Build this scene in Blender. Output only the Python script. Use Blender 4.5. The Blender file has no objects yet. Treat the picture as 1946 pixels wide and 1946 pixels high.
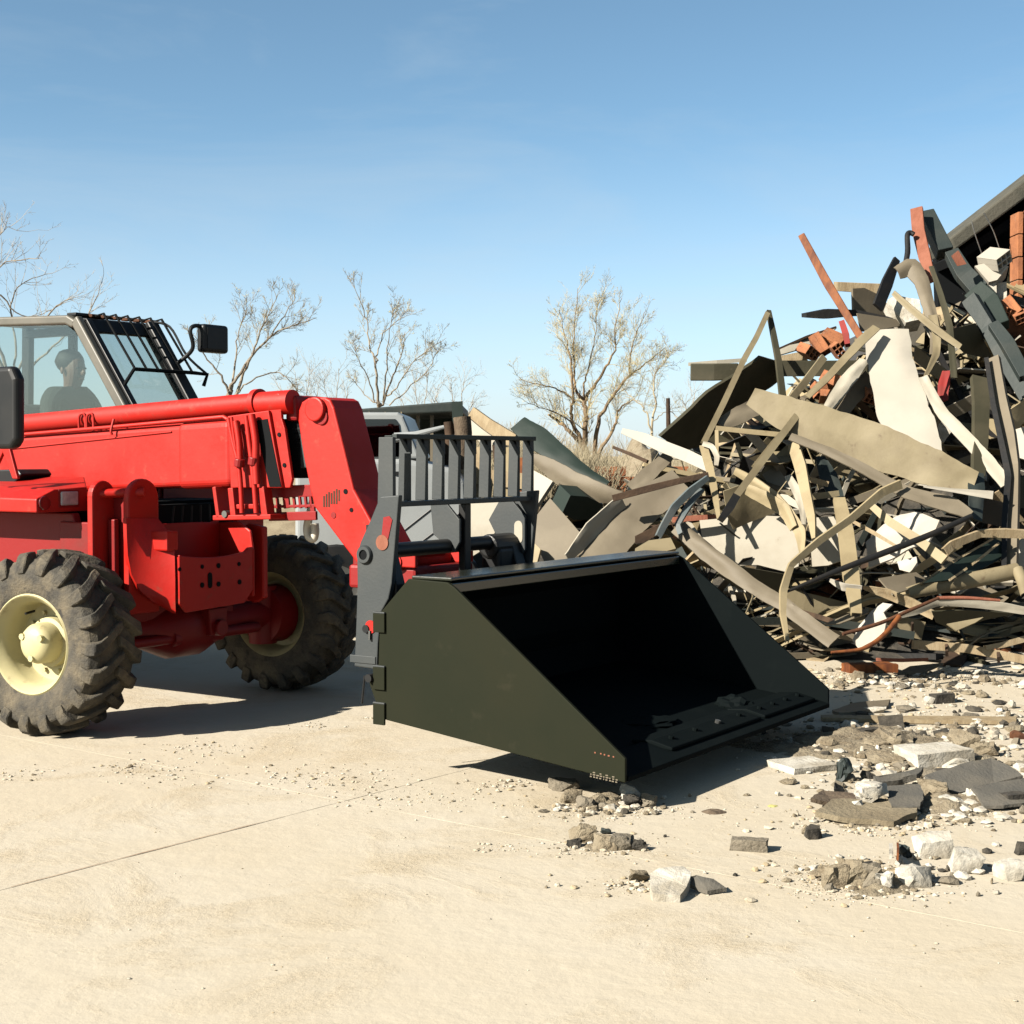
import bpy, bmesh, math, random
from mathutils import Vector, Matrix, noise

# ------------------------------------------------------------------ camera
S = bpy.context.scene
COL = S.collection
R = math.radians
FPX, HC = 2860.0, 1.70                      # focal length in px of the 1946 px photo, eye height
PIT = math.atan(107 / FPX)
cam = bpy.data.objects.new('camera', bpy.data.cameras.new('camera'))
COL.objects.link(cam)
cam.location = (0, 0, HC)
cam.rotation_euler = (R(90) - PIT, 0, 0)
cam.data.sensor_width = 36
cam.data.lens = 36 * FPX / 1946
cam.data.clip_start = 0.05
cam.data.clip_end = 6000
S.camera = cam
S.render.resolution_x = S.render.resolution_y = 1024

# ------------------------------------------------------------------ sky, sun, exposure
SUN_AZ, SUN_EL = 33.0, 31.5                 # shadows run towards (cos az, sin az)
world = bpy.data.worlds.new('World')
S.world = world
world.use_nodes = True
wn = world.node_tree
bg = wn.nodes['Background']
sky = wn.nodes.new('ShaderNodeTexSky')
sky.sky_type = 'NISHITA'
sky.sun_disc = False
sky.sun_elevation = R(SUN_EL)
sky.sun_rotation = R(270 - SUN_AZ)
sky.altitude = 200
sky.air_density = 0.5
sky.dust_density = 0.8
sky.ozone_density = 1.0
wb = wn.nodes.new('ShaderNodeMix'); wb.data_type = 'RGBA'; wb.blend_type = 'MULTIPLY'      # film white balance of the sky
wb.inputs['Factor'].default_value = 1.0; wb.inputs['B'].default_value = (0.97, 1.13, 0.98, 1)
wn.links.new(sky.outputs[0], wb.inputs['A'])
ct = wn.nodes.new('ShaderNodeTexCoord'); cm_ = wn.nodes.new('ShaderNodeMapping'); cm_.inputs['Scale'].default_value = (1.0, 1.0, 5.0); cm_.inputs['Rotation'].default_value = (0.10, 0.0, 0.3)
cn = wn.nodes.new('ShaderNodeTexNoise'); cn.inputs['Scale'].default_value = 2.6; cn.inputs['Detail'].default_value = 9; cn.inputs['Roughness'].default_value = 0.62; cn.inputs['Distortion'].default_value = 0.6
cr = wn.nodes.new('ShaderNodeMapRange'); cr.inputs[1].default_value = 0.46; cr.inputs[2].default_value = 0.78; cr.inputs[4].default_value = 0.30
cx_ = wn.nodes.new('ShaderNodeMix'); cx_.data_type = 'RGBA'; cx_.inputs['B'].default_value = (3.1, 3.6, 3.9, 1)        # thin cirrus veil
wn.links.new(ct.outputs['Generated'], cm_.inputs[0]); wn.links.new(cm_.outputs[0], cn.inputs['Vector']); wn.links.new(cn.outputs['Fac'], cr.inputs[0])
wn.links.new(cr.outputs[0], cx_.inputs['Factor']); wn.links.new(wb.outputs['Result'], cx_.inputs['A']); hz = wn.nodes.new('ShaderNodeSeparateXYZ'); wn.links.new(ct.outputs['Generated'], hz.inputs[0])       # ground haze whitening the sky near the horizon, all round
h1 = wn.nodes.new('ShaderNodeMapRange'); h1.inputs[1].default_value = 0.0; h1.inputs[2].default_value = 0.22; h1.inputs[3].default_value = 1.0; h1.inputs[4].default_value = 0.0
h2 = wn.nodes.new('ShaderNodeMath'); h2.operation = 'POWER'; h2.inputs[1].default_value = 1.6; h3 = wn.nodes.new('ShaderNodeMath'); h3.operation = 'MULTIPLY'; h3.inputs[1].default_value = 0.75
hm = wn.nodes.new('ShaderNodeMix'); hm.data_type = 'RGBA'; hm.inputs['B'].default_value = (4.0, 4.15, 4.4, 1)
wn.links.new(hz.outputs['Z'], h1.inputs[0]); wn.links.new(h1.outputs[0], h2.inputs[0]); wn.links.new(h2.outputs[0], h3.inputs[0]); wn.links.new(h3.outputs[0], hm.inputs['Factor'])
wn.links.new(cx_.outputs['Result'], hm.inputs['A']); wn.links.new(hm.outputs['Result'], bg.inputs[0])
bg.inputs[1].default_value = 0.05
sl = bpy.data.lights.new('sun', 'SUN')
sl.energy = 5.0
sl.angle = R(0.5)
sl.color = (1.0, 0.93, 0.82)
sun = bpy.data.objects.new('sun', sl)
COL.objects.link(sun)
sdir = Vector((math.cos(R(SUN_AZ)) * math.cos(R(SUN_EL)), math.sin(R(SUN_AZ)) * math.cos(R(SUN_EL)), -math.sin(R(SUN_EL))))
sun.rotation_euler = sdir.to_track_quat('-Z', 'Y').to_euler()
sun.location = (-20, -12, 15)
S.view_settings.view_transform = 'Standard'
S.view_settings.look = 'None'
S.view_settings.exposure = 2.0
S.view_settings.gamma = 1.0
S.view_settings.use_curve_mapping = False
S.render.engine = 'CYCLES'

# ------------------------------------------------------------------ geometry from the survey of the photograph
CC = Vector((0, 0, HC))
FW = Vector((0, math.cos(PIT), -math.sin(PIT)))
UP = Vector((0, math.sin(PIT), math.cos(PIT)))
RT = Vector((1, 0, 0))
def ray(px, py): return FW + RT * ((px - 973) / FPX) - UP * ((py - 973) / FPX)
def at(px, py, Y): d = ray(px, py); return CC + d * (Y / d.y)
def gnd(px, py, z=0.0): d = ray(px, py); return CC + d * ((z - HC) / d.z)
MROOT = (gnd(101, 1395) + gnd(541, 1306)) / 2
MYAW = R(-33.5)
MF = Vector((math.cos(MYAW), math.sin(MYAW), 0))
ML = Vector((-math.sin(MYAW), math.cos(MYAW), 0))
def mloc(p): q = p - MROOT; return Vector((q.dot(MF), q.dot(ML), q.z))
def A(px, py, c):                            # machine plane y = c  -> (x, z)
    d = ray(px, py); t = (c - (CC - MROOT).dot(ML)) / d.dot(ML); l = mloc(CC + d * t); return (l.x, l.z)
def B(px, py, c):                            # machine plane x = c  -> (y, z)
    d = ray(px, py); t = (c - (CC - MROOT).dot(MF)) / d.dot(MF); l = mloc(CC + d * t); return (l.y, l.z)

# ------------------------------------------------------------------ materials
MATS = {}
GK = 0.44                                   # overall reflectance level that goes with the exposure above
def mat(name, c, rough=0.5, c2=None, lo=0.4, hi=0.62, scale=3.0, bump=0.0, bscale=40.0, metal=0.0, spec=0.5, c3=None, scale3=30.0, lo3=0.55, hi3=0.7, stretch=None, rvar=0.0):
    g = lambda q: tuple(v * GK for v in q) if q else q
    c, c2, c3 = g(c), g(c2), g(c3)
    m = bpy.data.materials.new(name); m.use_nodes = True
    nt = m.node_tree; N = nt.nodes; Lk = nt.links
    p = N['Principled BSDF']
    p.inputs['Base Color'].default_value = (*c, 1)
    p.inputs['Roughness'].default_value = rough
    p.inputs['Metallic'].default_value = metal
    p.inputs['Specular IOR Level'].default_value = spec
    tc = N.new('ShaderNodeTexCoord'); co = tc.outputs['Object']
    if stretch:
        mp = N.new('ShaderNodeMapping'); mp.inputs['Scale'].default_value = stretch
        Lk.new(co, mp.inputs[0]); co = mp.outputs[0]
    last = None
    def ns(sc, det=6, ro=0.62):
        n = N.new('ShaderNodeTexNoise'); n.inputs['Scale'].default_value = sc
        n.inputs['Detail'].default_value = det; n.inputs['Roughness'].default_value = ro
        Lk.new(co, n.inputs['Vector']); return n
    def layer(col, sc, lo, hi):
        nonlocal last
        n = ns(sc); r = N.new('ShaderNodeMapRange'); r.inputs[1].default_value = lo; r.inputs[2].default_value = hi
        Lk.new(n.outputs['Fac'], r.inputs[0])
        mx = N.new('ShaderNodeMix'); mx.data_type = 'RGBA'
        mx.inputs['A'].default_value = (*c, 1); mx.inputs['B'].default_value = (*col, 1)
        if last: Lk.new(last, mx.inputs['A'])
        Lk.new(r.outputs[0], mx.inputs['Factor']); last = mx.outputs['Result']
        return r
    if c2:
        r = layer(c2, scale, lo, hi)
        if rvar:
            ma = N.new('ShaderNodeMath'); ma.operation = 'MULTIPLY_ADD'
            ma.inputs[1].default_value = rvar; ma.inputs[2].default_value = rough
            Lk.new(r.outputs[0], ma.inputs[0]); Lk.new(ma.outputs[0], p.inputs['Roughness'])
    if c3: layer(c3, scale3, lo3, hi3)
    if last: Lk.new(last, p.inputs['Base Color'])
    if bump:
        n = ns(bscale, 8, 0.6); b = N.new('ShaderNodeBump'); b.inputs['Strength'].default_value = min(1, bump)
        b.inputs['Distance'].default_value = 0.02 * max(1, bump)
        Lk.new(n.outputs['Fac'], b.inputs['Height']); Lk.new(b.outputs[0], p.inputs['Normal'])
    MATS[name] = m
    return m
def glass(name, tint, refl=1.0, rough=0.02):
    m = bpy.data.materials.new(name); m.use_nodes = True
    nt = m.node_tree; N = nt.nodes; Lk = nt.links
    N.remove(N['Principled BSDF'])
    t = N.new('ShaderNodeBsdfTransparent'); t.inputs[0].default_value = (*tint, 1)
    g = N.new('ShaderNodeBsdfGlossy'); g.inputs['Roughness'].default_value = rough
    f = N.new('ShaderNodeLayerWeight'); f.inputs[0].default_value = 0.5
    pw = N.new('ShaderNodeMath'); pw.operation = 'POWER'; pw.inputs[1].default_value = 4.0
    mu = N.new('ShaderNodeMath'); mu.operation = 'MULTIPLY_ADD'; mu.inputs[1].default_value = 0.85; mu.inputs[2].default_value = 0.045 * refl
    mx = N.new('ShaderNodeMixShader')
    Lk.new(f.outputs['Facing'], pw.inputs[0]); Lk.new(pw.outputs[0], mu.inputs[0]); Lk.new(mu.outputs[0], mx.inputs[0])
    Lk.new(t.outputs[0], mx.inputs[1]); Lk.new(g.outputs[0], mx.inputs[2])
    Lk.new(mx.outputs[0], N['Material Output'].inputs[0])
    MATS[name] = m
    return m

mat('red', (0.50, 0.011, 0.005), 0.46, (0.44, 0.018, 0.010), 0.42, 0.72, 1.6, 0.06, 25, c3=(0.27, 0.06, 0.035), scale3=13, lo3=0.60, hi3=0.80, rvar=0.25, spec=0.2)
mat('red_shaded', (0.27, 0.010, 0.010), 0.5, (0.20, 0.02, 0.016), 0.5, 0.75, 3.5, 0.08, 25, c3=(0.22, 0.10, 0.065), scale3=7, lo3=0.68, hi3=0.9, spec=0.2)  # darker copy of the red paint, shade put into its colour
mat('bucket_rim', (0.016, 0.019, 0.011), 0.22, (0.022, 0.025, 0.016), 0.4, 0.7, 3.0, 0.03, 40, spec=0.6)
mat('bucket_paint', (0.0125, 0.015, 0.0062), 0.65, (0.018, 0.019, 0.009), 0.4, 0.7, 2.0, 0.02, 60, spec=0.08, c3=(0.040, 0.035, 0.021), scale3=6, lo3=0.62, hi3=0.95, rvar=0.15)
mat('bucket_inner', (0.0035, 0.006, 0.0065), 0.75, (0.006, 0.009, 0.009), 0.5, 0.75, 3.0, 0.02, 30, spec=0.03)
mat('grille_grey', (0.040, 0.047, 0.049), 0.55, (0.052, 0.057, 0.056), 0.45, 0.7, 4.0, 0.06, 60, c3=(0.11, 0.095, 0.07), scale3=16, lo3=0.68, hi3=0.82, spec=0.25)
mat('black', (0.008, 0.009, 0.010), 0.45, (0.014, 0.014, 0.014), scale=6, spec=0.22)
mat('black_matte', (0.006, 0.007, 0.008), 0.85, spec=0.08)
mat('rubber', (0.070, 0.063, 0.050), 0.85, (0.19, 0.155, 0.10), 0.42, 0.72, 6.0, 0.5, 55, c3=(0.035, 0.032, 0.028), scale3=14, lo3=0.52, hi3=0.7, spec=0.25)
mat('rim_cream', (0.60, 0.54, 0.29), 0.5, (0.52, 0.45, 0.25), 0.45, 0.75, 5.0, 0.05, 30, c3=(0.26, 0.19, 0.10), scale3=9, lo3=0.60, hi3=0.78, spec=0.3)
mat('cab_beige', (0.088, 0.080, 0.058), 0.5, (0.12, 0.108, 0.08), scale=4)
mat('lamp_lens', (0.62, 0.62, 0.58), 0.12, (0.40, 0.42, 0.42), scale=18, bump=0.3, bscale=120)
mat('lamp_red', (0.16, 0.008, 0.01), 0.15)
mat('white_paint', (0.60, 0.60, 0.59), 0.35, (0.48, 0.47, 0.44), 0.5, 0.75, 2.0)
mat('truck_paint_shaded', (0.34, 0.36, 0.36), 0.35, (0.28, 0.29, 0.285), 0.45, 0.75, 1.5)  # white paint greyed, the machine's shade put into the colour
mat('joint_seal', (0.44, 0.30, 0.19), 0.95, (0.26, 0.15, 0.085), scale=9)
mat('steel', (0.42, 0.42, 0.40), 0.3, metal=0.9)
mat('hose_white', (0.70, 0.64, 0.52), 0.5)
mat('mirror_face', (0.6, 0.62, 0.62), 0.04, metal=1.0)
glass('cab_glass', (0.76, 0.81, 0.79), 2.2)
glass('truck_glass', (0.10, 0.20, 0.20), 1.6)
DK = 0.57                                   # dusty, weathered surfaces
def md(name, c, *a, **k):
    f = lambda q: tuple(v * DK for v in q) if isinstance(q, tuple) and len(q) == 3 else q
    a = tuple(f(q) for q in a); k = {n: (f(q) if n != 'stretch' else q) for n, q in k.items()}
    k.setdefault('spec', 0.22)
    if a and isinstance(a[0], float): a = (min(0.95, a[0] + 0.16),) + a[1:]
    return mat(name, f(c), *a, **k)
# debris
md('cream_sheet', (0.72, 0.66, 0.53), 0.5, (0.55, 0.48, 0.36), 0.5, 0.72, 1.6, 0.12, 12, c3=(0.34, 0.25, 0.15), scale3=7, lo3=0.66, hi3=0.8)
md('white_sheet', (0.78, 0.72, 0.60), 0.5, (0.68, 0.63, 0.53), 0.5, 0.72, 1.5, 0.1, 10, c3=(0.42, 0.31, 0.19), scale3=6, lo3=0.68, hi3=0.82)
md('tan_sheet', (0.45, 0.37, 0.22), 0.5, (0.31, 0.245, 0.14), 0.45, 0.7, 2.0, 0.15, 14, c3=(0.20, 0.13, 0.07), scale3=8, lo3=0.64, hi3=0.78)
md('yellow_tan', (0.62, 0.50, 0.29), 0.5, (0.46, 0.36, 0.20), 0.45, 0.7, 2.4, 0.15, 14, c3=(0.24, 0.15, 0.07), scale3=9, lo3=0.64, hi3=0.78)
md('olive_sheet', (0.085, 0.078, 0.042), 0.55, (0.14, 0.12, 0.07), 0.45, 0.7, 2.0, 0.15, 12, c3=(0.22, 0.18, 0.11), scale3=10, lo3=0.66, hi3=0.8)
md('grey_sheet', (0.29, 0.24, 0.165), 0.5, (0.37, 0.31, 0.215), 0.45, 0.7, 2.0, 0.12, 12, c3=(0.17, 0.12, 0.08), scale3=8, lo3=0.66, hi3=0.8)
md('green_sheet', (0.020, 0.042, 0.032), 0.5, (0.035, 0.055, 0.045), 0.45, 0.7, 2.5, 0.12, 14)
md('slate_steel', (0.045, 0.062, 0.058), 0.45, (0.075, 0.085, 0.075), 0.45, 0.7, 3.0, 0.15, 20, c3=(0.14, 0.10, 0.06), scale3=10, lo3=0.66, hi3=0.8)
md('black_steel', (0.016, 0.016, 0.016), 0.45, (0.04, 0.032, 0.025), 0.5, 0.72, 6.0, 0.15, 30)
md('blue_steel', (0.19, 0.24, 0.25), 0.4, (0.28, 0.30, 0.29), scale=4, bump=0.1, bscale=15)
md('rust', (0.22, 0.085, 0.035), 0.75, (0.11, 0.045, 0.022), scale=7, bump=0.3, bscale=50)
md('wood_orange', (0.40, 0.125, 0.028), 0.55, (0.17, 0.045, 0.014), 0.42, 0.66, 3.0, 0.08, 30, stretch=(4, 4, 0.5))
md('wood_pink', (0.50, 0.18, 0.105), 0.65, (0.40, 0.13, 0.07), scale=5, bump=0.25, bscale=30, stretch=(3, 3, 0.7))
md('wood_pale', (0.66, 0.52, 0.32), 0.65, (0.50, 0.37, 0.21), scale=5, bump=0.25, bscale=30, stretch=(3, 3, 0.7))
md('wood_brown', (0.13, 0.075, 0.04), 0.7, (0.07, 0.04, 0.022), scale=6, bump=0.3, bscale=30)
md('bark_cut', (0.30, 0.225, 0.15), 0.85, (0.17, 0.12, 0.08), scale=12, bump=0.5, bscale=60)
md('terracotta', (0.72, 0.28, 0.12), 0.75, (0.48, 0.185, 0.085), scale=6, bump=0.3, bscale=50, c3=(0.62, 0.50, 0.37), scale3=9, lo3=0.62, hi3=0.76)
md('red_paint', (0.46, 0.035, 0.03), 0.5, (0.36, 0.05, 0.04), scale=4)
md('plaster', (1.1, 1.04, 0.90), 0.85, (0.72, 0.64, 0.50), scale=4, bump=0.5, bscale=35, c3=(0.40, 0.33, 0.24), scale3=12, lo3=0.64, hi3=0.78)
md('concrete_chunk', (0.44, 0.38, 0.285), 0.9, (0.30, 0.255, 0.185), scale=9, bump=0.8, bscale=45, c3=(0.62, 0.56, 0.44), scale3=16, lo3=0.6, hi3=0.72)
md('mortar', (0.52, 0.435, 0.30), 0.95, (0.36, 0.285, 0.185), scale=9, bump=0.9, bscale=50, c3=(0.64, 0.56, 0.42), scale3=20, lo3=0.6, hi3=0.72)
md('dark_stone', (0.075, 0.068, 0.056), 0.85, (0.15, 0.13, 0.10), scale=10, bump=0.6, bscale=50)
md('slate', (0.19, 0.18, 0.155), 0.75, (0.26, 0.235, 0.19), scale=4, bump=0.35, bscale=60, c3=(0.34, 0.29, 0.21), scale3=7, lo3=0.62, hi3=0.78)
md('roof_felt', (0.17, 0.16, 0.125), 0.8, (0.11, 0.11, 0.085), scale=5, bump=0.4, bscale=30, c3=(0.28, 0.24, 0.17), scale3=8, lo3=0.64, hi3=0.78)
md('tarp', (0.80, 0.76, 0.69), 0.6, (0.74, 0.66, 0.54), scale=2.5)
md('dust', (0.50, 0.415, 0.275), 0.95, (0.36, 0.29, 0.185), scale=3, bump=0.6, bscale=30)
# nature
mat('bark', (0.34, 0.28, 0.20), 0.9, (0.20, 0.155, 0.11), scale=5, bump=0.6, bscale=20)
mat('bark_warm', (0.30, 0.20, 0.10), 0.9, (0.15, 0.095, 0.05), scale=2, bump=0.6, bscale=20)
mat('twig', (0.42, 0.35, 0.22), 0.9, (0.20, 0.155, 0.10), scale=2)
mat('twig_yellow', (0.56, 0.46, 0.24), 0.9, (0.42, 0.34, 0.18), scale=2)
mat('twig_grey', (0.40, 0.35, 0.28), 0.9)
mat('bud', (0.62, 0.56, 0.18), 0.8, (0.50, 0.46, 0.15), scale=2)
mat('dry_scrub', (0.42, 0.36, 0.23), 0.95, (0.33, 0.27, 0.17), scale=1)
mat('skin', (0.26, 0.12, 0.08), 0.55)  # skin darkened so the cab's shade sits in the colour
mat('hair', (0.022, 0.016, 0.012), 0.7)
mat('jacket', (0.022, 0.028, 0.026), 0.85, (0.035, 0.04, 0.036), scale=9)  # dark cloth, deepened further to hold the cab's shade
mat('seat_fabric', (0.02, 0.02, 0.022), 0.9)

# ------------------------------------------------------------------ mesh helpers
def link(name, me, parent=None):
    o = bpy.data.objects.new(name, me); COL.objects.link(o)
    if parent: o.parent = parent
    return o
def tag(o, label, cat, group=None):
    o['label'] = label; o['category'] = cat
    if group: o['group'] = group
    return o
def thing(name, label, cat, loc=(0, 0, 0), rz=0.0, group=None):
    o = link(name, None); o.location = loc; o.rotation_euler = (0, 0, rz)
    return tag(o, label, cat, group)
class MB:
    def __init__(s): s.v = []; s.f = []; s.m = []
    def add(s, vs, fs, mi=0):
        k = len(s.v); s.v += [tuple(v) for v in vs]
        for f in fs: s.f.append([i + k for i in f]); s.m.append(mi)
    def box(s, lo, hi, M=None, mi=0):
        vs = [Vector((x, y, z)) for x in (lo[0], hi[0]) for y in (lo[1], hi[1]) for z in (lo[2], hi[2])]
        if M: vs = [M @ v for v in vs]
        s.add(vs, [(0, 1, 3, 2), (4, 6, 7, 5), (0, 4, 5, 1), (2, 3, 7, 6), (0, 2, 6, 4), (1, 5, 7, 3)], mi); return s
    def prism(s, poly, ax, a, b, mi=0):          # poly of 2-D points, extruded along axis 'x', 'y' or 'z' from a to b
        def mk(p, t): return {'y': (p[0], t, p[1]), 'x': (t, p[0], p[1]), 'z': (p[0], p[1], t)}[ax]
        n = len(poly)
        s.add([mk(p, a) for p in poly] + [mk(p, b) for p in poly],
              [list(range(n)), list(range(2 * n - 1, n - 1, -1))] + [(i, i + n, (i + 1) % n + n, (i + 1) % n) for i in range(n)], mi); return s
    def tube(s, pts, r, seg=10, mi=0, caps=True):
        pts = [Vector(p) for p in pts]; n = len(pts)
        rs = r if isinstance(r, (list, tuple)) else [r] * n
        t0 = (pts[1] - pts[0]).normalized()
        up = Vector((0, 0, 1)) if abs(t0.z) < 0.9 else Vector((1, 0, 0))
        u = t0.cross(up).normalized(); vs = []; fs = []
        for i, p in enumerate(pts):
            t = (pts[min(i + 1, n - 1)] - pts[max(i - 1, 0)]).normalized()
            u = (u - t * u.dot(t)).normalized(); w = t.cross(u)
            for k in range(seg):
                a = 2 * math.pi * k / seg
                vs.append(p + (u * math.cos(a) + w * math.sin(a)) * rs[i])
        for i in range(n - 1):
            for k in range(seg):
                fs.append((i * seg + k, i * seg + (k + 1) % seg, (i + 1) * seg + (k + 1) % seg, (i + 1) * seg + k))
        if caps: fs += [list(range(seg - 1, -1, -1)), [(n - 1) * seg + k for k in range(seg)]]
        s.add(vs, fs, mi); return s
    def lathe(s, prof, seg=32, M=None, mi=0):    # prof: (radius, y) about the y axis
        vs = []; fs = []; n = len(prof)
        for k in range(seg):
            a = 2 * math.pi * k / seg
            for r, y in prof: vs.append(Vector((r * math.cos(a), y, r * math.sin(a))))
        for k in range(seg):
            for i in range(n - 1):
                fs.append((k * n + i, k * n + i + 1, ((k + 1) % seg) * n + i + 1, ((k + 1) % seg) * n + i))
        if M: vs = [M @ v for v in vs]
        s.add(vs, fs, mi); return s
    def build(s, name, mats, parent=None, smooth=False, bev=0.0, ang=35, seg=2):
        me = bpy.data.meshes.new(name); me.from_pydata(s.v, [], s.f)
        mats = mats if isinstance(mats, (list, tuple)) else [mats]
        for q in mats: me.materials.append(MATS[q])
        if len(mats) > 1: me.polygons.foreach_set('material_index', s.m)
        bm = bmesh.new(); bm.from_mesh(me); bmesh.ops.remove_doubles(bm, verts=bm.verts, dist=1e-5)
        bmesh.ops.recalc_face_normals(bm, faces=bm.faces); bm.to_mesh(me); bm.free()
        if smooth:
            me.polygons.foreach_set('use_smooth', [True] * len(me.polygons))
            me.set_sharp_from_angle(angle=R(ang))
        o = link(name, me, parent)
        if bev:
            b = o.modifiers.new('bevel', 'BEVEL'); b.width = bev; b.segments = seg; b.limit_method = 'ANGLE'; b.angle_limit = R(40); b.harden_normals = False
        return o
def curve(pts, n=6):                              # Catmull-Rom through vectors
    pts = [Vector(p) for p in pts]
    if len(pts) < 3: return [pts[0].lerp(pts[-1], i / n) for i in range(n + 1)]
    out = []
    for i in range(len(pts) - 1):
        p0, p1, p2, p3 = pts[max(i - 1, 0)], pts[i], pts[i + 1], pts[min(i + 2, len(pts) - 1)]
        for k in range(n):
            t = k / n
            out.append(0.5 * ((2 * p1) + (p2 - p0) * t + (2 * p0 - 5 * p1 + 4 * p2 - p3) * t * t + (3 * p1 - p0 - 3 * p2 + p3) * t ** 3))
    return out + [pts[-1]]
# ------------------------------------------------------------------ ground
def structure(o): o['kind'] = 'structure'; return o
def ground_mat(name, base, dark, warm, pale):
    base, dark, warm, pale = (tuple(v * GK * 1.32 for v in q) for q in (base, dark, warm, pale))
    m = bpy.data.materials.new(name); m.use_nodes = True; MATS[name] = m
    nt = m.node_tree; N = nt.nodes; Lk = nt.links; p = N['Principled BSDF']
    p.inputs['Roughness'].default_value = 0.92; p.inputs['Specular IOR Level'].default_value = 0.2
    tc = N.new('ShaderNodeTexCoord')
    geo = N.new('ShaderNodeNewGeometry')
    co = geo.outputs['Position']
    def ns(sc, det=8, ro=0.6, dist=0.0):
        n = N.new('ShaderNodeTexNoise'); n.inputs['Scale'].default_value = sc; n.inputs['Detail'].default_value = det
        n.inputs['Roughness'].default_value = ro; n.inputs['Distortion'].default_value = dist; Lk.new(co, n.inputs['Vector']); return n.outputs['Fac']
    def rng(s, lo, hi):
        r = N.new('ShaderNodeMapRange'); r.inputs[1].default_value = lo; r.inputs[2].default_value = hi; Lk.new(s, r.inputs[0]); return r.outputs[0]
    def mix(a, b, f):
        x = N.new('ShaderNodeMix'); x.data_type = 'RGBA'; Lk.new(f, x.inputs['Factor'])
        for s, q in (('A', a), ('B', b)):
            if isinstance(q, tuple): x.inputs[s].default_value = (*q, 1)
            else: Lk.new(q, x.inputs[s])
        return x.outputs['Result']
    def mul(a, b):
        x = N.new('ShaderNodeMath'); x.operation = 'MULTIPLY'; Lk.new(a, x.inputs[0])
        if isinstance(b, float): x.inputs[1].default_value = b
        else: Lk.new(b, x.inputs[1])
        return x.outputs[0]
    c = mix(base, pale, rng(ns(0.55, 6, 0.6, 0.4), 0.42, 0.66))
    sand = rng(ns(1.1, 9, 0.68, 0.6), 0.50, 0.66)
    c = mix(c, warm, mul(sand, 0.5))
    c = mix(c, dark, mul(mul(rng(ns(26, 6, 0.7), 0.60, 0.70), sand), 0.8))
    c = mix(c, dark, mul(rng(ns(70, 3, 0.6), 0.70, 0.76), 0.55))
    c = mix(c, dark, mul(rng(ns(3.3, 8, 0.7, 1.0), 0.60, 0.78), 0.16))
    Lk.new(c, p.inputs['Base Color'])
    b = N.new('ShaderNodeBump'); b.inputs['Strength'].default_value = 0.55; b.inputs['Distance'].default_value = 0.012
    ad = N.new('ShaderNodeMath'); ad.operation = 'MULTIPLY_ADD'; ad.inputs[1].default_value = 0.9
    Lk.new(mul(ns(45, 6, 0.7), sand), ad.inputs[0]); Lk.new(ns(9, 8, 0.62), ad.inputs[2])
    Lk.new(ad.outputs[0], b.inputs['Height']); Lk.new(b.outputs[0], p.inputs['Normal'])
    return m
ground_mat('concrete', (0.44, 0.385, 0.293), (0.17, 0.12, 0.065), (0.37, 0.295, 0.185), (0.46, 0.415, 0.335))
ground_mat('dirt', (0.33, 0.265, 0.17), (0.13, 0.09, 0.05), (0.29, 0.215, 0.125), (0.37, 0.31, 0.215))
mb = MB(); mb.add([(-2500, -300, -0.03), (2500, -300, -0.03), (2500, 4000, -0.03), (-2500, 4000, -0.03)], [(0, 1, 2, 3)])
structure(mb.build('ground', 'dirt'))
YARD = structure(MB().box((-40, -20, -0.029), (40, 32, -0.0045)).build('concrete_yard', 'dirt'))
ja, jb = gnd(40, 1682), gnd(544, 1551); u1 = (jb - ja).normalized(); u2 = Vector((-u1.y, u1.x, 0)); c0 = ja + u1 * (gnd(640, 1520) - ja).dot(u1)
SLAB = 4.4
rs = random.Random(3)
for i in range(-6, 6):
    for j in range(-5, 6):
        a = c0 + u1 * (SLAB * i) + u2 * (SLAB * j); ctr = a + (u1 + u2) * SLAB / 2
        if abs(ctr.x) > 26 or ctr.y < -6 or ctr.y > 28: continue
        g = 0.002; bm = bmesh.new()
        n = 26 if (3 < ctr.y < 11 and abs(ctr.x) < 6) else 2
        grid = [[None] * (n + 1) for _ in range(n + 1)]
        for x in range(n + 1):
            for y in range(n + 1):
                e = min(x, y, n - x, n - y)
                wob = 0.004 * noise.noise(Vector((x * 0.9 + i * 31, y * 0.9 + j * 17, 0))) if e == 0 and n > 2 else 0
                q = a + u1 * (g + (SLAB - 2 * g) * x / n + wob) + u2 * (g + (SLAB - 2 * g) * y / n + wob)
                h = 0.0015 * noise.noise(q * 0.8) + 0.0006 * noise.noise(q * 4)
                grid[x][y] = bm.verts.new((q.x, q.y, h))
        for x in range(n):
            for y in range(n): bm.faces.new((grid[x][y], grid[x + 1][y], grid[x + 1][y + 1], grid[x][y + 1]))
        ed = [e for e in bm.edges if e.is_boundary]
        r = bmesh.ops.extrude_edge_only(bm, edges=ed); bmesh.ops.translate(bm, verts=[v for v in r['geom'] if isinstance(v, bmesh.types.BMVert)], vec=(0, 0, -0.011))
        me = bpy.data.meshes.new('concrete_slab'); bm.to_mesh(me); bm.free(); me.materials.append(MATS['concrete'])
        me.polygons.foreach_set('use_smooth', [True] * len(me.polygons)); me.set_sharp_from_angle(angle=R(40))
        link('concrete_slab', me, YARD)

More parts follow.
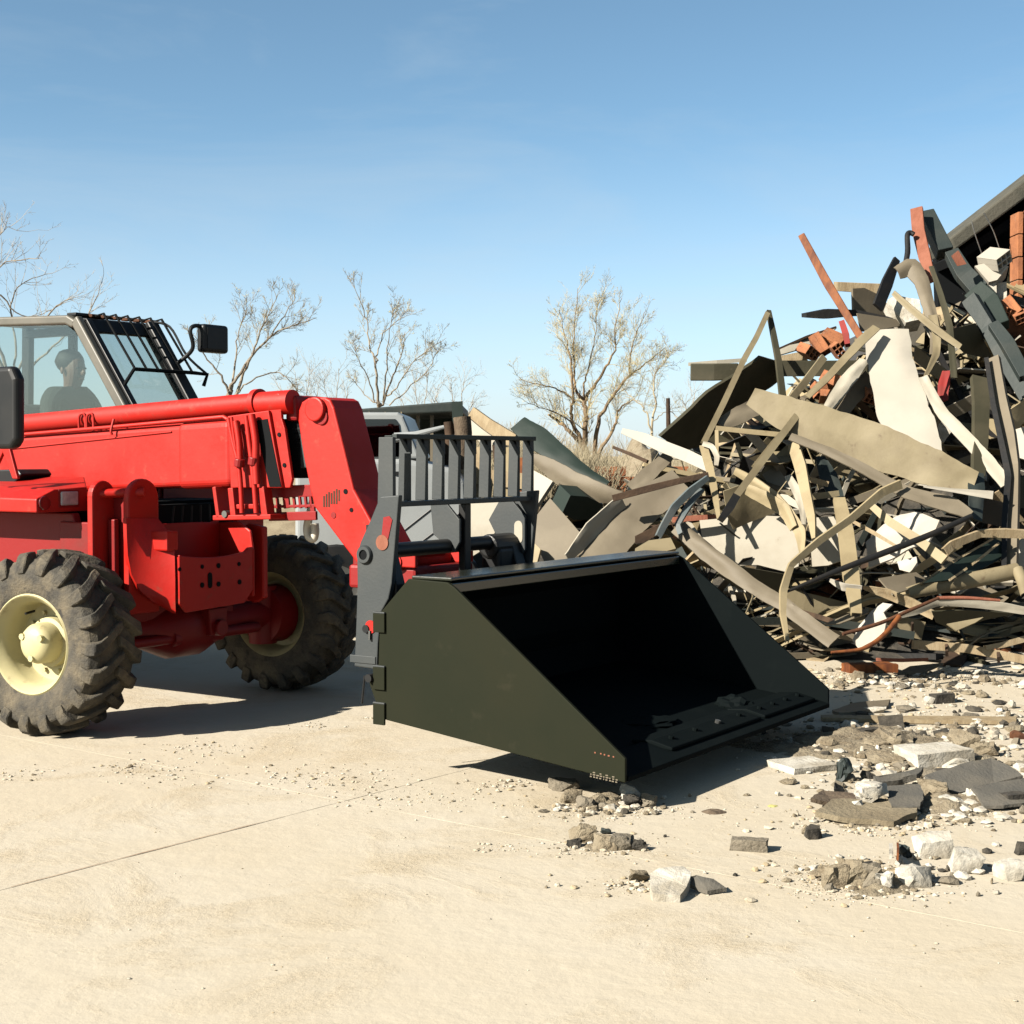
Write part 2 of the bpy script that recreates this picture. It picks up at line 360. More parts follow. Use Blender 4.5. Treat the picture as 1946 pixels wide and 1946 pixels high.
# the one open joint: a rusty brown seal between two slabs
P0, P1 = gnd(20, 1687), gnd(560, 1547); mb = MB(); rows = []; N_ = 90
for i in range(N_ + 1):
    p = P0.lerp(P1, i / N_); w_ = (0.0032 + 0.0025 * noise.noise(p * 6)) * (1 if i < N_ * 0.8 else max(0.1, (N_ - i) / (N_ * 0.2))); o_ = u2 * (0.004 * noise.noise(p * 2.5) + 0.0015 * noise.noise(p * 9))
    rows.append((p + o_ + u2 * w_, p + o_ - u2 * w_))
mb.add([Vector((q.x, q.y, 0.0035)) for r in rows for q in r], [(2 * i, 2 * i + 1, 2 * i + 3, 2 * i + 2) for i in range(N_)])
mb.build('joint_seal', 'joint_seal', YARD)
# ------------------------------------------------------------------ the telehandler (local: x forward, y left, z up, origin on the ground under the front axle)
TH = thing('telehandler', 'red telehandler with a black front bucket and cream wheel rims', 'telehandler', MROOT, MYAW)
def arc(cx, cz, r, a0, a1, n=8): return [(cx + r * math.cos(R(a0 + (a1 - a0) * i / n)), cz + r * math.sin(R(a0 + (a1 - a0) * i / n))) for i in range(n + 1)]

# --- wheels
def tyre_mesh():
    m = MB()
    m.lathe([(0.285, -0.155), (0.30, -0.185), (0.36, -0.205), (0.43, -0.208), (0.48, -0.195), (0.515, -0.15), (0.527, -0.06), (0.53, 0), (0.527, 0.06), (0.515, 0.15), (0.48, 0.195), (0.43, 0.208), (0.36, 0.205), (0.30, 0.185), (0.285, 0.155)], 72)
    n = 19
    rr = random.Random(4)
    for side in (-1, 1):
        for k in range(n):
            a0 = 2 * math.pi * (k + (0.5 if side > 0 else 0)) / n
            j = [rr.uniform(-0.006, 0.006) for _ in range(8)]
            secs = [(0.217, 0.430, 0.02, 0.060), (0.222, 0.485, 0.0, 0.070), (0.205, 0.535, 0.0, 0.078), (0.175, 0.553, 0.02, 0.074), (0.10, 0.562, 0.10, 0.066), (0.03, 0.566, 0.19, 0.060), (-0.018, 0.567, 0.235, 0.052)]
            base = [(0.18, 0.430), (0.175, 0.47), (0.15, 0.50), (0.12, 0.51), (0.08, 0.515), (0.02, 0.52), (-0.015, 0.52)]
            vs = []; fs = []
            for i, (y, r, da, w) in enumerate(secs):
                by, br = base[i]; r += j[i] * 0.5; w += j[-1 - i]
                for (yy, q, ww) in ((by, br, w * 1.25), (y, r, w)):
                    for sgn in (-1, 1):
                        a = a0 + da + sgn * ww / 2 / r
                        vs.append((q * math.cos(a), side * yy, q * math.sin(a)))
            for i in range(len(secs) - 1):
                b = i * 4; c = b + 4
                fs += [(b + 2, b + 3, c + 3, c + 2), (b, b + 2, c + 2, c), (b + 1, c + 1, c + 3, b + 3)]
            e = (len(secs) - 1) * 4
            fs += [(0, 1, 3, 2), (e, e + 2, e + 3, e + 1)]
            m.add(vs, fs)
    return m
WH = []
def make_wheel(x, y, side, steer):
    m = MB()                                                        # rim: side -1 = machine right (dish faces -y)
    s = side
    prof = [(0.300, 0.160), (0.312, 0.185), (0.300, 0.196), (0.288, 0.186), (0.278, 0.165), (0.262, 0.150), (0.250, 0.10), (0.246, 0.02), (0.236, 0.0), (0.13, -0.005), (0.125, -0.02), (0.24, -0.03), (0.255, -0.10), (0.275, -0.16), (0.305, -0.19), (0.300, -0.155)]
    m.lathe([(r, q * s) for r, q in prof], 56)
    for k in range(10):
        a = 2 * math.pi * k / 10
        c = Vector((0.185 * math.cos(a), 0, 0.185 * math.sin(a)))
        m.tube([c + Vector((0, -0.01 * s, 0)), c + Vector((0, 0.022 * s, 0))], 0.014, 6)
    if not WH:
        w = m.build('wheel', 'rim_cream', TH, True)
        t = tyre_mesh().build('tyre', 'rubber', w, True, ang=28)
        t.modifiers.new('bevel', 'BEVEL').width = 0.006
        t.modifiers['bevel'].limit_method = 'ANGLE'
        h = MB().lathe([(0.0, 0.185 * s), (0.07, 0.18 * s), (0.105, 0.16 * s), (0.122, 0.13 * s), (0.125, 0.045 * s), (0.15, 0.04 * s), (0.155, 0.0)], 36)
        for k in range(3):
            a = 2 * math.pi * k / 3 + 0.5
            c = Vector((0.085 * math.cos(a), 0, 0.085 * math.sin(a)))
            h.tube([c + Vector((0, 0.15 * s, 0)), c + Vector((0, 0.187 * s, 0))], 0.02, 8)
        h.build('hub', 'rim_cream', w, True)
        ar = 2.1
        c = Vector((0.215 * math.cos(ar), 0.04 * s, 0.215 * math.sin(ar)))
        MB().tube([c, c + Vector((0.0, 0.075 * s, -0.01))], 0.008, 6).build('valve', 'black', w)
        WH.append(w)
    else:
        w = WH[0].copy(); COL.objects.link(w); w.parent = TH
        for ch in WH[0].children:
            q = ch.copy(); COL.objects.link(q); q.parent = w
        WH.append(w)
    w.location = (x, y, 0.562)
    w.rotation_euler = (R(37 * len(WH)) * 0, 0, steer + (0 if side < 0 else math.pi))
    return w
make_wheel(0, -1.05, -1, R(6)); make_wheel(0, 1.05, 1, R(6)); make_wheel(-2.75, -1.05, -1, R(-5)); make_wheel(-2.75, 1.05, 1, R(-5))

# --- chassis
m = MB()
m.box((-3.4, -0.42, 0.62), (0.10, 0.42, 1.05)).box((-3.5, -0.50, 0.75), (-3.2, 0.50, 1.5))
CH = m.build('chassis', 'red_shaded', TH, bev=0.012)
def part(mb, name, mt, parent, **k): return mb.build(name, mt, parent, **k)
for ax in (0.0, -2.75):
    m = MB().tube([(ax, -0.86, 0.565), (ax, -0.5, 0.565), (ax, -0.32, 0.56), (ax, -0.12, 0.55), (ax, 0.12, 0.55), (ax, 0.32, 0.56), (ax, 0.5, 0.565), (ax, 0.86, 0.565)], [0.105, 0.105, 0.13, 0.20, 0.20, 0.13, 0.105, 0.105], 20)
    for y in (-0.82, 0.82): m.tube([(ax, y, 0.36), (ax, y, 0.77)], 0.10, 16); m.tube([(ax, y * 0.97, 0.565), (ax, y * 1.17, 0.565)], [0.20, 0.21], 24)
    part(m, 'axle', 'red_shaded', CH, smooth=True)
# steering ram bracket under the bumper
part(MB().prism([(0.06, 0.50), (0.20, 0.50), (0.22, 0.68), (0.04, 0.68)], 'x', 0.16, 0.24).tube([(0.14, 0.13, 0.55), (0.28, 0.13, 0.55)], 0.055, 16), 'bracket', 'red_shaded', CH, bev=0.008)
part(MB().tube([(0.13, -0.62, 0.50), (0.13, 0.62, 0.50)], 0.035, 14).tube([(0.13, -0.2, 0.50), (0.13, 0.25, 0.50)], 0.055, 16), 'steering_ram', 'red_shaded', CH, smooth=True)
# front tower: two rounded upright plates with a web between
def tower(y0, y1, x0, x1, ztop, zbot, mt='red'):
    r = (y1 - y0) / 2
    poly = [(y0, zbot)] + [(y0 + r - r * math.cos(R(a)), ztop - r + r * math.sin(R(a))) for a in range(0, 181, 15)] + [(y1, zbot)]
    return part(MB().prism(poly, 'x', x0, x1), 'tower_plate', mt, CH, bev=0.012)
tower(-0.635, -0.375, 0.17, 0.22, 1.555, 0.70)
tower(-0.775, -0.585, 0.0, 0.05, 1.545, 0.62)
tower(0.34, 0.60, 0.17, 0.22, 1.555, 0.70)
m = MB().box((-0.30, -0.60, 0.62), (0.168, -0.54, 1.44)).box((-0.30, -0.74, 0.62), (-0.002, -0.70, 1.28)).box((0.06, -0.66, 0.66), (0.12, -0.62, 1.30))
m.box((-0.3, -0.62, 0.64), (0.16, -0.42, 0.86))
part(m, 'tower_web', 'red_shaded', CH, bev=0.008)
part(MB().tube([(0.02, -0.70, 1.46), (0.24, -0.52, 1.47)], 0.03, 14), 'tower_pin', 'red', CH, smooth=True)
# side cheek curving from tower to bumper
poly = [(0.0, 1.20), (0.20, 1.20), (0.30, 1.24), (0.43, 1.22), (0.43, 0.74), (0.34, 0.70), (0.18, 0.76), (0.06, 0.88), (0.0, 1.0)]
part(MB().prism(poly, 'y', 0.36, 0.41), 'cheek_plate', 'red', CH, bev=0.01)
def swoop(rows, th=0.03):                     # plate lofted between pixel rows, each (px, py, x)
    mb = MB(); g = [[Vector((x, *B(px, py, x))) for px, py, x in r] for r in rows]; n = len(g[0])
    vs = [v for r in g for v in r]; k = len(vs); vs += [v - Vector((th, 0, 0)) for v in vs]; fs = []
    for i in range(len(g) - 1):
        for j in range(n - 1):
            a = i * n + j; fs += [(a, a + 1, a + n + 1, a + n), (k + a, k + a + n, k + a + n + 1, k + a + 1)]
    bd = [i for i in range(n)] + [i * n + n - 1 for i in range(1, len(g))] + [(len(g) - 1) * n + j for j in range(n - 2, -1, -1)] + [i * n for i in range(len(g) - 2, 0, -1)]
    fs += [(a, b, b + k, a + k) for a, b in zip(bd, bd[1:] + bd[:1])]
    mb.add(vs, fs); return mb
part(swoop([[(240, 985, .225), (270, 985, .225), (300, 985, .235)], [(241, 1020, .225), (280, 1022, .26), (331, 1022, .40)], [(243, 1055, .225), (285, 1058, .28), (332, 1060, .43)], [(250, 1092, .235), (288, 1098, .30), (333, 1102, .435)], [(266, 1122, .26), (298, 1130, .33), (333, 1138, .435)], [(290, 1143, .31), (312, 1153, .37), (334, 1166, .435)]]), 'cheek_plate', 'red', CH, smooth=True, ang=50)
part(MB().box((0.26, -0.50, 1.10), (0.42, -0.40, 1.225)), 'cheek_box', 'red', CH, bev=0.012)
# front bumper: pierced plate with a scooped top and a taller back wall
XB = 0.43
yb0, yb1 = -0.43, 0.235
def front_plate(x, ztop, dip, zbot, th):
    mb = MB(); ny = 18
    top = []
    for i in range(ny + 1):
        t = i / ny
        top.append((yb0 + (yb1 - yb0) * t, ztop - dip * math.sin(math.pi * min(1, t * 1.02)) ** 0.8 - (0.0 if t < 0.9 else -0.02)))
    poly = top + [(yb1, zbot + 0.08), (yb1 - 0.08, zbot), (yb0 + 0.06, zbot - 0.02), (yb0, zbot + 0.04)]
    mb.prism(poly, 'x', x, x + th)
    return mb
BP = part(front_plate(XB, 1.075, 0.03, 0.725, 0.025), 'bumper', 'red', CH, bev=0.006)
part(front_plate(XB - 0.30, 1.25, -0.01, 0.9, 0.02), 'bumper_back', 'red', CH, bev=0.006)
part(MB().box((XB - 0.28, yb0 + 0.01, 0.93), (XB, yb1 - 0.01, 0.95)), 'bumper_shelf', 'red', CH)
part(MB().prism([(XB - 0.30, 1.25), (XB - 0.1, 1.26), (XB + 0.0, 1.20), (XB + 0.022, 1.07), (XB + 0.022, 0.76), (XB - 0.3, 0.76)], 'y', yb1 + 0.002, yb1 + 0.025), 'bumper_end', 'red', CH, bev=0.01)
for (px, py, r) in ((341, 1082, 4), (384, 1077, 4), (415, 1075, 5), (454, 1072, 4), (384, 1112, 5), (415, 1110, 5), (455, 1106, 5)):
    y, z = B(px, py, XB + 0.026)
    part(MB().tube([(XB + 0.0255, y, z), (XB + 0.030, y, z)], r / 290, 10), 'bolt_hole', 'black_matte', BP)
y, z = B(399, 1103, XB + 0.026)
part(MB().prism(arc(y, z + 0.032, 0.019, 0, 180) + arc(y, z - 0.032, 0.019, 180, 360), 'x', XB + 0.0252, XB + 0.029), 'slot', 'black_matte', BP)
y, z = B(294, 1030, 0.225)
part(MB().prism(arc(y, z + 0.025, 0.022, 0, 180) + arc(y, z - 0.025, 0.022, 180, 360), 'x', 0.2215, 0.226).prism(arc(y, z + 0.025, 0.014, 0, 180) + arc(y, z - 0.025, 0.014, 180, 360), 'x', 0.226, 0.228, 1), 'shackle_eye', ['steel', 'black_matte'], CH)
y, z = B(452, 1029, XB - 0.27)
part(MB().prism(arc(y, z + 0.03, 0.022, 0, 180) + arc(y - 0.02, z - 0.03, 0.022, 180, 360), 'x', XB - 0.279, XB - 0.272), 'slot', 'black_matte', CH)
# fender panel and dark engine bay
part(MB().prism([(-2.1, 1.33), (-0.2, 1.335), (-0.16, 1.22), (-0.25, 1.05), (-0.25, 0.86), (-2.1, 0.86)], 'y', -0.72, -0.66), 'fender_panel', 'red_shaded', CH, bev=0.01)
part(MB().box((-2.0, -0.60, 1.051), (0.02, 0.55, 1.40)).box((0.02, -0.30, 1.0), (0.12, 0.30, 1.38)), 'engine_bay', 'black_matte', CH)
m = MB()
for k in range(5): m.tube([(0.118, -0.2 + 0.09 * k, 1.06), (0.118, -0.18 + 0.09 * k, 1.2), (0.118, -0.15 + 0.08 * k, 1.37)], 0.010, 8)
part(m, 'hydraulic_hose', 'black', CH, smooth=True)

# --- engine cover with headlight
XF = -0.20
sec = [(-1.01, 1.345), (-1.01, 1.43), (-0.985, 1.445), (-0.86, 1.492), (-0.60, 1.503), (-0.58, 1.345)]
m = MB().prism([(-1.01, 1.345), (-1.01, 1.435), (-0.84, 1.50), (-0.36, 1.56), (-0.36, 1.345)], 'x', -3.0, XF - 0.30)
back = [(-1.01, 1.345), (-1.01, 1.435), (-0.84, 1.50), (-0.36, 1.56), (-0.36, 1.345)]
front = [(-1.0, 1.345), (-1.0, 1.432), (-0.86, 1.488), (-0.60, 1.50), (-0.58, 1.345)]
m.add([(XF - 0.30, y, z) for y, z in back] + [(XF, y, z) for y, z in front], [(0, 1, 6, 5), (1, 2, 7, 6), (2, 3, 8, 7), (3, 4, 9, 8), (4, 0, 5, 9), (5, 6, 7, 8, 9)])
EC = m.build('engine_cover', 'red', TH, bev=0.01)
y, z = B(131, 947, XF)
w, hh = 0.07, 0.045
part(MB().box((XF - 0.01, y - w, z - hh), (XF + 0.012, y + w, z + hh)), 'headlight', 'lamp_lens', EC, bev=0.02, seg=3)
part(MB().box((XF - 0.01, y - w - 0.012, z - hh - 0.012), (XF + 0.004, y + w + 0.012, z + hh + 0.012)), 'headlight_surround', 'red_shaded', EC, bev=0.003)
y, z = B(84, 956, XF)
part(MB().tube([(XF - 0.02, y, z), (XF + 0.010, y, z)], 0.045, 24), 'indicator_lamp', 'lamp_red', EC, bev=0.006)
part(MB().box((-0.68, -1.0135, 1.362), (-0.585, -1.011, 1.402)), 'sticker', 'white_paint', EC)
part(MB().box((-0.74, -1.0135, 1.364), (-0.70, -1.011, 1.402)), 'sticker', 'cream_sheet', EC)
part(MB().box((XF - 0.22, -0.56, 1.36), (XF - 0.02, -0.36, 1.46)).tube([(XF + 0.02, -0.53, 1.38), (XF + 0.14, -0.52, 1.385)], 0.012, 10), 'lamp_bracket', 'black', EC)
# air intake box on the cover, beside the boom
part(MB().prism([(-1.35, 1.60), (-0.86, 1.61), (-0.82, 1.575), (-0.90, 1.51), (-1.35, 1.50)], 'y', -0.62, -0.36), 'air_intake', 'black', EC, bev=0.01)

# --- near mirror on a red bracket
yM = -1.34
xa, za = A(18, 775, yM)
MI = MB().prism([(xa - 0.15, za - 0.20), (xa - 0.10, za - 0.245), (xa + 0.045, za - 0.245), (xa + 0.095, za - 0.20), (xa + 0.10, za + 0.17), (xa + 0.055, za + 0.245), (xa - 0.10, za + 0.245), (xa - 0.15, za + 0.21)], 'y', yM - 0.035, yM + 0.045).build('mirror', 'black', TH, bev=0.03, seg=4)
MB().box((xa - 0.153, yM - 0.02, za - 0.18), (xa - 0.1505, yM + 0.03, za + 0.18)).build('mirror_glass', 'mirror_face', MI)
yM2 = -0.97
p0, p1, p2, p3 = A(-25, 905, yM2), A(8, 838, yM2), A(12, 788, yM2), A(33, 910, yM2)
MB().prism([p0, p1, p2, (p2[0] + 0.02, p2[1]), A(14, 838, yM2), p3, (p3[0] - 0.05, p3[1]), A(5, 860, yM2), (p0[0] + 0.05, p0[1])], 'y', yM2 + 0.0, yM2 + 0.025).build('mirror_bracket', 'red', MI, bev=0.006)
MB().tube([(p2[0], yM2, p2[1] - 0.02), (xa, yM + 0.03, za)], 0.014, 10).build('mirror_arm', 'black', MI, True)

# --- boom
yb = -0.20
def Ab(px, py): return A(px, py, yb)
ang = math.atan2(0.04, 0.98)
def bz(x, z): return z + x * math.tan(ang)          # the boom climbs slightly forward
m = MB().prism([(-3.6, bz(-3.6, 1.485)), (0.70, bz(0.70, 1.485)), (0.70, bz(0.70, 1.895)), (-3.6, bz(-3.6, 1.895))], 'y', yb, 0.20)
BM = m.build('boom', 'red', TH, bev=0.035, seg=4)
c0, c1 = A(338, 850, yb)[0], 0.70
part(MB().prism([(c0, bz(c0, 1.472)), (c1, bz(c1, 1.472)), (c1, bz(c1, 1.905)), (c0, bz(c0, 1.905))], 'y', yb - 0.018, 0.218), 'boom_collar', 'red', BM, bev=0.05, seg=5)
part(MB().prism([(-1.6, bz(-1.6, 1.80)), (0.16, bz(0.16, 1.845)), (0.16, bz(0.16, 1.853)), (-1.6, bz(-1.6, 1.81))], 'y', yb - 0.010, yb + 0.01), 'boom_seam', 'red', BM, bev=0.003)
part(MB().prism([(-3.6, bz(-3.6, 1.88)), (0.72, bz(0.72, 1.88)), (0.72, bz(0.72, 1.96)), (-3.6, bz(-3.6, 1.96))], 'y', -0.13, 0.13), 'boom_top_rail', 'red', BM, bev=0.02)
t0, t1 = A(39, 806, -0.14), A(489, 766, -0.14)
dx, dz = t1[0] - t0[0], t1[1] - t0[1]
part(MB().tube([(t0[0] - 2.0 * dx, -0.14, t0[1] - 2.0 * dz), (t1[0], -0.14, t1[1])], 0.066, 24), 'boom_tube', 'red', BM, smooth=True)
e0, e1 = A(497, 768, -0.14), A(548, 764, -0.14)
part(MB().tube([(t1[0] - 0.01, -0.14, t1[1]), (t1[0] + 0.03, -0.14, t1[1] + 0.002)], 0.088, 28), 'tube_flange', 'red', BM, smooth=True)
part(MB().tube([(e0[0] - 0.02, -0.14, e0[1]), (e1[0] + 0.04, -0.14, e1[1])], 0.076, 24), 'tube_end', 'red', BM, smooth=True)
pp = [A(39, 826, -0.215), A(230, 810, -0.215), A(425, 792, -0.215), A(438, 800, -0.215)]
part(MB().tube([(p[0], -0.215, p[1]) for p in pp], 0.013, 10), 'hydraulic_pipe', 'red', BM, smooth=True)
for px in (151, 166, 213):
    a, b = A(px, 805, -0.23), A(px - 1, 818, -0.23)
    part(MB().tube(curve([(a[0] - 0.02, -0.215, b[1]), (a[0] - 0.01, -0.222, a[1] + 0.05), (a[0] + 0.03, -0.21, a[1] + 0.06), (a[0] + 0.045, -0.215, b[1])] if px != 213 else [(a[0], -0.215, a[1] + 0.03), (a[0] - 0.005, -0.235, b[1]), (a[0], -0.23, b[1] - 0.03)], 5), 0.009, 8), 'pipe_clip', 'red', BM, smooth=True)
# boom end: flange with the two rams standing on it
fl = [A(434, 791, -0.215), A(512, 780, -0.215), A(524, 850, -0.215), A(538, 927, -0.215), A(440, 927, -0.215)]
part(MB().prism(fl, 'y', -0.225, -0.195), 'end_flange', 'red', BM, bev=0.006)
part(MB().prism([A(488, 800, -0.21), A(512, 796, -0.21), A(538, 925, -0.21), A(516, 925, -0.21)], 'y', -0.2285, -0.2255), 'flange_shade_strip', 'black_matte', BM)  # black strip laid on the flange, painting the shaded gap
for (q, rad) in ((((434, 795), (443, 840), (453, 880), (458, 930), (460, 975)), 0.016), (((448, 800), (454, 840), (456, 880)), 0.02), (((468, 790), (474, 840), (479, 880), (484, 930), (487, 975)), 0.017), (((478, 788), (486, 840), (486, 885), (488, 920)), 0.024), (((440, 793), (447, 845), (452, 878)), 0.011)):
    part(MB().tube(curve([(A(px, py, -0.27)[0], -0.27, A(px, py, -0.27)[1]) for px, py in q], 5), rad, 12), 'ram', 'red', BM, smooth=True)
for px, py in ((455, 881), (482, 878)):
    x, z = A(px, py, -0.275); part(MB().tube([(x - 0.006, -0.275, z - 0.02), (x + 0.004, -0.275, z + 0.03)], 0.034, 14), 'ram_collar', 'red_shaded', BM, bev=0.006)
for px, py in ((470, 865), (467, 823), (491, 887)):
    x, z = A(px, py, -0.226); part(MB().tube([(x, -0.2255, z), (x, -0.236, z)], 0.013, 10), 'bolt', 'red_shaded', BM)
# lower cradle
m = MB()
def bar(mb, a, b, w, y0, y1):
    a = Vector(a); b = Vector(b); t = (b - a).normalized(); n = Vector((-t.y, t.x)) * w / 2
    mb.prism([tuple(a + n), tuple(b + n), tuple(b - n), tuple(a - n)], 'y', y0, y1)
yc = -0.24
bar(m, A(410, 925, yc), A(418, 985, yc), 0.030, yc - 0.02, 0.15)
bar(m, A(440, 927, yc), A(446, 985, yc), 0.045, yc - 0.015, yc + 0.06)
bar(m, A(498, 925, yc), A(506, 985, yc), 0.050, yc - 0.015, yc + 0.06)
bar(m, A(408, 984, yc), A(518, 982, yc), 0.032, yc - 0.02, 0.15)
bar(m, A(446, 963, yc), A(505, 962, yc), 0.030, yc, yc + 0.08)
part(m, 'cradle', 'red', BM, bev=0.006)
x, z = A(428, 977, yc - 0.02); part(MB().tube([(x, yc - 0.03, z), (x, yc + 0.02, z)], 0.022, 14), 'bolt', 'steel', BM)
# inner boom section
pb = [A(px, py, -0.18) for px, py in ((497, 796), (517, 793), (515, 772), (521, 752), (532, 747), (544, 759), (538, 783), (539, 795), (545, 815), (559, 911), (555, 927), (521, 928), (513, 866))]
IB = MB().prism(pb, 'y', -0.20, -0.175).build('inner_boom_plate', 'red', BM, bev=0.006)
for px, py in ((510, 826), (531, 826), (519, 884), (541, 884)):
    x, z = A(px, py, -0.20); part(MB().tube([(x, -0.2005, z), (x, -0.206, z)], 0.014, 10), 'bolt_hole', 'black_matte', BM)
x0, x1 = A(497, 800, -0.17)[0], A(580, 800, -0.17)[0]
part(MB().box((x0, -0.10, 1.56), (x1 - 0.10, 0.12, 1.93)), 'inner_boom', 'black_matte', BM)
part(MB().prism([A(548, 750, -0.12), A(565, 752, -0.12), A(568, 800, -0.12), A(545, 800, -0.12)], 'y', -0.14, 0.14), 'inner_boom_cap', 'red_shaded', BM, bev=0.02)
g0, g1 = A(556, 812, -0.08), A(590, 889, -0.08)
part(MB().prism([A(556, 812, -0.08), A(590, 806, -0.08), A(600, 889, -0.08), A(568, 890, -0.08)], 'y', -0.10, 0.06), 'valve_block', 'grille_grey', BM, bev=0.008)
# pierced lower plate of the inner section
m = MB()
yq = -0.12
bar(m, A(510, 935, yq), A(600, 932, yq), 0.075, yq, yq + 0.02)
bar(m, A(510, 982, yq), A(600, 980, yq), 0.055, yq, yq + 0.02)
for px in (524, 541, 556, 567, 578, 588): bar(m, A(px, 940, yq), A(px + 3, 966, yq), 0.018 if px != 541 else 0.05, yq + 0.001, yq + 0.018)
bar(m, A(510, 963, yq), A(600, 961, yq), 0.018, yq + 0.002, yq + 0.019)
for px in (527, 592): bar(m, A(px, 958, yq), A(px + 2, 982, yq), 0.035, yq + 0.001, yq + 0.018)
part(m, 'pierced_plate', 'red_shaded', BM, bev=0.004)
hp = [A(px - 8, py, 0.04) for px, py in ((610, 925), (600, 965), (592, 1000), (594, 1018), (603, 1024), (607, 1012), (606, 995))]
part(MB().tube(curve([(p[0], 0.04, p[1]) for p in hp], 6), 0.026, 14), 'white_hose', 'hose_white', BM, smooth=True)

# --- boom head (gooseneck)
yg = -0.15
gp = [A(px, py, yg) for px, py in ((566, 800), (567, 780), (573, 764), (585, 756), (600, 754), (618, 755), (627, 760), (634, 775), (654, 855), (672, 930), (705, 990), (735, 1045), (742, 1085), (725, 1120), (700, 1105), (690, 1086), (645, 1027), (597, 963), (589, 930), (577, 870))]
BH = MB().prism(gp, 'y', yg, 0.13).build('boom_head', 'red', TH, bev=0.012, seg=3)
x, z = A(603, 778, yg)
part(MB().tube([(x, yg - 0.035, z), (x, yg, z)], 0.075, 24), 'pin_boss', 'red', BH, bev=0.01)
x, z = A(612, 792, yg)
part(MB().prism(arc(x, z, 0.05, 0, 360, 20)[:-1], 'y', yg - 0.012, yg), 'pin_shade', 'red_shaded', BH, bev=0.004)  # dark disc painting the shadow beside the pin boss
for px, py, r in ((657, 934, 0.016), (668, 969, 0.014), (634, 979, 0.02)):
    x, z = A(px, py, yg); part(MB().tube([(x, yg - 0.004, z), (x, yg, z)], r, 10), 'bolt_hole', 'black_matte' if r < 0.02 else 'red_shaded', BH)
# worn stencil marks
m = MB()
for k in range(7):
    x, z = A(616 + k * 4.8, 953 - k * 1.9, yg); h2 = 0.034 + 0.006 * (k % 3)
    m.box((x - 0.006, yg - 0.0025, z - h2), (x + 0.005, yg - 0.0012, z + h2))
part(m, 'stencil_mark', 'wood_brown', BH)
for q in ((-0.36, 1.96), ):
    pass
part(MB().box((1.72, -0.30, 0.92), (2.22, 0.28, 1.06)).box((1.60, -0.12, 1.0), (1.9, 0.10, 1.15)), 'tilt_block', 'red_shaded', BH, bev=0.02)
part(MB().prism([(2.00, 1.06), (2.22, 1.06), (2.22, 1.13), (2.06, 1.20)], 'y', 0.16, 0.28), 'tilt_lug', 'red', BH, bev=0.008)
part(MB().prism([(2.00, 1.06), (2.24, 1.06), (2.24, 1.19), (2.06, 1.19)], 'y', -0.33, -0.30), 'tilt_lug', 'red', BH, bev=0.008)
part(MB().tube([(2.10, -0.34, 1.09), (2.10, 0.30, 1.09)], 0.045, 18).tube([(2.18, -0.28, 1.135), (2.18, 0.02, 1.13)], 0.022, 12), 'tilt_ram', 'red', BH, smooth=True)

# --- carriage with slatted backrest
yp = -0.75
cp = [A(px, py, yp) for px, py in ((722, 944), (758, 941), (750, 1040), (744, 1110), (738, 1138), (723, 1165), (718, 1225), (716, 1272), (673, 1266), (676, 1200), (679, 1110), (678, 1055), (685, 1030), (703, 990))]
CA = MB().prism(cp, 'y', yp, yp + 0.035).build('carriage', 'grille_grey', TH, bev=0.006)
cp2 = [(x - 0.0, z) for x, z in cp]
part(MB().prism(cp2, 'y', 0.63, 0.665), 'side_plate', 'grille_grey', CA, bev=0.006)
x, z = A(694, 1054, yp)
part(MB().lathe([(0.028, -0.02), (0.045, -0.02), (0.052, -0.01), (0.052, 0.0)], 24, Matrix.Translation((x, yp, z))), 'pin_boss', 'grille_grey', CA, smooth=True)
part(MB().tube([(x, yp - 0.012, z), (x, yp + 0.2, z)], 0.030, 18), 'carriage_pin', 'black_matte', CA)
x, z = A(735, 1005, yp); sl2 = [(x - 0.035, z - 0.055), (x + 0.01, z - 0.06), (x + 0.04, z + 0.05), (x + 0.02, z + 0.07), (x - 0.02, z + 0.062)]
part(MB().prism(sl2, 'y', yp - 0.004, yp), 'slot_plate', 'red_shaded', CA)
x, z = A(727, 1031, yp)
part(MB().tube([(x, yp - 0.006, z), (x, yp, z)], 0.042, 20), 'worn_disc', 'wood_pink', CA)
x, z = A(702, 1191, yp)
part(MB().tube([(x + 0.01, yp - 0.006, z), (x + 0.01, yp, z)], 0.036, 20), 'red_washer', 'red', CA)
part(MB().tube([(x - 0.018, yp - 0.014, z - 0.012), (x - 0.018, yp, z - 0.012)], 0.022, 12), 'lock_pin', 'black', CA)
part(MB().tube([(x + 0.01, yp - 0.01, z - 0.02), (x + 0.01, yp - 0.012, z - 0.07)], 0.008, 8), 'lock_clip', 'steel', CA)
x, z = A(690, 1250, yp); part(MB().box((x - 0.09, yp - 0.006, z - 0.03), (x + 0.09, yp - 0.001, z + 0.012)), 'foot_pad', 'grille_grey', CA, bev=0.003)
XS0, XS1 = 2.318, 2.405
ys = [-0.745 + 1.402 * i / 9 for i in range(10)]
zb, zt = 1.452, 1.800
for i, y in enumerate(ys):
    th = 0.028 if i == 0 else 0.009
    x0 = XS0 - (0.02 if i == 0 else 0)
    part(MB().prism([(x0, zb - (0.03 if i == 0 else 0)), (XS1 - 0.0, zb - (0.03 if i == 0 else 0)), (XS1, zt - (0.0 if i == 0 else 0.075)), (XS1 - (0.0 if i == 0 else 0.055), zt), (x0 + 0.01, zt)], 'y', y, y + th), 'slat', 'grille_grey', CA, bev=0.003)
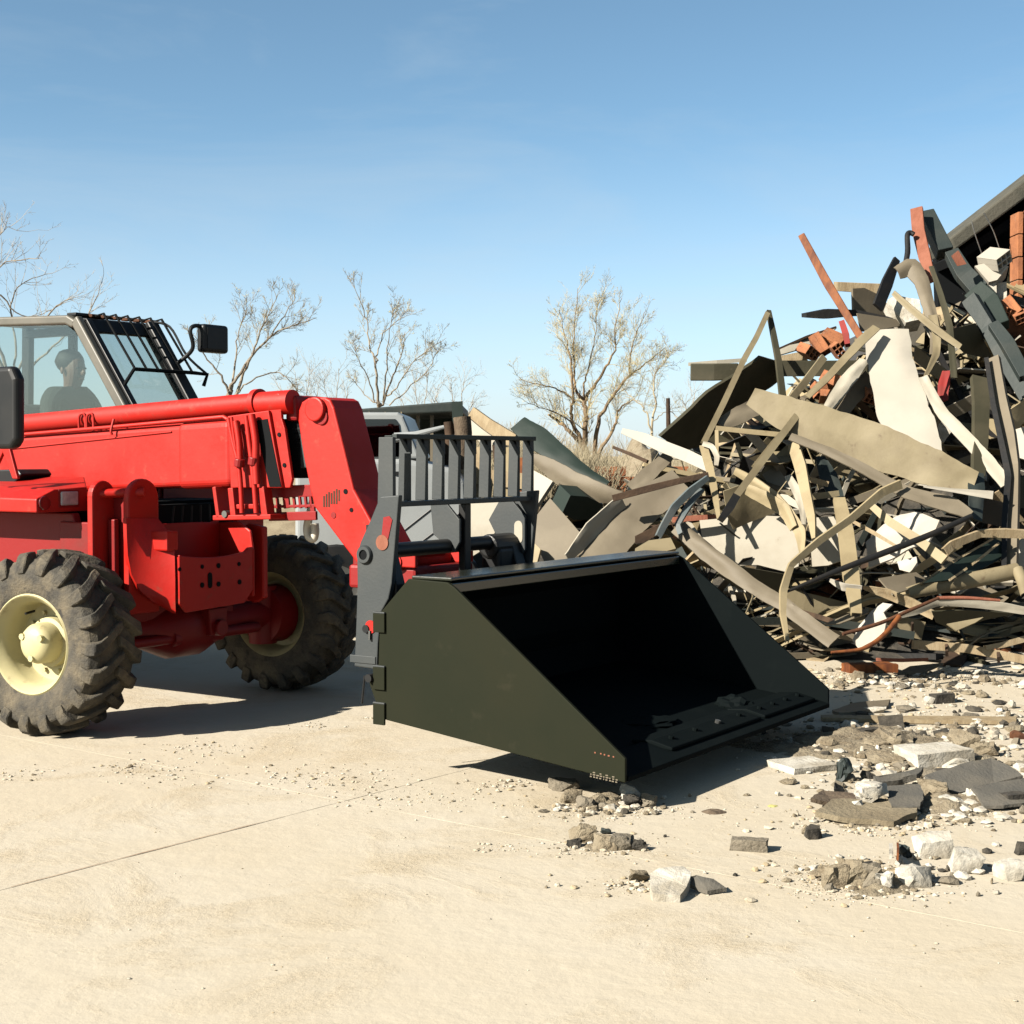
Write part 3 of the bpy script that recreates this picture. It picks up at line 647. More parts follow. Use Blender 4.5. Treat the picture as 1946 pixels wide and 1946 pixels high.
part(MB().box((XS1 - 0.03, ys[0] + 0.03, zt - 0.008), (XS1 + 0.004, ys[-1] + 0.03, zt + 0.018)).box((XS0 + 0.005, ys[0] + 0.03, zt + 0.001), (XS1 - 0.03, ys[-1] + 0.03, zt + 0.010)), 'top_rail', 'slate_steel', CA, bev=0.004)
part(MB().box((XS0, ys[0] + 0.03, zb - 0.03), (XS1 + 0.003, ys[-1] + 0.035, zb - 0.002)), 'bottom_rail', 'grille_grey', CA, bev=0.004)
# backing strips behind each slat top
for i, y in enumerate(ys[1:]):
    part(MB().prism([(XS0 + 0.03, zt - 0.004), (XS1 - 0.032, zt - 0.004), (XS1 - 0.03, zt - 0.09)], 'y', y + 0.015, y + 0.055), 'gusset', 'black', CA)
part(MB().tube([(2.28, -0.70, 1.175), (2.28, 0.64, 1.175)], 0.042, 18), 'cross_tube', 'black', CA, smooth=True)
yk = B(890, 1000, 2.36)[0]
part(MB().box((2.31, yk - 0.03, 0.70), (2.36, yk + 0.03, zb - 0.031)), 'mast', 'black', CA, bev=0.006)
ym = B(878, 990, 2.36)[0] - 0.02
part(MB().prism([(2.16, zb - 0.031), (2.28, zb - 0.031), (2.37, 1.33), (2.37, 1.20), (2.33, 1.14), (2.18, 1.24)], 'y', ym - 0.02, ym), 'lift_plate', 'grille_grey', CA, bev=0.004)
yr2 = B(1003, 1000, 2.38)[0] - 0.03
part(MB().prism([(2.12, 1.30), (2.20, zb - 0.031), (2.30, zb - 0.031), (2.39, 1.33), (2.39, 1.12), (2.30, 1.00)], 'y', yr2 - 0.02, yr2), 'lift_plate', 'grille_grey', CA, bev=0.004)
part(MB().prism(arc(2.345, 1.27, 0.03, 0, 180) + arc(2.345, 1.19, 0.03, 180, 360), 'y', yr2 - 0.024, yr2 - 0.0205), 'slot', 'cream_sheet', CA)
yv = B(945, 1050, 2.34)[0]
part(MB().box((2.22, yv, 0.72), (2.36, yv + 0.24, 1.14)).tube([(2.28, yv - 0.02, 1.15), (2.28, yv + 0.26, 1.15)], 0.075, 18), 'lock_block', 'black', CA, bev=0.02)
part(MB().box((2.19, yp + 0.04, 0.55), (2.24, 0.62, 0.80)).box((2.19, yp + 0.04, 1.30 - 0.12), (2.23, yp + 0.14, 1.32)), 'back_beam', 'black', CA)
part(MB().prism([(2.18, 0.55), (2.40, 0.78), (2.40, 1.0), (2.34, 1.20), (2.24, 1.22), (2.18, 1.1)], 'y', yp + 0.04, yp + 0.12), 'hook_plate', 'black', CA, bev=0.006)
part(MB().prism([(2.18, 0.55), (2.40, 0.78), (2.40, 1.0), (2.34, 1.20), (2.24, 1.22), (2.18, 1.1)], 'y', 0.50, 0.60), 'hook_plate', 'black', CA, bev=0.006)

# --- bucket
yn, yf = -0.95, 1.63
near = [(776, 1100), (850, 1107), (864, 1117), (1188, 1442), (1188, 1488), (725, 1366), (702, 1300), (700, 1285), (718, 1262), (722, 1165)]
bp = [A(px, py, yn) for px, py in near]
topL, top2, top3, lipt, lipb, heelb, heelm, _, _, back = bp
BK = MB()
t = 0.016
outer = [(top2[0], top2[1] - 0.05), (top2[0], top2[1] - 0.004), (topL[0], topL[1] - 0.004), (back[0] - 0.003, back[1]), tuple(v + d for v, d in zip(A(718, 1262, yn), (-0.004, 0))), (heelm[0] + 0.004, heelm[1]), (heelb[0], heelb[1] + 0.006), (lipb[0] - 0.03, lipb[1] + 0.012)]
inner = [(x + t, z + (t if i > 5 else (-t if i < 2 else 0))) for i, (x, z) in enumerate(outer)]
inner[0] = (top2[0] - t, top2[1] - 0.05); inner[1] = (top2[0] - t, top2[1] - 0.02); inner[2] = (topL[0] + t, topL[1] - 0.02)
inner[-1] = (outer[-1][0], outer[-1][1] + t)
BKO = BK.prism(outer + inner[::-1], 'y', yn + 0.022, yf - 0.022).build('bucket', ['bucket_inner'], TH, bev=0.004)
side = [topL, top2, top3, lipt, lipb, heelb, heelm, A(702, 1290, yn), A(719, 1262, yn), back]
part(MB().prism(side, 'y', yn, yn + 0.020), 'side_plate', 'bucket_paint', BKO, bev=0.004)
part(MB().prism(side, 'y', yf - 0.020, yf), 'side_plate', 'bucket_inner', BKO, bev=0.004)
part(MB().box((topL[0] + 0.005, yn + 0.021, topL[1] - 0.0035), (top2[0] + 0.012, yf - 0.021, topL[1] + 0.016)).box((top2[0] + 0.001, yn + 0.021, top2[1] - 0.06), (top2[0] + 0.014, yf - 0.021, top2[1] - 0.006)), 'top_rim', 'bucket_rim', BKO, bev=0.006)
zl = lipb[1] + 0.006
ce = [(lipt[0] - 0.24, zl + 0.070), (lipt[0] - 0.20, zl + 0.070), (lipt[0] + 0.01, zl + 0.022), (lipt[0] + 0.01, zl - 0.004), (lipt[0] - 0.22, zl + 0.018)]
part(MB().prism(ce, 'y', yn + 0.021, yf - 0.021), 'cutting_edge', 'bucket_inner', BKO, bev=0.004)
for (a, b) in ((-0.35, 0.75), (0.80, 1.55)):
    dzx = (0.022 - 0.070) / 0.21
    wp = [(lipt[0] - 0.30, zl + 0.074), (lipt[0] - 0.18, zl + 0.085), (lipt[0] - 0.06, zl + 0.058), (lipt[0] - 0.06, zl + 0.04), (lipt[0] - 0.30, zl + 0.06)]
    q = part(MB().prism(wp, 'y', a, b), 'wear_plate', 'bucket_inner', BKO, bev=0.006)
    for k in range(4):
        yy = a + (b - a) * (k + 0.5) / 4
        part(MB().tube([(lipt[0] - 0.14, yy, zl + 0.07), (lipt[0] - 0.135, yy, zl + 0.092)], 0.016, 8), 'bolt', 'steel' if k == 2 and a < 0 else 'bucket_inner', BKO)
for (py, h2) in ((1166, 0.10), (1268, 0.12), (1338, 0.11)):
    x, z = A(727, py, yn)
    q = part(MB().box((x - 0.055, yn - 0.014, z - h2), (x + 0.022, yn - 0.001, z)), 'tab', 'bucket_paint', BKO, bev=0.003)
    part(MB().box((x - 0.055, yn - 0.0145, z + 0.0005), (x + 0.022, yn + 0.016, z + 0.009)), 'tab_lit_top', 'grille_grey', BKO, bev=0.002)  # paler strip painting the sunlit top face of each tab
x, z = A(706, 1288, yn); part(MB().tube([(x, yn - 0.03, z), (x, yn + 0.02, z)], 0.022, 12).tube([(x - 0.03, yn - 0.02, z + 0.01), (x - 0.05, yn - 0.02, z - 0.14)], 0.006, 8), 'latch_pin', 'black', BKO)
rr = random.Random(7)
m = MB()
for k in range(9):
    x, z = A(1124 + k * 6, 1472 + k * 1.35, yn)
    for j in range(2 + k % 2): m.box((x - 0.007 + rr.uniform(-.003, .003), yn - 0.0016, z - 0.012 + 0.011 * j), (x + rr.uniform(0.001, 0.008), yn - 0.0008, z - 0.006 + 0.011 * j))
part(m, 'stencil_mark', 'grey_sheet', BKO)
m = MB()
for px, py, w in ((1131, 1430, 4), (1142, 1432, 4), (1149, 1434, 4), (1157, 1436, 5), (1166, 1438, 4)):
    x, z = A(px, py, yn); m.box((x - w / 1000, yn - 0.0016, z - 0.004), (x + w / 1000, yn - 0.0008, z + 0.003))
part(m, 'paint_chip', 'wood_pink', BKO)
for yy in (-0.45, 0.30): part(MB().box((2.37, yy - 0.04, 0.60), (2.43, yy + 0.04, 0.95)), 'hook', 'black', BKO)
# caked soil in the floor of the bucket
for (yy, xx, sx, sy, sz) in ((0.98, 3.62, 0.13, 0.10, 0.07), (0.2, 3.45, 0.16, 0.2, 0.02)):
    bmx = bmesh.new(); bmesh.ops.create_icosphere(bmx, subdivisions=3, radius=1)
    for v in bmx.verts:
        n = noise.noise(v.co * 2.2 + Vector((yy * 9, 0, 0))) * 0.35 + noise.noise(v.co * 6) * 0.15
        v.co = Vector((v.co.x * sx, v.co.y * sy, v.co.z * sz)) * (1 + n)
    zf = heelb[1] + (lipb[1] - heelb[1]) * (xx - heelb[0]) / (lipb[0] - heelb[0]) + 0.02
    bmesh.ops.translate(bmx, verts=bmx.verts, vec=(xx, yy, zf))
    me = bpy.data.meshes.new('soil'); bmx.to_mesh(me); bmx.free(); me.materials.append(MATS['bucket_inner'])
    link('caked_soil', me, BKO)

# --- cab
yR, yL = 0.32, 1.00
rf = A(150, 601, yR); pbm = A(238, 773, yR)
zr = rf[1]; xr = rf[0]
sx_, sz_ = pbm[0] - rf[0], pbm[1] - rf[1]
def pil(t): return (xr + sx_ * t, zr + sz_ * t)
low = pil(1.75)
m = MB()
d = Vector((sx_, sz_)).normalized(); nn = Vector((-d.y, d.x)) * 0.046
def strut(mb, a, b, w, y0, y1):
    a = Vector(a); b = Vector(b); t = (b - a).normalized(); n = Vector((-t.y, t.x)) * w / 2
    mb.prism([tuple(a + n), tuple(b + n), tuple(b - n), tuple(a - n)], 'y', y0, y1)
strut(m, (xr - 0.03, zr - 0.02), low, 0.085, yR - 0.03, yR + 0.03)
XRe = -2.75
m.prism([(XRe, zr + 0.055), (xr - 0.10, zr + 0.012), (xr + 0.0, zr - 0.035), (xr - 0.045, zr - 0.085), (xr - 0.12, zr - 0.055), (XRe, zr - 0.015)], 'y', yR - 0.03, yR + 0.05)
strut(m, (XRe, zr + 0.04), (XRe - 0.05, 1.1), 0.09, yR - 0.03, yR + 0.03)
CB = m.build('cab', 'cab_beige', TH, bev=0.015, seg=3)
m = MB()
strut(m, (xr + 0.035, zr - 0.03), (low[0] + 0.055, low[1]), 0.035, yR + 0.03, yR + 0.08)
part(m, 'screen_frame', 'black', CB, bev=0.006)
m = MB(); strut(m, (xr + 0.01, zr - 0.02), (low[0] - 0.0, low[1]), 0.10, yL - 0.06, yL + 0.05); part(m, 'front_pillar', 'black', CB, bev=0.01)
m = MB(); strut(m, (XRe, zr + 0.03), (XRe - 0.05, 1.1), 0.09, yL - 0.03, yL + 0.03); part(m, 'rear_pillar', 'black', CB, bev=0.01)
part(MB().prism([(xr - 0.14, zr + 0.005), (xr + 0.02, zr - 0.01), (xr + 0.075, zr - 0.105), (xr + 0.055, zr - 0.12), (xr - 0.04, zr - 0.10), (xr - 0.14, zr - 0.04)], 'y', yR + 0.05, yL - 0.04), 'roof_header', 'black', CB, bev=0.008)
part(MB().prism([(XRe, zr + 0.05), (xr - 0.12, zr + 0.008), (xr - 0.12, zr - 0.02), (XRe, zr + 0.02)], 'y', yR + 0.051, yL), 'roof', 'cab_beige', CB, bev=0.01)
m = MB(); strut(m, (-2.2, zr - 0.03), (-2.2, 1.3), 0.07, yL - 0.03, yL + 0.02); m.box((XRe, yL - 0.04, zr - 0.06), (xr - 0.1, yL + 0.02, zr + 0.01)); part(m, 'side_frame', 'black', CB, bev=0.01)
part(MB().box((XRe - 0.05, yR - 0.03, 1.0), (low[0], yR + 0.02, 1.62)).box((XRe, yL - 0.03, 1.0), (low[0], yL + 0.02, 1.62)).box((low[0] - 0.05, yR, 1.0), (low[0] + 0.02, yL, 1.50)).box((XRe, yR, 1.0), (XRe + 0.04, yL, 1.7)), 'cab_body', 'red_shaded', CB)
part(MB().prism([(XRe + 0.04, zr - 0.02), (xr - 0.13, zr - 0.058), (xr - 0.04, zr - 0.11), (low[0] - 0.05, low[1]), (XRe, low[1])], 'y', yR - 0.006, yR), 'side_window', 'cab_glass', CB)
part(MB().prism([(xr + 0.04, zr - 0.09), (low[0] + 0.01, low[1]), (low[0] + 0.016, low[1]), (xr + 0.046, zr - 0.09)], 'y', yR + 0.08, yL - 0.04), 'windscreen', 'cab_glass', CB)
# windscreen guard
gd = Vector((sx_, 0, sz_)).normalized(); gn = Vector((gd.z * -1, 0, gd.x)); gn = gn if gn.x > 0 else -gn
def gpt(t, y, o=0.09): return Vector((xr, y, zr)) + Vector((sx_, 0, sz_)) * t + gn * o
yg6 = [yR + 0.17 + 0.115 * i for i in range(6)]
for i, y in enumerate(yg6):
    top = Vector((xr - 0.03, y, zr + 0.012)); k = gpt(0.02, y, 0.075)
    part(MB().tube([top, k, gpt(0.66, y + 0.01)], 0.0095, 8), 'guard_bar', 'black_matte', CB, smooth=True)
    part(MB().box((xr - 0.10, y - 0.03, zr + 0.006), (xr - 0.02, y + 0.035, zr + 0.030)), 'guard_clip', 'rust', CB, bev=0.006)
part(MB().tube([gpt(0.80, yR + 0.05, 0.03), gpt(0.66, yg6[0]), gpt(0.66, yg6[-1] + 0.01), gpt(0.67, yg6[-1] + 0.16), gpt(0.75, yg6[-1] + 0.13, 0.03)], 0.015, 10), 'guard_rail', 'black_matte', CB, smooth=True)
part(MB().tube(curve([(xr - 0.02, yL + 0.02, zr + 0.01), gpt(0.12, yL + 0.09), gpt(0.45, yL + 0.11), gpt(0.67, yg6[-1] + 0.16)], 5), 0.010, 8), 'guard_bar', 'black', CB, smooth=True)
part(MB().box((xr - 0.16, yR + 0.02, zr + 0.008), (xr - 0.06, yR + 0.36, zr + 0.035)), 'roof_strip', 'black', CB, bev=0.008)
# far mirror
y0, z0 = B(381, 615, -0.9); y1, z1 = B(429, 673, -0.9)
FM = MB().box((-0.95, y0, z1), (-0.86, y1, z0)).build('mirror', 'black', TH, bev=0.028, seg=4)
MB().box((-0.858, y0 + 0.03, z1 + 0.03), (-0.855, y1 - 0.03, z0 - 0.03)).build('mirror_glass', 'black', FM)
MB().tube(curve([(xr + 0.25, yL + 0.03, zr - 0.33), (-0.93, yL + 0.06, z1 + 0.02), (-0.92, yL + 0.03, z0 - 0.06), (-0.91, y0 - 0.05, z0 - 0.02), (-0.91, y0 + 0.03, z0 - 0.02)], 6), 0.016, 10).build('mirror_arm', 'black', FM, True)
MB().tube([(xr + 0.22, yL + 0.02, zr - 0.30), (xr + 0.26, yL + 0.05, zr - 0.38)], 0.04, 12).build('mirror_clamp', 'black', FM, bev=0.01)
# seat and steering wheel
m = MB().box((-2.12, 0.44, 1.34), (-1.62, 0.90, 1.47)).prism([(-2.18, 1.44), (-2.05, 1.44), (-2.14, 2.10), (-2.24, 2.10)], 'y', 0.46, 0.88)
part(m, 'seat', 'seat_fabric', CB, bev=0.05, seg=4)
part(MB().lathe([(0.17, -0.012), (0.185, 0), (0.17, 0.012), (0.16, 0), (0.17, -0.012)], 28, Matrix.Translation((-1.36, 0.66, 1.88)) @ Matrix.Rotation(R(65), 4, 'Y') @ Matrix.Rotation(R(90), 4, 'X')).tube([(-1.15, 0.66, 1.3), (-1.36, 0.66, 1.88)], 0.025, 10), 'steering_wheel', 'black', CB, smooth=True)

# --- the driver (seated, seen through the side glass)
PR = thing('person', 'driver in dark jacket sitting behind the cab glass of the red telehandler', 'person', TH.matrix_basis @ Vector((-2.02, 0.66, 1.42)) if False else (0, 0, 0))
PR.matrix_world = Matrix.Translation(MROOT + MF * -1.84 + ML * 0.66 + Vector((0, 0, 1.68))) @ Matrix.Rotation(MYAW, 4, 'Z')
def skin(name, pts, edges, rad, mt, parent, sub=2, root=0):
    me = bpy.data.meshes.new(name); me.from_pydata(pts, edges, []); me.materials.append(MATS[mt])
    o = link(name, me, parent)
    o.modifiers.new('skin', 'SKIN')
    if not me.skin_vertices: me.attributes
    bm = bmesh.new(); bm.from_mesh(me); lay = bm.verts.layers.skin.verify(); bm.verts.ensure_lookup_table()
    for i, v in enumerate(bm.verts):
        r = rad[i]; v[lay].radius = r if isinstance(r, tuple) else (r, r); v[lay].use_root = (i == root)
    bm.to_mesh(me); bm.free()
    s = o.modifiers.new('sub', 'SUBSURF'); s.levels = sub; s.render_levels = sub
    me.polygons.foreach_set('use_smooth', [True] * len(me.polygons))
    return o
P_ = [(0, 0, 0.02), (-0.03, 0, 0.20), (-0.04, 0, 0.36), (-0.02, 0, 0.47), (0.005, 0, 0.525), (0.03, 0, 0.585), (0.045, 0, 0.64), (0.04, 0, 0.72), (0.03, 0, 0.78)]
E_ = [(i, i + 1) for i in range(8)]; RD = [(.15, .13), (.145, .12), (.16, .12), (.14, .10), (.062, .062), (.07, .075), (.085, .098), (.09, .105), (.06, .075)]
for s in (-1, 1):
    k = len(P_)
    P_ += [(-0.02, s * 0.18, 0.47), (0.06, s * 0.25, 0.24), (0.28, s * 0.20, 0.22), (0.40, s * 0.15, 0.28), (0.46, s * 0.13, 0.31)]
    RD += [0.075, 0.055, 0.045, 0.032, 0.03]; E_ += [(3, k), (k, k + 1), (k + 1, k + 2), (k + 2, k + 3), (k + 3, k + 4)]
    k = len(P_)
    P_ += [(0.05, s * 0.10, 0.03), (0.42, s * 0.15, 0.07), (0.50, s * 0.15, -0.28), (0.60, s * 0.15, -0.33)]
    RD += [0.10, 0.075, 0.05, 0.04]; E_ += [(0, k), (k, k + 1), (k + 1, k + 2), (k + 2, k + 3)]
skin('body', P_, E_, RD, 'skin', PR)
for s in (-1, 1):                                                   # five fingers closing on the wheel rim
    for j in range(4):
        b = Vector((0.47, s * 0.13 + (j - 1.5) * 0.018, 0.325 - abs(j - 1.3) * 0.003)); L = (0.034, 0.04, 0.036, 0.028)[j]
        skin('finger', [b - Vector((0.02, 0, 0)), b + Vector((L * .6, 0, 0.008)), b + Vector((L, 0, -0.012)), b + Vector((L * .8, 0, -0.032))], [(0, 1), (1, 2), (2, 3)], [.010, .009, .008, .007], 'skin', PR, 1)
    b = Vector((0.43, s * 0.11, 0.30)); skin('thumb', [b, b + Vector((0.02, -s * 0.03, 0.0)), b + Vector((0.045, -s * 0.035, -0.005))], [(0, 1), (1, 2)], [.011, .010, .008], 'skin', PR, 1)
JP = [(0, 0, 0.0), (-0.03, 0, 0.20), (-0.04, 0, 0.36), (-0.02, 0, 0.475), (0.0, 0, 0.53)]; JE = [(0, 1), (1, 2), (2, 3), (3, 4)]; JR = [(.165, .145), (.16, .135), (.178, .135), (.15, .11), (.075, .075)]
for s in (-1, 1):
    k = len(JP); JP += [(-0.02, s * 0.18, 0.475), (0.06, s * 0.25, 0.24), (0.27, s * 0.202, 0.22)]; JR += [.09, .07, .058]; JE += [(3, k), (k, k + 1), (k + 1, k + 2)]
skin('jacket', JP, JE, JR, 'jacket', PR)
def blob(name, c, s, mt, parent, n=0.0, sub=3, cut=None):
    bm = bmesh.new(); bmesh.ops.create_icosphere(bm, subdivisions=sub, radius=1)
    for v in bm.verts:
        k = 1 + n * noise.noise(v.co * 3.1)
        v.co = Vector((c[0] + v.co.x * s[0] * k, c[1] + v.co.y * s[1] * k, c[2] + v.co.z * s[2] * k))
    if cut: bmesh.ops.delete(bm, geom=[v for v in bm.verts if cut(v.co)], context='VERTS')
    me = bpy.data.meshes.new(name); bm.to_mesh(me); bm.free(); me.materials.append(MATS[mt]); me.polygons.foreach_set('use_smooth', [True] * len(me.polygons))
    return link(name, me, parent)
blob('hair', (-0.004, 0, 0.745), (0.112, 0.108, 0.098), 'hair', PR, 0.08)
blob('nose', (0.145, 0, 0.655), (0.028, 0.016, 0.026), 'skin', PR, sub=2)
for s in (-1, 1):
    blob('eye', (0.1265, s * 0.036, 0.69), (0.012, 0.016, 0.009), 'hair', PR, sub=2)
    blob('ear', (0.025, s * 0.100, 0.672), (0.018, 0.009, 0.028), 'skin', PR, sub=2)
blob('mouth', (0.130, 0, 0.605), (0.012, 0.028, 0.007), 'wood_pink', PR, sub=2)
# ------------------------------------------------------------------ the demolition pile
CROP = {'a': (1450, 340, 3.865), 'b': (1450, 800, 3.865), 'c': (1000, 680, 3.864), 'p': (0, 0, 1.0)}
def px_of(q, crop): ox, oy, s = CROP[crop]; return ox + q[0] / s, oy + q[1] / s
def Yd(px, py): return 11.75 + (1290 - py) * 0.0042 + max(0, (1350 - px)) * 0.0012
def sec_loft(mb, rows, closed=True):
    n = len(rows[0]); vs = [v for r in rows for v in r]; fs = []
    for i in range(len(rows) - 1):
        for k in range(n if closed else n - 1):
            fs.append((i * n + k, i * n + (k + 1) % n, (i + 1) * n + (k + 1) % n, (i + 1) * n + k))
    if closed: fs += [list(range(n)), [(len(rows) - 1) * n + k for k in range(n - 1, -1, -1)]]
    mb.add(vs, fs)
SEEDN = [0]
def strip(name, label, cat, crop, pts, w, mt, dy=0.0, tilt=0.0, th=0.012, prof='sheet', n=5, crumple=0.012, curl=0.0, d=0.05, bev=0.0, twist=0.0, group=None):
    s = CROP[crop][2]; W = []; ws = w if isinstance(w, (list, tuple)) else [w] * len(pts)
    for q in pts:
        px, py = px_of(q, crop); W.append(at(px, py, Yd(px, py) + dy + (q[2] if len(q) > 2 else 0)))
    if prof in ('tube', 'half'): P = curve(W, n)
    elif len(W) == 2: P = [W[0].lerp(W[1], i / 6) for i in range(7)]
    else:                                                           # creased, not flowing
        n2 = n + 2; Pc = curve(W, n2); Pl = [W[min(i // n2, len(W) - 2)].lerp(W[min(i // n2, len(W) - 2) + 1], (i - min(i // n2, len(W) - 2) * n2) / n2) for i in range(len(Pc))]
        kk = 0.75 if prof in ('beam', 'U') else 0.5; P = [a.lerp(b, kk) for a, b in zip(Pc, Pl)]
    m = len(P) - 1; rows = []; SEEDN[0] += 1; so = Vector((SEEDN[0] * 7.3, 0, 0)); mb = MB()
    wl = []
    for i in range(m + 1):
        t = i / m * (len(ws) - 1); a = int(min(t, len(ws) - 2)) if len(ws) > 1 else 0
        wl.append((ws[a] * (1 - (t - a)) + ws[a + 1] * (t - a)) if len(ws) > 1 else ws[0])
    tube_r = []
    for i, p in enumerate(P):
        t = (P[min(i + 1, m)] - P[max(i - 1, 0)]).normalized(); v = (p - CC).normalized()
        u = t.cross(v); u = u.normalized() if u.length > 1e-4 else Vector((1, 0, 0))
        v2 = u.cross(t).normalized()
        if v2.dot(v) < 0: v2 = -v2
        tl = R(tilt + twist * (i / m - 0.5)); up = u * math.cos(tl) + v2 * math.sin(tl)
        nn = up.cross(t).normalized()
        if nn.dot(v) > 0: nn = -nn
        hw = wl[i] / s / FPX * (p - CC).length / max(0.45, math.cos(tl)) / 2
        tube_r.append(hw)
        if prof == 'sheet':
            K = 7; top = []; bot = []
            for k in range(K):
                f = k / (K - 1) * 2 - 1
                o = curl * hw * (1 - f * f) + crumple * 1.6 * (noise.noise(p * 2.3 + so + up * f * 0.8) + 0.6 * abs(noise.noise(p * 5 + so + up * f)) + 0.3 * noise.noise(p * 13 + so + up * f)) * min(1, hw / 0.05)
                e = 1 + (0.09 * noise.noise(p * 7 + so + up * f) + 0.06 * noise.noise(p * 23 + so + up * f * 3)) * (1 if abs(f) > .9 else 0)
                q = p + up * (f * hw * e) + nn * o
                top.append(q); bot.append(q - nn * th)
            rows.append(top + bot[::-1])
        elif prof == 'beam': rows.append([p + up * hw, p - up * hw, p - up * hw - nn * d, p + up * hw - nn * d])
        elif prof == 'U': rows.append([p + up * hw, p - up * hw, p - up * hw - nn * d, p - up * (hw - th) - nn * d, p - up * (hw - th) - nn * th, p + up * (hw - th) - nn * th, p + up * (hw - th) - nn * d, p + up * hw - nn * d])
        elif prof == 'half':
            o = [p + up * (hw * math.cos(R(a))) + nn * (hw * 0.8 * math.sin(R(a))) for a in range(0, 181, 20)]
            ii = [p + up * ((hw - th) * math.cos(R(a))) + nn * ((hw - th) * 0.8 * math.sin(R(a))) for a in range(180, -1, -20)]
            rows.append(o + ii)
    if prof == 'tube': mb.tube(P, tube_r, 12)
    else: sec_loft(mb, rows)
    ctr = P[len(P) // 2]; mb.v = [tuple(Vector(v) - ctr) for v in mb.v]
    o = mb.build(name, mt, None, prof in ('sheet', 'tube', 'half'), bev, ang=45); o.location = ctr
    return tag(o, label, cat, group)
def panel(name, label, cat, crop, pts, mt, dy=0.0, gx=0.0, gy=0.0, th=0.02, bev=0.0, wrinkle=0.0, group=None, sub=0):
    q = [px_of(p, crop) for p in pts]; cx = sum(p[0] for p in q) / len(q); cy = sum(p[1] for p in q) / len(q); Y0 = Yd(cx, cy) + dy
    W = [at(x, y, Y0 + gx * (x - cx) / 100 + gy * (y - cy) / 100) for x, y in q]
    ctr = sum(W, Vector()) / len(W)
    nn = Vector()
    for i in range(len(W)): a = W[i] - ctr; b = W[(i + 1) % len(W)] - ctr; nn += a.cross(b)
    nn.normalize()
    if nn.dot(ctr - CC) > 0: nn = -nn
    SEEDN[0] += 1; so = Vector((SEEDN[0] * 5.1, 0, 0)); bm = bmesh.new()
    f = bm.faces.new([bm.verts.new(w - ctr) for w in W])
    if wrinkle or sub:
        bmesh.ops.triangulate(bm, faces=bm.faces[:]); bmesh.ops.subdivide_edges(bm, edges=bm.edges[:], cuts=sub or 4, use_grid_fill=True)
        bmesh.ops.triangulate(bm, faces=bm.faces[:])
        for v in bm.verts: v.co += nn * wrinkle * (noise.noise(v.co * 2.2 + so) + 0.5 * noise.noise(v.co * 6 + so))
    r = bmesh.ops.extrude_face_region(bm, geom=bm.faces[:]); bmesh.ops.translate(bm, verts=[v for v in r['geom'] if isinstance(v, bmesh.types.BMVert)], vec=-nn * th)
    bmesh.ops.recalc_face_normals(bm, faces=bm.faces)
    me = bpy.data.meshes.new(name); bm.to_mesh(me); bm.free(); me.materials.append(MATS[mt])
    if wrinkle: me.polygons.foreach_set('use_smooth', [True] * len(me.polygons)); me.set_sharp_from_angle(angle=R(40))
    o = link(name, me); o.location = ctr
    if bev: b = o.modifiers.new('bevel', 'BEVEL'); b.width = bev; b.segments = 2; b.limit_method = 'ANGLE'
    return tag(o, label, cat, group)

# core of the heap and its uncountable small debris
LINE = [(860, 985), (980, 960), (1060, 945), (1200, 930), (1300, 905), (1400, 800), (1500, 745), (1600, 700), (1700, 640), (1800, 585), (1960, 540), (2300, 470), (2600, 480)]
def line_at(px):
    if px <= LINE[0][0]: return 1010 + (LINE[0][0] - px) * 0.3
    for (a, b), (c, d) in zip(LINE, LINE[1:]):
        if px <= c: return b + (d - b) * (px - a) / (c - a)
    return LINE[-1][1]
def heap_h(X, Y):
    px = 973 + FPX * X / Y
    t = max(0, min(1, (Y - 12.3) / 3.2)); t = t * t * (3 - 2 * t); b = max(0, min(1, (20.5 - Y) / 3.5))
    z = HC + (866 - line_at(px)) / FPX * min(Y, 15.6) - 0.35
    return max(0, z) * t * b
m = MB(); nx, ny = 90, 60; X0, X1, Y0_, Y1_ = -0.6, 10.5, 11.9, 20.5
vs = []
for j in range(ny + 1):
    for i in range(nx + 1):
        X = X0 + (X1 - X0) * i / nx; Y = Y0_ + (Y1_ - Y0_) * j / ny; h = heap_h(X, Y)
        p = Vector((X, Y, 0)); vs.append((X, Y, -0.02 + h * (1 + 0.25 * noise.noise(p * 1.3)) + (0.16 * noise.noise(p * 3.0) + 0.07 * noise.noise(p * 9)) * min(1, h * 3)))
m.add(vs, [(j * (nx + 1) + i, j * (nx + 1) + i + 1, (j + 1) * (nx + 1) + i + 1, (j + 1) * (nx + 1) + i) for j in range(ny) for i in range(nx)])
hp_ = m.build('rubble_heap', 'dark_stone', None, True); hp_['kind'] = 'stuff'; hp_['label'] = 'rubble core of the demolition heap, coloured dark as shaded gaps'  # dark colour stands in for deep shade between the pieces
FM_ = ['cream_sheet', 'tan_sheet', 'grey_sheet', 'olive_sheet', 'black_steel', 'wood_pale', 'terracotta', 'plaster', 'white_sheet', 'slate_steel', 'yellow_tan', 'wood_brown']
FWT = [5, 12, 8, 8, 6, 5, 2, 1, 1, 5, 7, 3]
rt_ = random.Random(29)
LABS = set(); CW = {'tan_sheet': 'tan', 'olive_sheet': 'olive', 'yellow_tan': 'yellowish', 'grey_sheet': 'grey-brown', 'cream_sheet': 'cream', 'wood_pale': 'pale wooden', 'black_steel': 'black', 'slate_steel': 'dark slate', 'wood_brown': 'dark brown'}
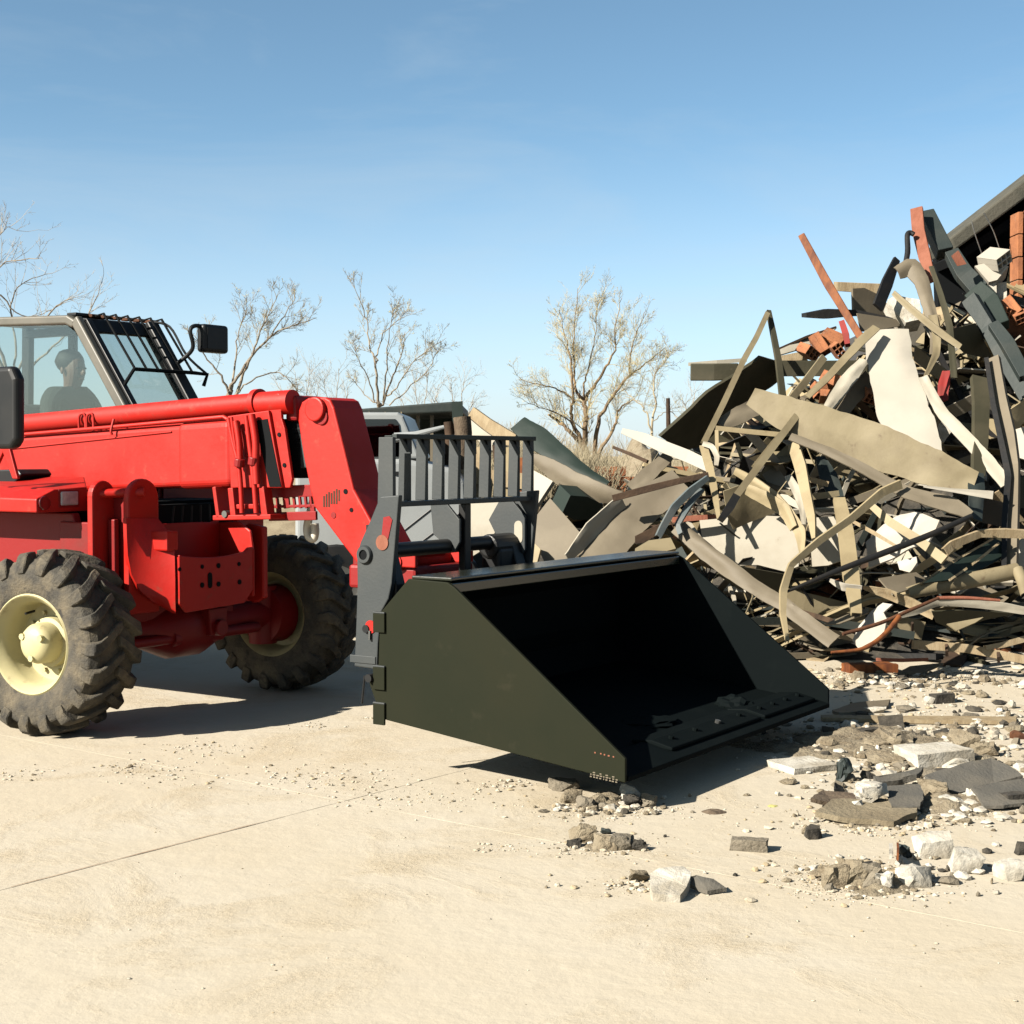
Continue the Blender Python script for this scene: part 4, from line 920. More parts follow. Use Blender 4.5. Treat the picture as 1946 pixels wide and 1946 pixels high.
for k in range(70):                                                 # long strips and bars tangled through the heap
    X = rt_.uniform(1.6, 5.6); Y = rt_.uniform(12.4, 15.2); h = heap_h(X, Y); px = 973 + FPX * X / Y
    lim = HC + (866 - line_at(px)) / FPX * Y
    L = rt_.uniform(0.9, 2.0); w = rt_.choice([0.04, 0.05, 0.07, 0.10, 0.16]); th = 0.006 if w > 0.06 else 0.03
    a_ = rt_.uniform(0, 6.28); el = rt_.uniform(-0.6, 0.6); d_ = Vector((math.cos(a_) * math.cos(el), math.sin(a_) * math.cos(el) * 0.6, math.sin(el))).normalized()
    c_ = Vector((X, Y, max(0.25 + abs(d_.z) * L * 0.4, min(h + rt_.uniform(0.05, 0.35), lim - abs(d_.z) * L / 2))))
    kink = rt_.uniform(-0.35, 0.35); u_ = d_.cross(Vector((rt_.gauss(0, .5), -1, rt_.gauss(0, .5)))).normalized(); n_ = u_.cross(d_); rows = []
    for i in range(7):
        t = i / 6 - 0.5; off = n_ * (kink * L * max(0, abs(t - 0.1) - 0.05) + 0.01 * noise.noise(Vector((k * 3.1, t * 5, 0)))); p = d_ * (t * L) + off; q = w / 2 * (1 + 0.12 * noise.noise(Vector((k, t * 9, 4))))
        rows.append([p + u_ * q, p - u_ * q, p - u_ * q - n_ * th, p + u_ * q - n_ * th])
    mb = MB(); sec_loft(mb, rows)
    mt_ = rt_.choice(['tan_sheet', 'tan_sheet', 'olive_sheet', 'yellow_tan', 'grey_sheet', 'cream_sheet', 'wood_pale', 'black_steel', 'slate_steel', 'wood_brown'])
    cpy = 866 - (c_.z - HC) / c_.y * FPX; sl_ = d_.z / (abs(d_.x) + 1e-6) * (1 if d_.x > 0 else -1)
    lab = '%s %s %s, %s %s of the heap' % (CW[mt_], 'strip' if w > 0.06 else 'bar', 'lying level' if abs(sl_) < 0.22 else ('rising to the right' if sl_ > 0 else 'rising to the left'),
        'low on the' if cpy > 1110 else ('halfway up the' if cpy > 960 else 'high on the'), 'left flank' if px < 1480 else ('middle' if px < 1690 else 'right flank'))
    if lab in LABS or px > 1960: continue
    LABS.add(lab); o = mb.build('tangled_strip', mt_); o.location = c_
    tag(o, lab, 'strip', 'strips tangled through the heap')
rf_ = random.Random(11); m = MB()
for k in range(760):
    X = rf_.uniform(0.5, 7.0); Y = rf_.uniform(12.2, 16.2); h = heap_h(X, Y)
    if h < 0.02 and rf_.random() < 0.75: continue
    lim = HC + (866 - line_at(973 + FPX * X / Y)) / FPX * Y
    L = rf_.uniform(0.3, 1.25) * (0.6 if h < 0.1 else 1); w = rf_.choice([0.03, 0.04, 0.06, 0.1, 0.16, 0.24, 0.34]); th = rf_.choice([0.006, 0.01, 0.03, 0.05])
    z = h + rf_.uniform(-0.05, 0.22) * min(1, h * 2 + 0.1)
    M = Matrix.Translation((X, Y, max(0.02, min(z, lim - 0.1)))) @ Matrix.Rotation(rf_.uniform(0, 6.28), 4, 'Z') @ Matrix.Rotation(rf_.uniform(-0.9, 0.9) * min(1, 0.15 + h), 4, 'Y') @ Matrix.Rotation(rf_.uniform(-1, 1) * min(1, 0.1 + h), 4, 'X')
    mi = rf_.choices(range(len(FM_)), FWT)[0]
    if rf_.random() < 0.7 and (th < 0.02 or w > 0.12):                          # bent strip
        th = min(th, 0.012); ks = 6; bend = rf_.uniform(-0.3, 0.3); kx = rf_.uniform(-0.2, 0.2); vs = []; fs = []
        for i in range(ks):
            x = (i / (ks - 1) - 0.5) * L; o = bend * L * abs(x / L - kx) + 0.02 * noise.noise(Vector((k * 1.7, i * 0.9, 0)))
            for y, zz in ((-w / 2, 0), (w / 2, 0), (w / 2, -th), (-w / 2, -th)): vs.append(M @ Vector((x, y, o + zz)))
        for i in range(ks - 1):
            for q in range(4): fs.append((i * 4 + q, i * 4 + (q + 1) % 4, i * 4 + 4 + (q + 1) % 4, i * 4 + 4 + q))
        fs += [(0, 1, 2, 3), (ks * 4 - 1, ks * 4 - 2, ks * 4 - 3, ks * 4 - 4)]
        m.add(vs, fs, mi)
    elif FM_[mi] in ('plaster', 'terracotta'):
        s = rf_.uniform(0.05, 0.16); m.box((-s, -s * rf_.uniform(.4, 1), -s * .4), (s, s * .7, s * .4), M, mi)
    else: m.box((-L / 2, -w / 2, -th / 2), (L / 2, w / 2, th / 2), M, mi)
for k in range(150):                                                # thin bent rods and wire ends
    X = rf_.uniform(1.5, 6.4); Y = rf_.uniform(12.4, 15.4); h = heap_h(X, Y); lim = HC + (866 - line_at(973 + FPX * X / Y)) / FPX * Y
    L = rf_.uniform(0.5, 1.5); d_ = Vector((rf_.uniform(-1, 1), rf_.uniform(-.5, .5), rf_.uniform(-.7, .7))).normalized(); b_ = Vector((rf_.gauss(0, .15), rf_.gauss(0, .1), rf_.gauss(0, .15)))
    c_ = Vector((X, Y, max(0.1 + abs(d_.z) * L / 2, min(h + rf_.uniform(0.0, 0.3), lim - abs(d_.z) * L / 2)))); m.tube(curve([c_ - d_ * L / 2, c_ + b_ * L, c_ + d_ * L / 2 + b_ * 0.3], 4), rf_.choice([0.005, 0.008, 0.012]), 5, rf_.choice([1, 1, 4, 9, 10, 11, 0]))
o = m.build('small_debris', FM_); o['kind'] = 'stuff'; o['label'] = 'tangled small scraps of metal, wood and plaster across the heap'

# --- upper right
strip('timber', 'burnt orange timber sticking up alone out of the heap against the sky', 'timber', 'a', [(278, 405), (470, 760), (718, 1165)], [48, 62, 50], 'wood_orange', -0.2, 0, prof='beam', d=0.10, bev=0.008)
strip('board', 'pinkish red board standing at the very top of the heap', 'board', 'a', [(1125, 208), (1140, 380), (1185, 570), (1240, 745)], [84, 86, 84, 50], 'wood_pink', -0.25, -10, prof='beam', d=0.04, bev=0.006)
strip('timber', 'dark grey timber leaning beside the pinkish board at the heap top', 'timber', 'a', [(1205, 225), (1345, 510)], [90, 100], 'slate_steel', -0.1, 25, prof='beam', d=0.16, bev=0.01)
strip('steel_beam', 'dark steel beam continuing below the leaning dark timber, with an orange patch', 'beam', 'a', [(1385, 520), (1480, 680), (1590, 800)], [90, 110, 120], 'slate_steel', -0.15, 20, prof='U', d=0.12, th=0.012, bev=0.004)
strip('steel_beam', 'heavy dark green twisted beam curving down the right side of the heap', 'beam', 'a', [(1540, 800), (1650, 900), (1740, 1060)], [150, 160, 130], 'green_sheet', -0.2, 15, prof='beam', d=0.14, bev=0.01)
strip('steel_beam', 'dark steel ladder rail running down to the right frame edge', 'beam', 'a', [(1500, 870), (1640, 1080), (1760, 1320), (1925, 1600)], [110, 90, 90, 90], 'slate_steel', -0.3, -15, prof='U', d=0.10, th=0.012, bev=0.004)
strip('steel_beam', 'thinner dark rail parallel beside the ladder rail at right edge', 'beam', 'a', [(1690, 1050), (1800, 1200), (1930, 1440)], [70, 90, 80], 'slate_steel', -0.45, 20, prof='U', d=0.08, th=0.012, bev=0.004)
panel('board', 'small orange plywood scrap fixed on the dark steel beam', 'board', 'a', [(1385, 565), (1435, 525), (1495, 625), (1430, 640)], 'wood_pink', -0.5, 0.0, 0.0, 0.015)
strip('bracket', 'black hooked bracket rising left of the pinkish board', 'bracket', 'a', [(1108, 408), (1078, 395), (1060, 420), (1062, 540), (1035, 672)], [34, 36, 38, 40, 34], 'black_steel', -0.3, 0, prof='tube', n=4)
strip('plate', 'black slanted metal plate below the hooked bracket', 'plate', 'a', [(990, 585), (920, 760), (850, 940)], [45, 80, 75], 'black_steel', -0.35, 30, prof='beam', d=0.03, bev=0.004)
strip('sheet_metal', 'grey twisted sheet draped from heap top below the black bracket', 'sheet metal', 'a', [(985, 690), (1090, 650), (1165, 760), (1215, 930), (1265, 1130), (1255, 1300)], [90, 130, 100, 80, 70, 60], 'grey_sheet', -0.35, 18, curl=0.4)
panel('panel', 'grey-brown flat panel standing behind the orange timber', 'panel', 'a', [(660, 805), (745, 800), (850, 850), (935, 940), (950, 1010), (665, 965)], 'grey_sheet', 0.3, 0.25, 0.0, 0.03)
strip('board', 'pale wooden board lying flat behind the orange timber', 'board', 'a', [(545, 790), (720, 800), (900, 810)], [65, 70, 75], 'wood_pale', 0.8, 0, prof='beam', d=0.25, bev=0.005)
strip('board', 'charred black sagging board crossing behind the orange timber', 'board', 'a', [(320, 1000), (480, 990), (680, 985), (900, 1020), (1070, 1070)], [28, 70, 45, 26, 22], 'black_steel', 0.05, 0, prof='beam', d=0.2)
panel('panel', 'thin grey-beige panel hanging under the charred board', 'panel', 'a', [(690, 985), (980, 1030), (1075, 1065), (850, 1110), (720, 1120)], 'grey_sheet', -0.05, 0.2, -0.2, 0.012)
strip('sheet_metal', 'widest white sheet hanging down the middle of the heap', 'sheet metal', 'a', [(905, 1120), (940, 1350), (1010, 1640), (1080, 1850), (1130, 2080)], [300, 320, 350, 370, 360], 'white_sheet', -0.5, 12, crumple=0.02, curl=0.05)
strip('sheet_metal', 'long beige strip bent down to the left of the wide white sheet', 'sheet metal', 'a', [(835, 1085), (740, 1170), (600, 1320), (450, 1480), (325, 1600)], [55, 62, 55, 50, 40], 'tan_sheet', -0.7, -25, crumple=0.006)
strip('rod', 'thin beige rod continuing from bent strip across the beige girder', 'rod', 'a', [(340, 1630), (220, 1780), (80, 1935), (-60, 2110)], [44, 42, 40, 40], 'tan_sheet', -1.3, 0, prof='beam', d=0.03)
strip('sheet_metal', 'short beige strip leaning left of the long bent strip', 'sheet metal', 'a', [(455, 1305), (330, 1470), (200, 1630)], [50, 52, 50], 'tan_sheet', -0.4, 15, prof='U', d=0.03, th=0.006)
strip('sheet_metal', 'white-grey strip folded behind the wide white sheet', 'sheet metal', 'a', [(745, 1330), (640, 1450), (540, 1590), (450, 1720)], [70, 100, 90, 50], 'cream_sheet', -0.4, -20, crumple=0.02)
strip('sheet_metal', 'greenish grey strip left of wide white sheet, behind it', 'sheet metal', 'a', [(780, 1440), (700, 1560), (560, 1740)], [90, 110, 80], 'grey_sheet', -0.2, 20)
strip('steel_beam', 'horizontal olive brown beam across the left shoulder of the heap', 'beam', 'a', [(120, 1392), (420, 1392), (770, 1388)], [115, 112, 110], 'olive_sheet', 0.0, 0, prof='beam', d=0.14, bev=0.006)
panel('sheet_metal', 'thin whitish roofing sheet wedge on the left shoulder of heap', 'sheet metal', 'a', [(110, 1258), (400, 1130), (540, 1095), (440, 1160), (300, 1240), (130, 1290)], 'cream_sheet', 0.6, 0.1, -0.6, 0.015)
strip('board', 'thin dark purlin along the top of the whitish roofing wedge', 'board', 'a', [(110, 1250), (330, 1155), (540, 1088)], [14, 16, 16], 'wood_brown', 0.55, 0, prof='beam', d=0.05)
panel('board', 'cream plank end resting on the olive brown beam', 'board', 'a', [(120, 1300), (270, 1270), (330, 1330), (130, 1338)], 'wood_pale', 0.2, 0.1, -0.3, 0.05)
strip('bar', 'pinkish red bar between the orange timber and hollow bricks', 'bar', 'a', [(575, 1040), (605, 1130), (620, 1210)], [40, 46, 36], 'red_paint', 0.0, 0, prof='beam', d=0.05)
strip('rod', 'beige upright strip of the bent corner left on the heap shoulder', 'rod', 'a', [(45, 962), (80, 1130), (118, 1330), (150, 1600)], [28, 36, 40, 44], 'olive_sheet', -0.3, 30, prof='U', d=0.03, th=0.005)
strip('rod', 'long slender tan rod leaning from upper right to lower left', 'rod', 'c', [(1775, -335), (1690, -150), (1600, 10), (1450, 330), (1305, 620)], [36, 40, 42, 44, 44], 'tan_sheet', -0.4, 0, prof='beam', d=0.03, n=4)
strip('sheet_metal', 'narrow beige strip slanting right below the black metal plate', 'sheet metal', 'a', [(955, 835), (1080, 950), (1250, 1090), (1450, 1235)], [36, 46, 50, 40], 'tan_sheet', -0.7, -15, crumple=0.005)
strip('sheet_metal', 'slim olive strip hanging vertically under the pinkish board', 'sheet metal', 'a', [(1235, 640), (1300, 830), (1370, 1080), (1405, 1460)], [30, 36, 44, 40], 'olive_sheet', -0.6, 20, crumple=0.005)
strip('sheet_metal', 'tan strip tapering to a point above the white bent strip', 'sheet metal', 'a', [(1245, 1000), (1275, 1160), (1270, 1290), (1190, 1455)], [56, 58, 50, 22], 'tan_sheet', -0.6, 10, crumple=0.006)
strip('sheet_metal', 'white strip bent to grey, right of the wide white sheet', 'sheet metal', 'a', [(1175, 1450), (1250, 1600), (1330, 1730), (1520, 1930), (1640, 2060), (1790, 2240)], [62, 72, 84, 90, 95, 90], 'cream_sheet', -0.6, 15, crumple=0.01)
strip('sheet_metal', 'red sheet scrap glowing in the shade right of the wide white sheet', 'sheet metal', 'a', [(1345, 1410), (1330, 1520), (1320, 1630)], [50, 76, 70], 'red_paint', -0.3, -20)
strip('post', 'olive upright post standing in front right of the heap', 'post', 'a', [(1600, 1450), (1610, 1650), (1605, 1900), (1590, 2170)], [110, 100, 95, 80], 'olive_sheet', -0.6, 25, prof='U', d=0.06, th=0.008)
strip('channel', 'long grey steel channel hanging down the right edge of the heap', 'channel', 'a', [(1680, 1310), (1730, 1600), (1790, 1870), (1830, 2100), (1830, 2380), (1815, 2860)], [90, 95, 100, 80, 76, 80], 'grey_sheet', -0.9, -20, prof='U', d=0.05, th=0.006, n=4)
strip('channel', 'black edge strip alongside the long grey steel channel', 'channel', 'a', [(1640, 1310), (1690, 1650), (1760, 1980), (1800, 2180), (1775, 2500), (1770, 2860)], [30, 34, 40, 44, 40, 34], 'black_steel', -0.95, 0, prof='beam', d=0.03, n=4)
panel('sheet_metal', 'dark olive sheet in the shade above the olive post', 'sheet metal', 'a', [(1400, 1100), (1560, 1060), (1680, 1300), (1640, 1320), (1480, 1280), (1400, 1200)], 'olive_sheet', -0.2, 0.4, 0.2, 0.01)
panel('block', 'pale plaster fragment lodged under the charred board', 'block', 'a', [(920, 880), (980, 850), (1150, 880), (1170, 1030), (1050, 1060), (980, 1000)], 'plaster', -0.1, 0.0, -0.3, 0.2, wrinkle=0.03, sub=4)
panel('sheet_metal', 'cream scrap behind the long grey channel at right', 'sheet metal', 'a', [(1800, 1860), (1925, 1820), (1925, 2060), (1860, 2040), (1820, 1960)], 'white_sheet', -0.3, -0.2, -0.2, 0.02, wrinkle=0.01)
panel('board', 'cream board fragment between white bent strip and olive post', 'board', 'a', [(1290, 1800), (1360, 1740), (1380, 1860), (1330, 1935), (1280, 1920)], 'plaster', -0.4, 0, -0.2, 0.03)
panel('sheet_metal', 'olive yellow curled sheet at right edge beside the channel', 'sheet metal', 'a', [(1790, 1720), (1925, 1620), (1925, 1780), (1850, 1850), (1790, 1850)], 'yellow_tan', -0.2, 0.35, 0.1, 0.012, wrinkle=0.02)
# hollow terracotta bricks, each its own thing
def hollow_brick(crop, x, y, size, rot, label, dy=0.0, mt='terracotta'):
    px, py = px_of((x, y), crop); c = at(px, py, Yd(px, py) + dy); s = size / CROP[crop][2] / FPX * c.y
    root = thing('hollow_brick', label, 'brick', c); root.rotation_euler = rot
    L, Hh, D = s, s * 0.62, s * 1.1; t = s * 0.09
    mb = MB()
    for z in (-Hh, -t * .5, Hh - t): mb.box((-L, -D, z), (L, D, z + t))
    mb.build('web', mt, root, bev=0.003)
    mb = MB()
    for xx in (-L, -L / 3 - t / 2, L / 3 - t / 2, L - t): mb.box((xx, -D + 0.002, -Hh + 0.002), (xx + t, D - 0.002, Hh - 0.002))
    mb.build('rib', mt, root)
    return root
hollow_brick('a', 330, 1270, 60, (0.3, 0.5, 0.6), 'hollow terracotta brick lying lowest left among bricks on heap shoulder')
hollow_brick('a', 415, 1220, 70, (1.0, 0.2, 1.3), 'hollow terracotta brick standing on edge above olive brown beam', 0.1)
hollow_brick('a', 505, 1190, 75, (0.5, -0.5, 0.9), 'hollow terracotta brick leaning against pinkish red bar', 0.15)
hollow_brick('a', 545, 1260, 55, (0.2, 0.9, 0.2), 'hollow terracotta brick right of the brick standing on edge')
hollow_brick('a', 515, 1490, 70, (0.4, 0.4, 1.0), 'hollow terracotta brick below olive brown beam, upper of three')
hollow_brick('a', 420, 1560, 55, (0.9, 0.2, 0.4), 'hollow terracotta brick below olive brown beam, lower left of three')
hollow_brick('a', 470, 1600, 50, (0.1, 0.6, 1.5), 'hollow terracotta brick below olive brown beam, lowest of three')
hollow_brick('a', 790, 1590, 60, (0.6, 0.3, 0.3), 'hollow terracotta brick tucked beside the wide white sheet', -0.1)
hollow_brick('a', 1700, 590, 80, (0.25, -0.55, 0.5), 'white hollow block under the roof eave at top right', -0.1, 'white_sheet')
panel('block', 'white plaster block below the roof eave', 'block', 'a', [(1555, 640), (1640, 620), (1805, 640), (1720, 740), (1660, 755)], 'white_sheet', -0.05, -0.1, -0.2, 0.25, wrinkle=0.015)
for i, (x0, x1) in enumerate(((1645, 1715), (1720, 1790))):
    panel('pilaster', ('left' if i == 0 else 'right') + ' one of two cream plaster stubs below white plaster block', 'pilaster', 'a', [(x0, 765), (x1, 755), (x1 + 2, 960), (x0, 940)], 'plaster', 0.15 + 0.05 * i, -0.15, 0, 0.2, wrinkle=0.01)

# --- lower half
strip('girder', 'widest beige sheet girder lying across the middle right of the heap', 'girder', 'b', [(-90, -180), (150, -60), (420, 30), (700, 130), (1000, 250), (1300, 370), (1560, 450)], [130, 240, 290, 310, 300, 250, 150], 'tan_sheet', -1.35, 10, crumple=0.015, curl=-0.08, n=4)
strip('flange', 'grey lower flange folded under the beige girder', 'flange', 'b', [(200, 110), (480, 220), (760, 360), (1050, 520), (1400, 620), (1520, 690)], [50, 60, 70, 90, 110, 60], 'grey_sheet', -1.45, 35, crumple=0.008, n=4)
strip('sheet_metal', 'grey dark end cap at right end of the beige girder', 'sheet metal', 'b', [(1560, 370), (1570, 520), (1560, 720)], [110, 110, 90], 'slate_steel', -1.3, 25)
strip('strap', 'white edged strap lying along right end of the beige girder', 'strap', 'b', [(1180, 480), (1400, 510), (1690, 545)], [14, 30, 60], 'white_sheet', -1.6, 0)
strip('pipe', 'tan bent pipe curving from girder down to the ground at left', 'pipe', 'b', [(1020, 465), (880, 525), (650, 720), (420, 880), (215, 1055), (155, 1240), (150, 1410), (182, 1610)], [62, 54, 50, 48, 42, 50, 40, 22], 'yellow_tan', -1.55, 20, prof='U', d=0.028, th=0.005, n=5)
strip('pipe', 'long black pipe slanting under the beige girder', 'pipe', 'b', [(1530, 698), (1240, 830), (950, 945), (560, 1095), (180, 1252)], [36, 44, 48, 44, 20], 'black_steel', -1.5, 0, prof='tube', n=4)
strip('column_strip', 'upright tan strip crossed by the long black pipe', 'strip', 'b', [(560, 560), (610, 800), (650, 1130), (690, 1410)], [80, 105, 112, 70], 'yellow_tan', -1.1, 15, prof='U', d=0.04, th=0.006, n=4)
strip('sheet_metal', 'tan strip with bluish edge standing under left end of girder', 'sheet metal', 'b', [(215, 160), (270, 330), (310, 520), (350, 700), (370, 860)], [80, 84, 70, 60, 26], 'yellow_tan', -1.25, -20, prof='U', d=0.03, th=0.006)
strip('sheet_metal', 'cream short strip left of the bluish edged tan strip', 'sheet metal', 'b', [(180, 400), (240, 500), (290, 640), (300, 760)], [50, 60, 50, 30], 'cream_sheet', -1.05, 15)
strip('batten', 'pale batten running right from the bluish edged tan strip', 'batten', 'b', [(290, 415), (480, 465)], [40, 40], 'wood_pale', -1.0, 0, prof='beam', d=0.04)
strip('batten', 'lower pale batten under the left end of girder', 'batten', 'b', [(330, 560), (500, 540), (560, 530)], [46, 46, 40], 'tan_sheet', -1.0, 0, prof='beam', d=0.04)
strip('sheet_metal', 'dark slate plate slanting under the beige girder', 'sheet metal', 'b', [(420, 260), (480, 400), (560, 600)], [60, 130, 90], 'slate_steel', -0.9, 20)
strip('batten', 'yellow tan batten over the white tarp', 'batten', 'b', [(795, 620), (930, 740), (1130, 865), (1330, 1020)], [48, 60, 64, 70], 'yellow_tan', -1.35, 0, prof='beam', d=0.03)
panel('tarp', 'crumpled white tarp lit in the middle of lower heap', 'tarp', 'b', [(755, 890), (880, 760), (1000, 680), (1110, 650), (1285, 720), (1215, 880), (1000, 985), (790, 1085)], 'tarp', -1.0, -0.5, -0.35, 0.015, wrinkle=0.05, sub=6)
panel('tarp', 'small bluish white tarp flap below the crumpled white tarp', 'tarp', 'b', [(980, 1030), (1130, 1000), (1140, 1060), (1080, 1115), (1000, 1090)], 'tarp', -1.15, -0.4, -0.3, 0.01, wrinkle=0.02)
panel('sheet_metal', 'white torn sheet standing low in front of the heap', 'sheet metal', 'b', [(655, 1610), (700, 1500), (790, 1390), (880, 1335), (955, 1350), (890, 1410), (920, 1460), (890, 1580), (700, 1672)], 'tarp', -0.95, -0.45, -0.3, 0.012, wrinkle=0.02)
strip('batten', 'thin pale batten pair crossing over the white tarp', 'batten', 'b', [(655, 735), (810, 820), (970, 915)], [24, 28, 20], 'wood_pale', -1.4, 0, prof='beam', d=0.02)
strip('sheet_metal', 'cream plank curling right above the white torn sheet', 'sheet metal', 'b', [(735, 1225), (900, 1270), (1080, 1340), (1255, 1430)], [26, 66, 70, 60], 'wood_pale', -0.95, -30, crumple=0.01)
strip('sheet_metal', 'white curved rim scrap at the foot of the upright tan strip', 'sheet metal', 'b', [(490, 1170), (590, 1220), (725, 1235)], [20, 52, 40], 'white_sheet', -1.1, -30, crumple=0.01)
strip('gutter', 'beige half round gutter lying at lower right of the heap', 'gutter', 'b', [(1060, 1265), (1250, 1220), (1550, 1165), (1870, 1100)], [85, 110, 112, 110], 'tan_sheet', -0.95, 0, prof='half', th=0.006)
strip('gutter', 'beige gutter end piece pointing down at the right edge', 'gutter', 'b', [(1870, 1090), (1905, 1180), (1930, 1280)], [80, 80, 70], 'tan_sheet', -1.0, 0, prof='half', th=0.006)
strip('pipe', 'thin rusty pipe bent up to the right over the white torn sheet', 'pipe', 'b', [(585, 1565), (750, 1520), (900, 1470), (1080, 1390), (1290, 1300)], [26, 30, 28, 28, 22], 'rust', -1.2, 0, prof='tube')
strip('pipe', 'pinkish brown rod running level to the right above pale strip', 'rod', 'b', [(1280, 1300), (1500, 1300), (1740, 1318)], [26, 26, 20], 'wood_pink', -1.15, 0, prof='tube')
strip('sheet_metal', 'pale grey strip running right below the pinkish rod', 'sheet metal', 'b', [(1000, 1430), (1130, 1395), (1290, 1335), (1560, 1345), (1780, 1370), (1925, 1395)], [36, 50, 50, 56, 60, 50], 'cream_sheet', -1.1, -25, n=4, crumple=0.006)
strip('pipe', 'thin tan cane arching from the white torn sheet to the left ground', 'pipe', 'b', [(1000, 1440), (900, 1560), (800, 1640), (700, 1680), (500, 1700)], [40, 36, 34, 26, 20], 'wood_orange', -1.25, 0, prof='tube')
strip('batten', 'cream batten reaching to the right edge above the teal glass panel', 'batten', 'b', [(1345, 960), (1400, 910), (1600, 830), (1780, 828), (1925, 835)], [60, 56, 50, 60, 56], 'wood_pale', -1.2, -20, n=4, prof='U', d=0.03, th=0.006)
panel('glass_panel', 'dark teal glazed panel leaning at lower right', 'panel', 'b', [(1180, 1190), (1450, 1010), (1700, 860), (1765, 890), (1750, 1010), (1600, 1090), (1380, 1165)], 'green_sheet', -1.0, 0.2, -0.3, 0.02)
strip('frame_bar', 'pale frame edge along the left side of teal glazed panel', 'frame', 'b', [(1165, 1190), (1400, 1030), (1690, 865)], [14, 16, 14], 'wood_pale', -1.06, 0, prof='beam', d=0.03)
strip('frame_bar', 'pale glazing bar across the middle of teal glazed panel', 'frame', 'b', [(1540, 1050), (1620, 990), (1735, 895)], [16, 18, 16], 'wood_pale', -1.06, 0, prof='beam', d=0.02)
strip('frame_bar', 'short pale glazing bar low on the teal glazed panel', 'frame', 'b', [(1375, 1165), (1500, 1080)], [16, 16], 'wood_pale', -1.08, 0, prof='beam', d=0.02)
strip('channel', 'grey brown channel slanting down to the ground left of heap front', 'channel', 'c', [(1115, 1245), (1290, 1400), (1500, 1560), (1700, 1700), (1880, 1800), (1990, 1890), (2260, 2090)], [120, 118, 115, 112, 108, 106, 118], 'grey_sheet', -0.75, 15, curl=0.28, crumple=0.02, n=4)
strip('board', 'long cream plank lying on the ground at lower right with dark joints', 'board', 'b', [(1100, 1640), (1500, 1672), (1925, 1755)], [66, 62, 60], 'wood_pale', -0.55, 0, prof='beam', d=0.05, bev=0.004)
for i, x in enumerate((1345, 1725)):
    strip('strap', ('left' if i == 0 else 'right') + ' dark band around the long cream plank', 'strap', 'b', [(x, 1630 + i * 45), (x + 4, 1690 + i * 45)], [20, 20], 'wood_brown', -0.57, 0, prof='beam', d=0.06)
strip('board', 'short pinkish slat lying flat in front of long cream plank', 'board', 'b', [(840, 1752), (1020, 1758), (1215, 1752)], [24, 26, 24], 'wood_pink', -0.35, 0, prof='beam', d=0.05)
panel('plate', 'grey-beige plate lying flat on the ground in front of the heap', 'plate', 'b', [(985, 1850), (1080, 1800), (1325, 1775), (1180, 1840)], 'grey_sheet', -0.2, 0, -1.2, 0.02)
strip('board', 'tan slat rising to the right edge above the long cream plank', 'board', 'b', [(1640, 1665), (1760, 1645), (1925, 1600)], [30, 40, 44], 'wood_pale', -0.6, 0, prof='beam', d=0.04)
panel('sheet_metal', 'grey flat sheet under the small tarp flap', 'sheet metal', 'b', [(850, 1155), (1125, 1110), (1225, 1185), (1060, 1240), (955, 1275)], 'grey_sheet', -0.9, 0.2, -0.6, 0.012)
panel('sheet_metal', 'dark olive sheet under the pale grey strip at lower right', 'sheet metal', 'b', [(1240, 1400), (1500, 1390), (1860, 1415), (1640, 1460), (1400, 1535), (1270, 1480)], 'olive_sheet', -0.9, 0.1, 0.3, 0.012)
panel('plate', 'brownish triangular plate edge under the dark olive sheet', 'plate', 'b', [(1350, 1490), (1620, 1440), (1560, 1480), (1420, 1540)], 'tan_sheet', -0.95, 0, -0.3, 0.012)
strip('sheet_metal', 'tan curved sheet rising left of the bent pipe', 'sheet metal', 'b', [(-120, 500), (0, 560), (150, 650), (270, 810), (285, 960)], [80, 100, 100, 80, 40], 'yellow_tan', -1.0, -15)
panel('wall_panel', 'cream wall panel standing left under the girder, striped by shadows', 'wall panel', 'c', [(1270, 1180), (1420, 1150), (1932, 1165), (2010, 1200), (2000, 1530), (1900, 1570), (1700, 1520), (1460, 1530), (1300, 1380)], 'cream_sheet', -0.35, -0.12, -0.1, 0.03)
panel('wall_panel', 'cream wall panel right of bent pipe under the girder', 'wall panel', 'b', [(370, 710), (540, 700), (640, 760), (590, 1020), (480, 1060), (360, 1070), (350, 900)], 'cream_sheet', -0.6, -0.12, -0.1, 0.03)
panel('sheet_metal', 'tan fan shaped sheet below the slanting rods at heap left', 'sheet metal', 'c', [(1450, 980), (1560, 940), (1700, 1000), (1860, 1130), (1640, 1210), (1520, 1260), (1470, 1150)], 'tan_sheet', -0.7, 0.15, 0.1, 0.012, wrinkle=0.02)
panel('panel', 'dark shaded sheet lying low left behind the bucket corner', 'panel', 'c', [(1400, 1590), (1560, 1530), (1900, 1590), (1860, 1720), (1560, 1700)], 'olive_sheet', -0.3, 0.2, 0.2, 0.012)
panel('sheet_metal', 'grey shard left of the bent pipe foot', 'sheet metal', 'b', [(450, 1490), (620, 1420), (780, 1370), (770, 1410), (560, 1490)], 'grey_sheet', -1.0, 0, -0.4, 0.01)
panel('sheet_metal', 'dark sheet to the right of the olive post in the shade', 'sheet metal', 'b', [(1620, 560), (1770, 600), (1760, 780), (1580, 740)], 'black_steel', -0.6, 0.2, 0.1, 0.012)
panel('sheet_metal', 'deep green sheet at right edge beside channel', 'sheet metal', 'b', [(1850, 430), (1925, 400), (1925, 640), (1840, 640)], 'green_sheet', -0.5, 0.2, 0.2, 0.012)
panel('board', 'white board low at right edge behind gutter end', 'board', 'b', [(1835, 900), (1925, 850), (1925, 1070), (1880, 1080), (1830, 980)], 'white_sheet', -0.6, -0.2, -0.2, 0.02)
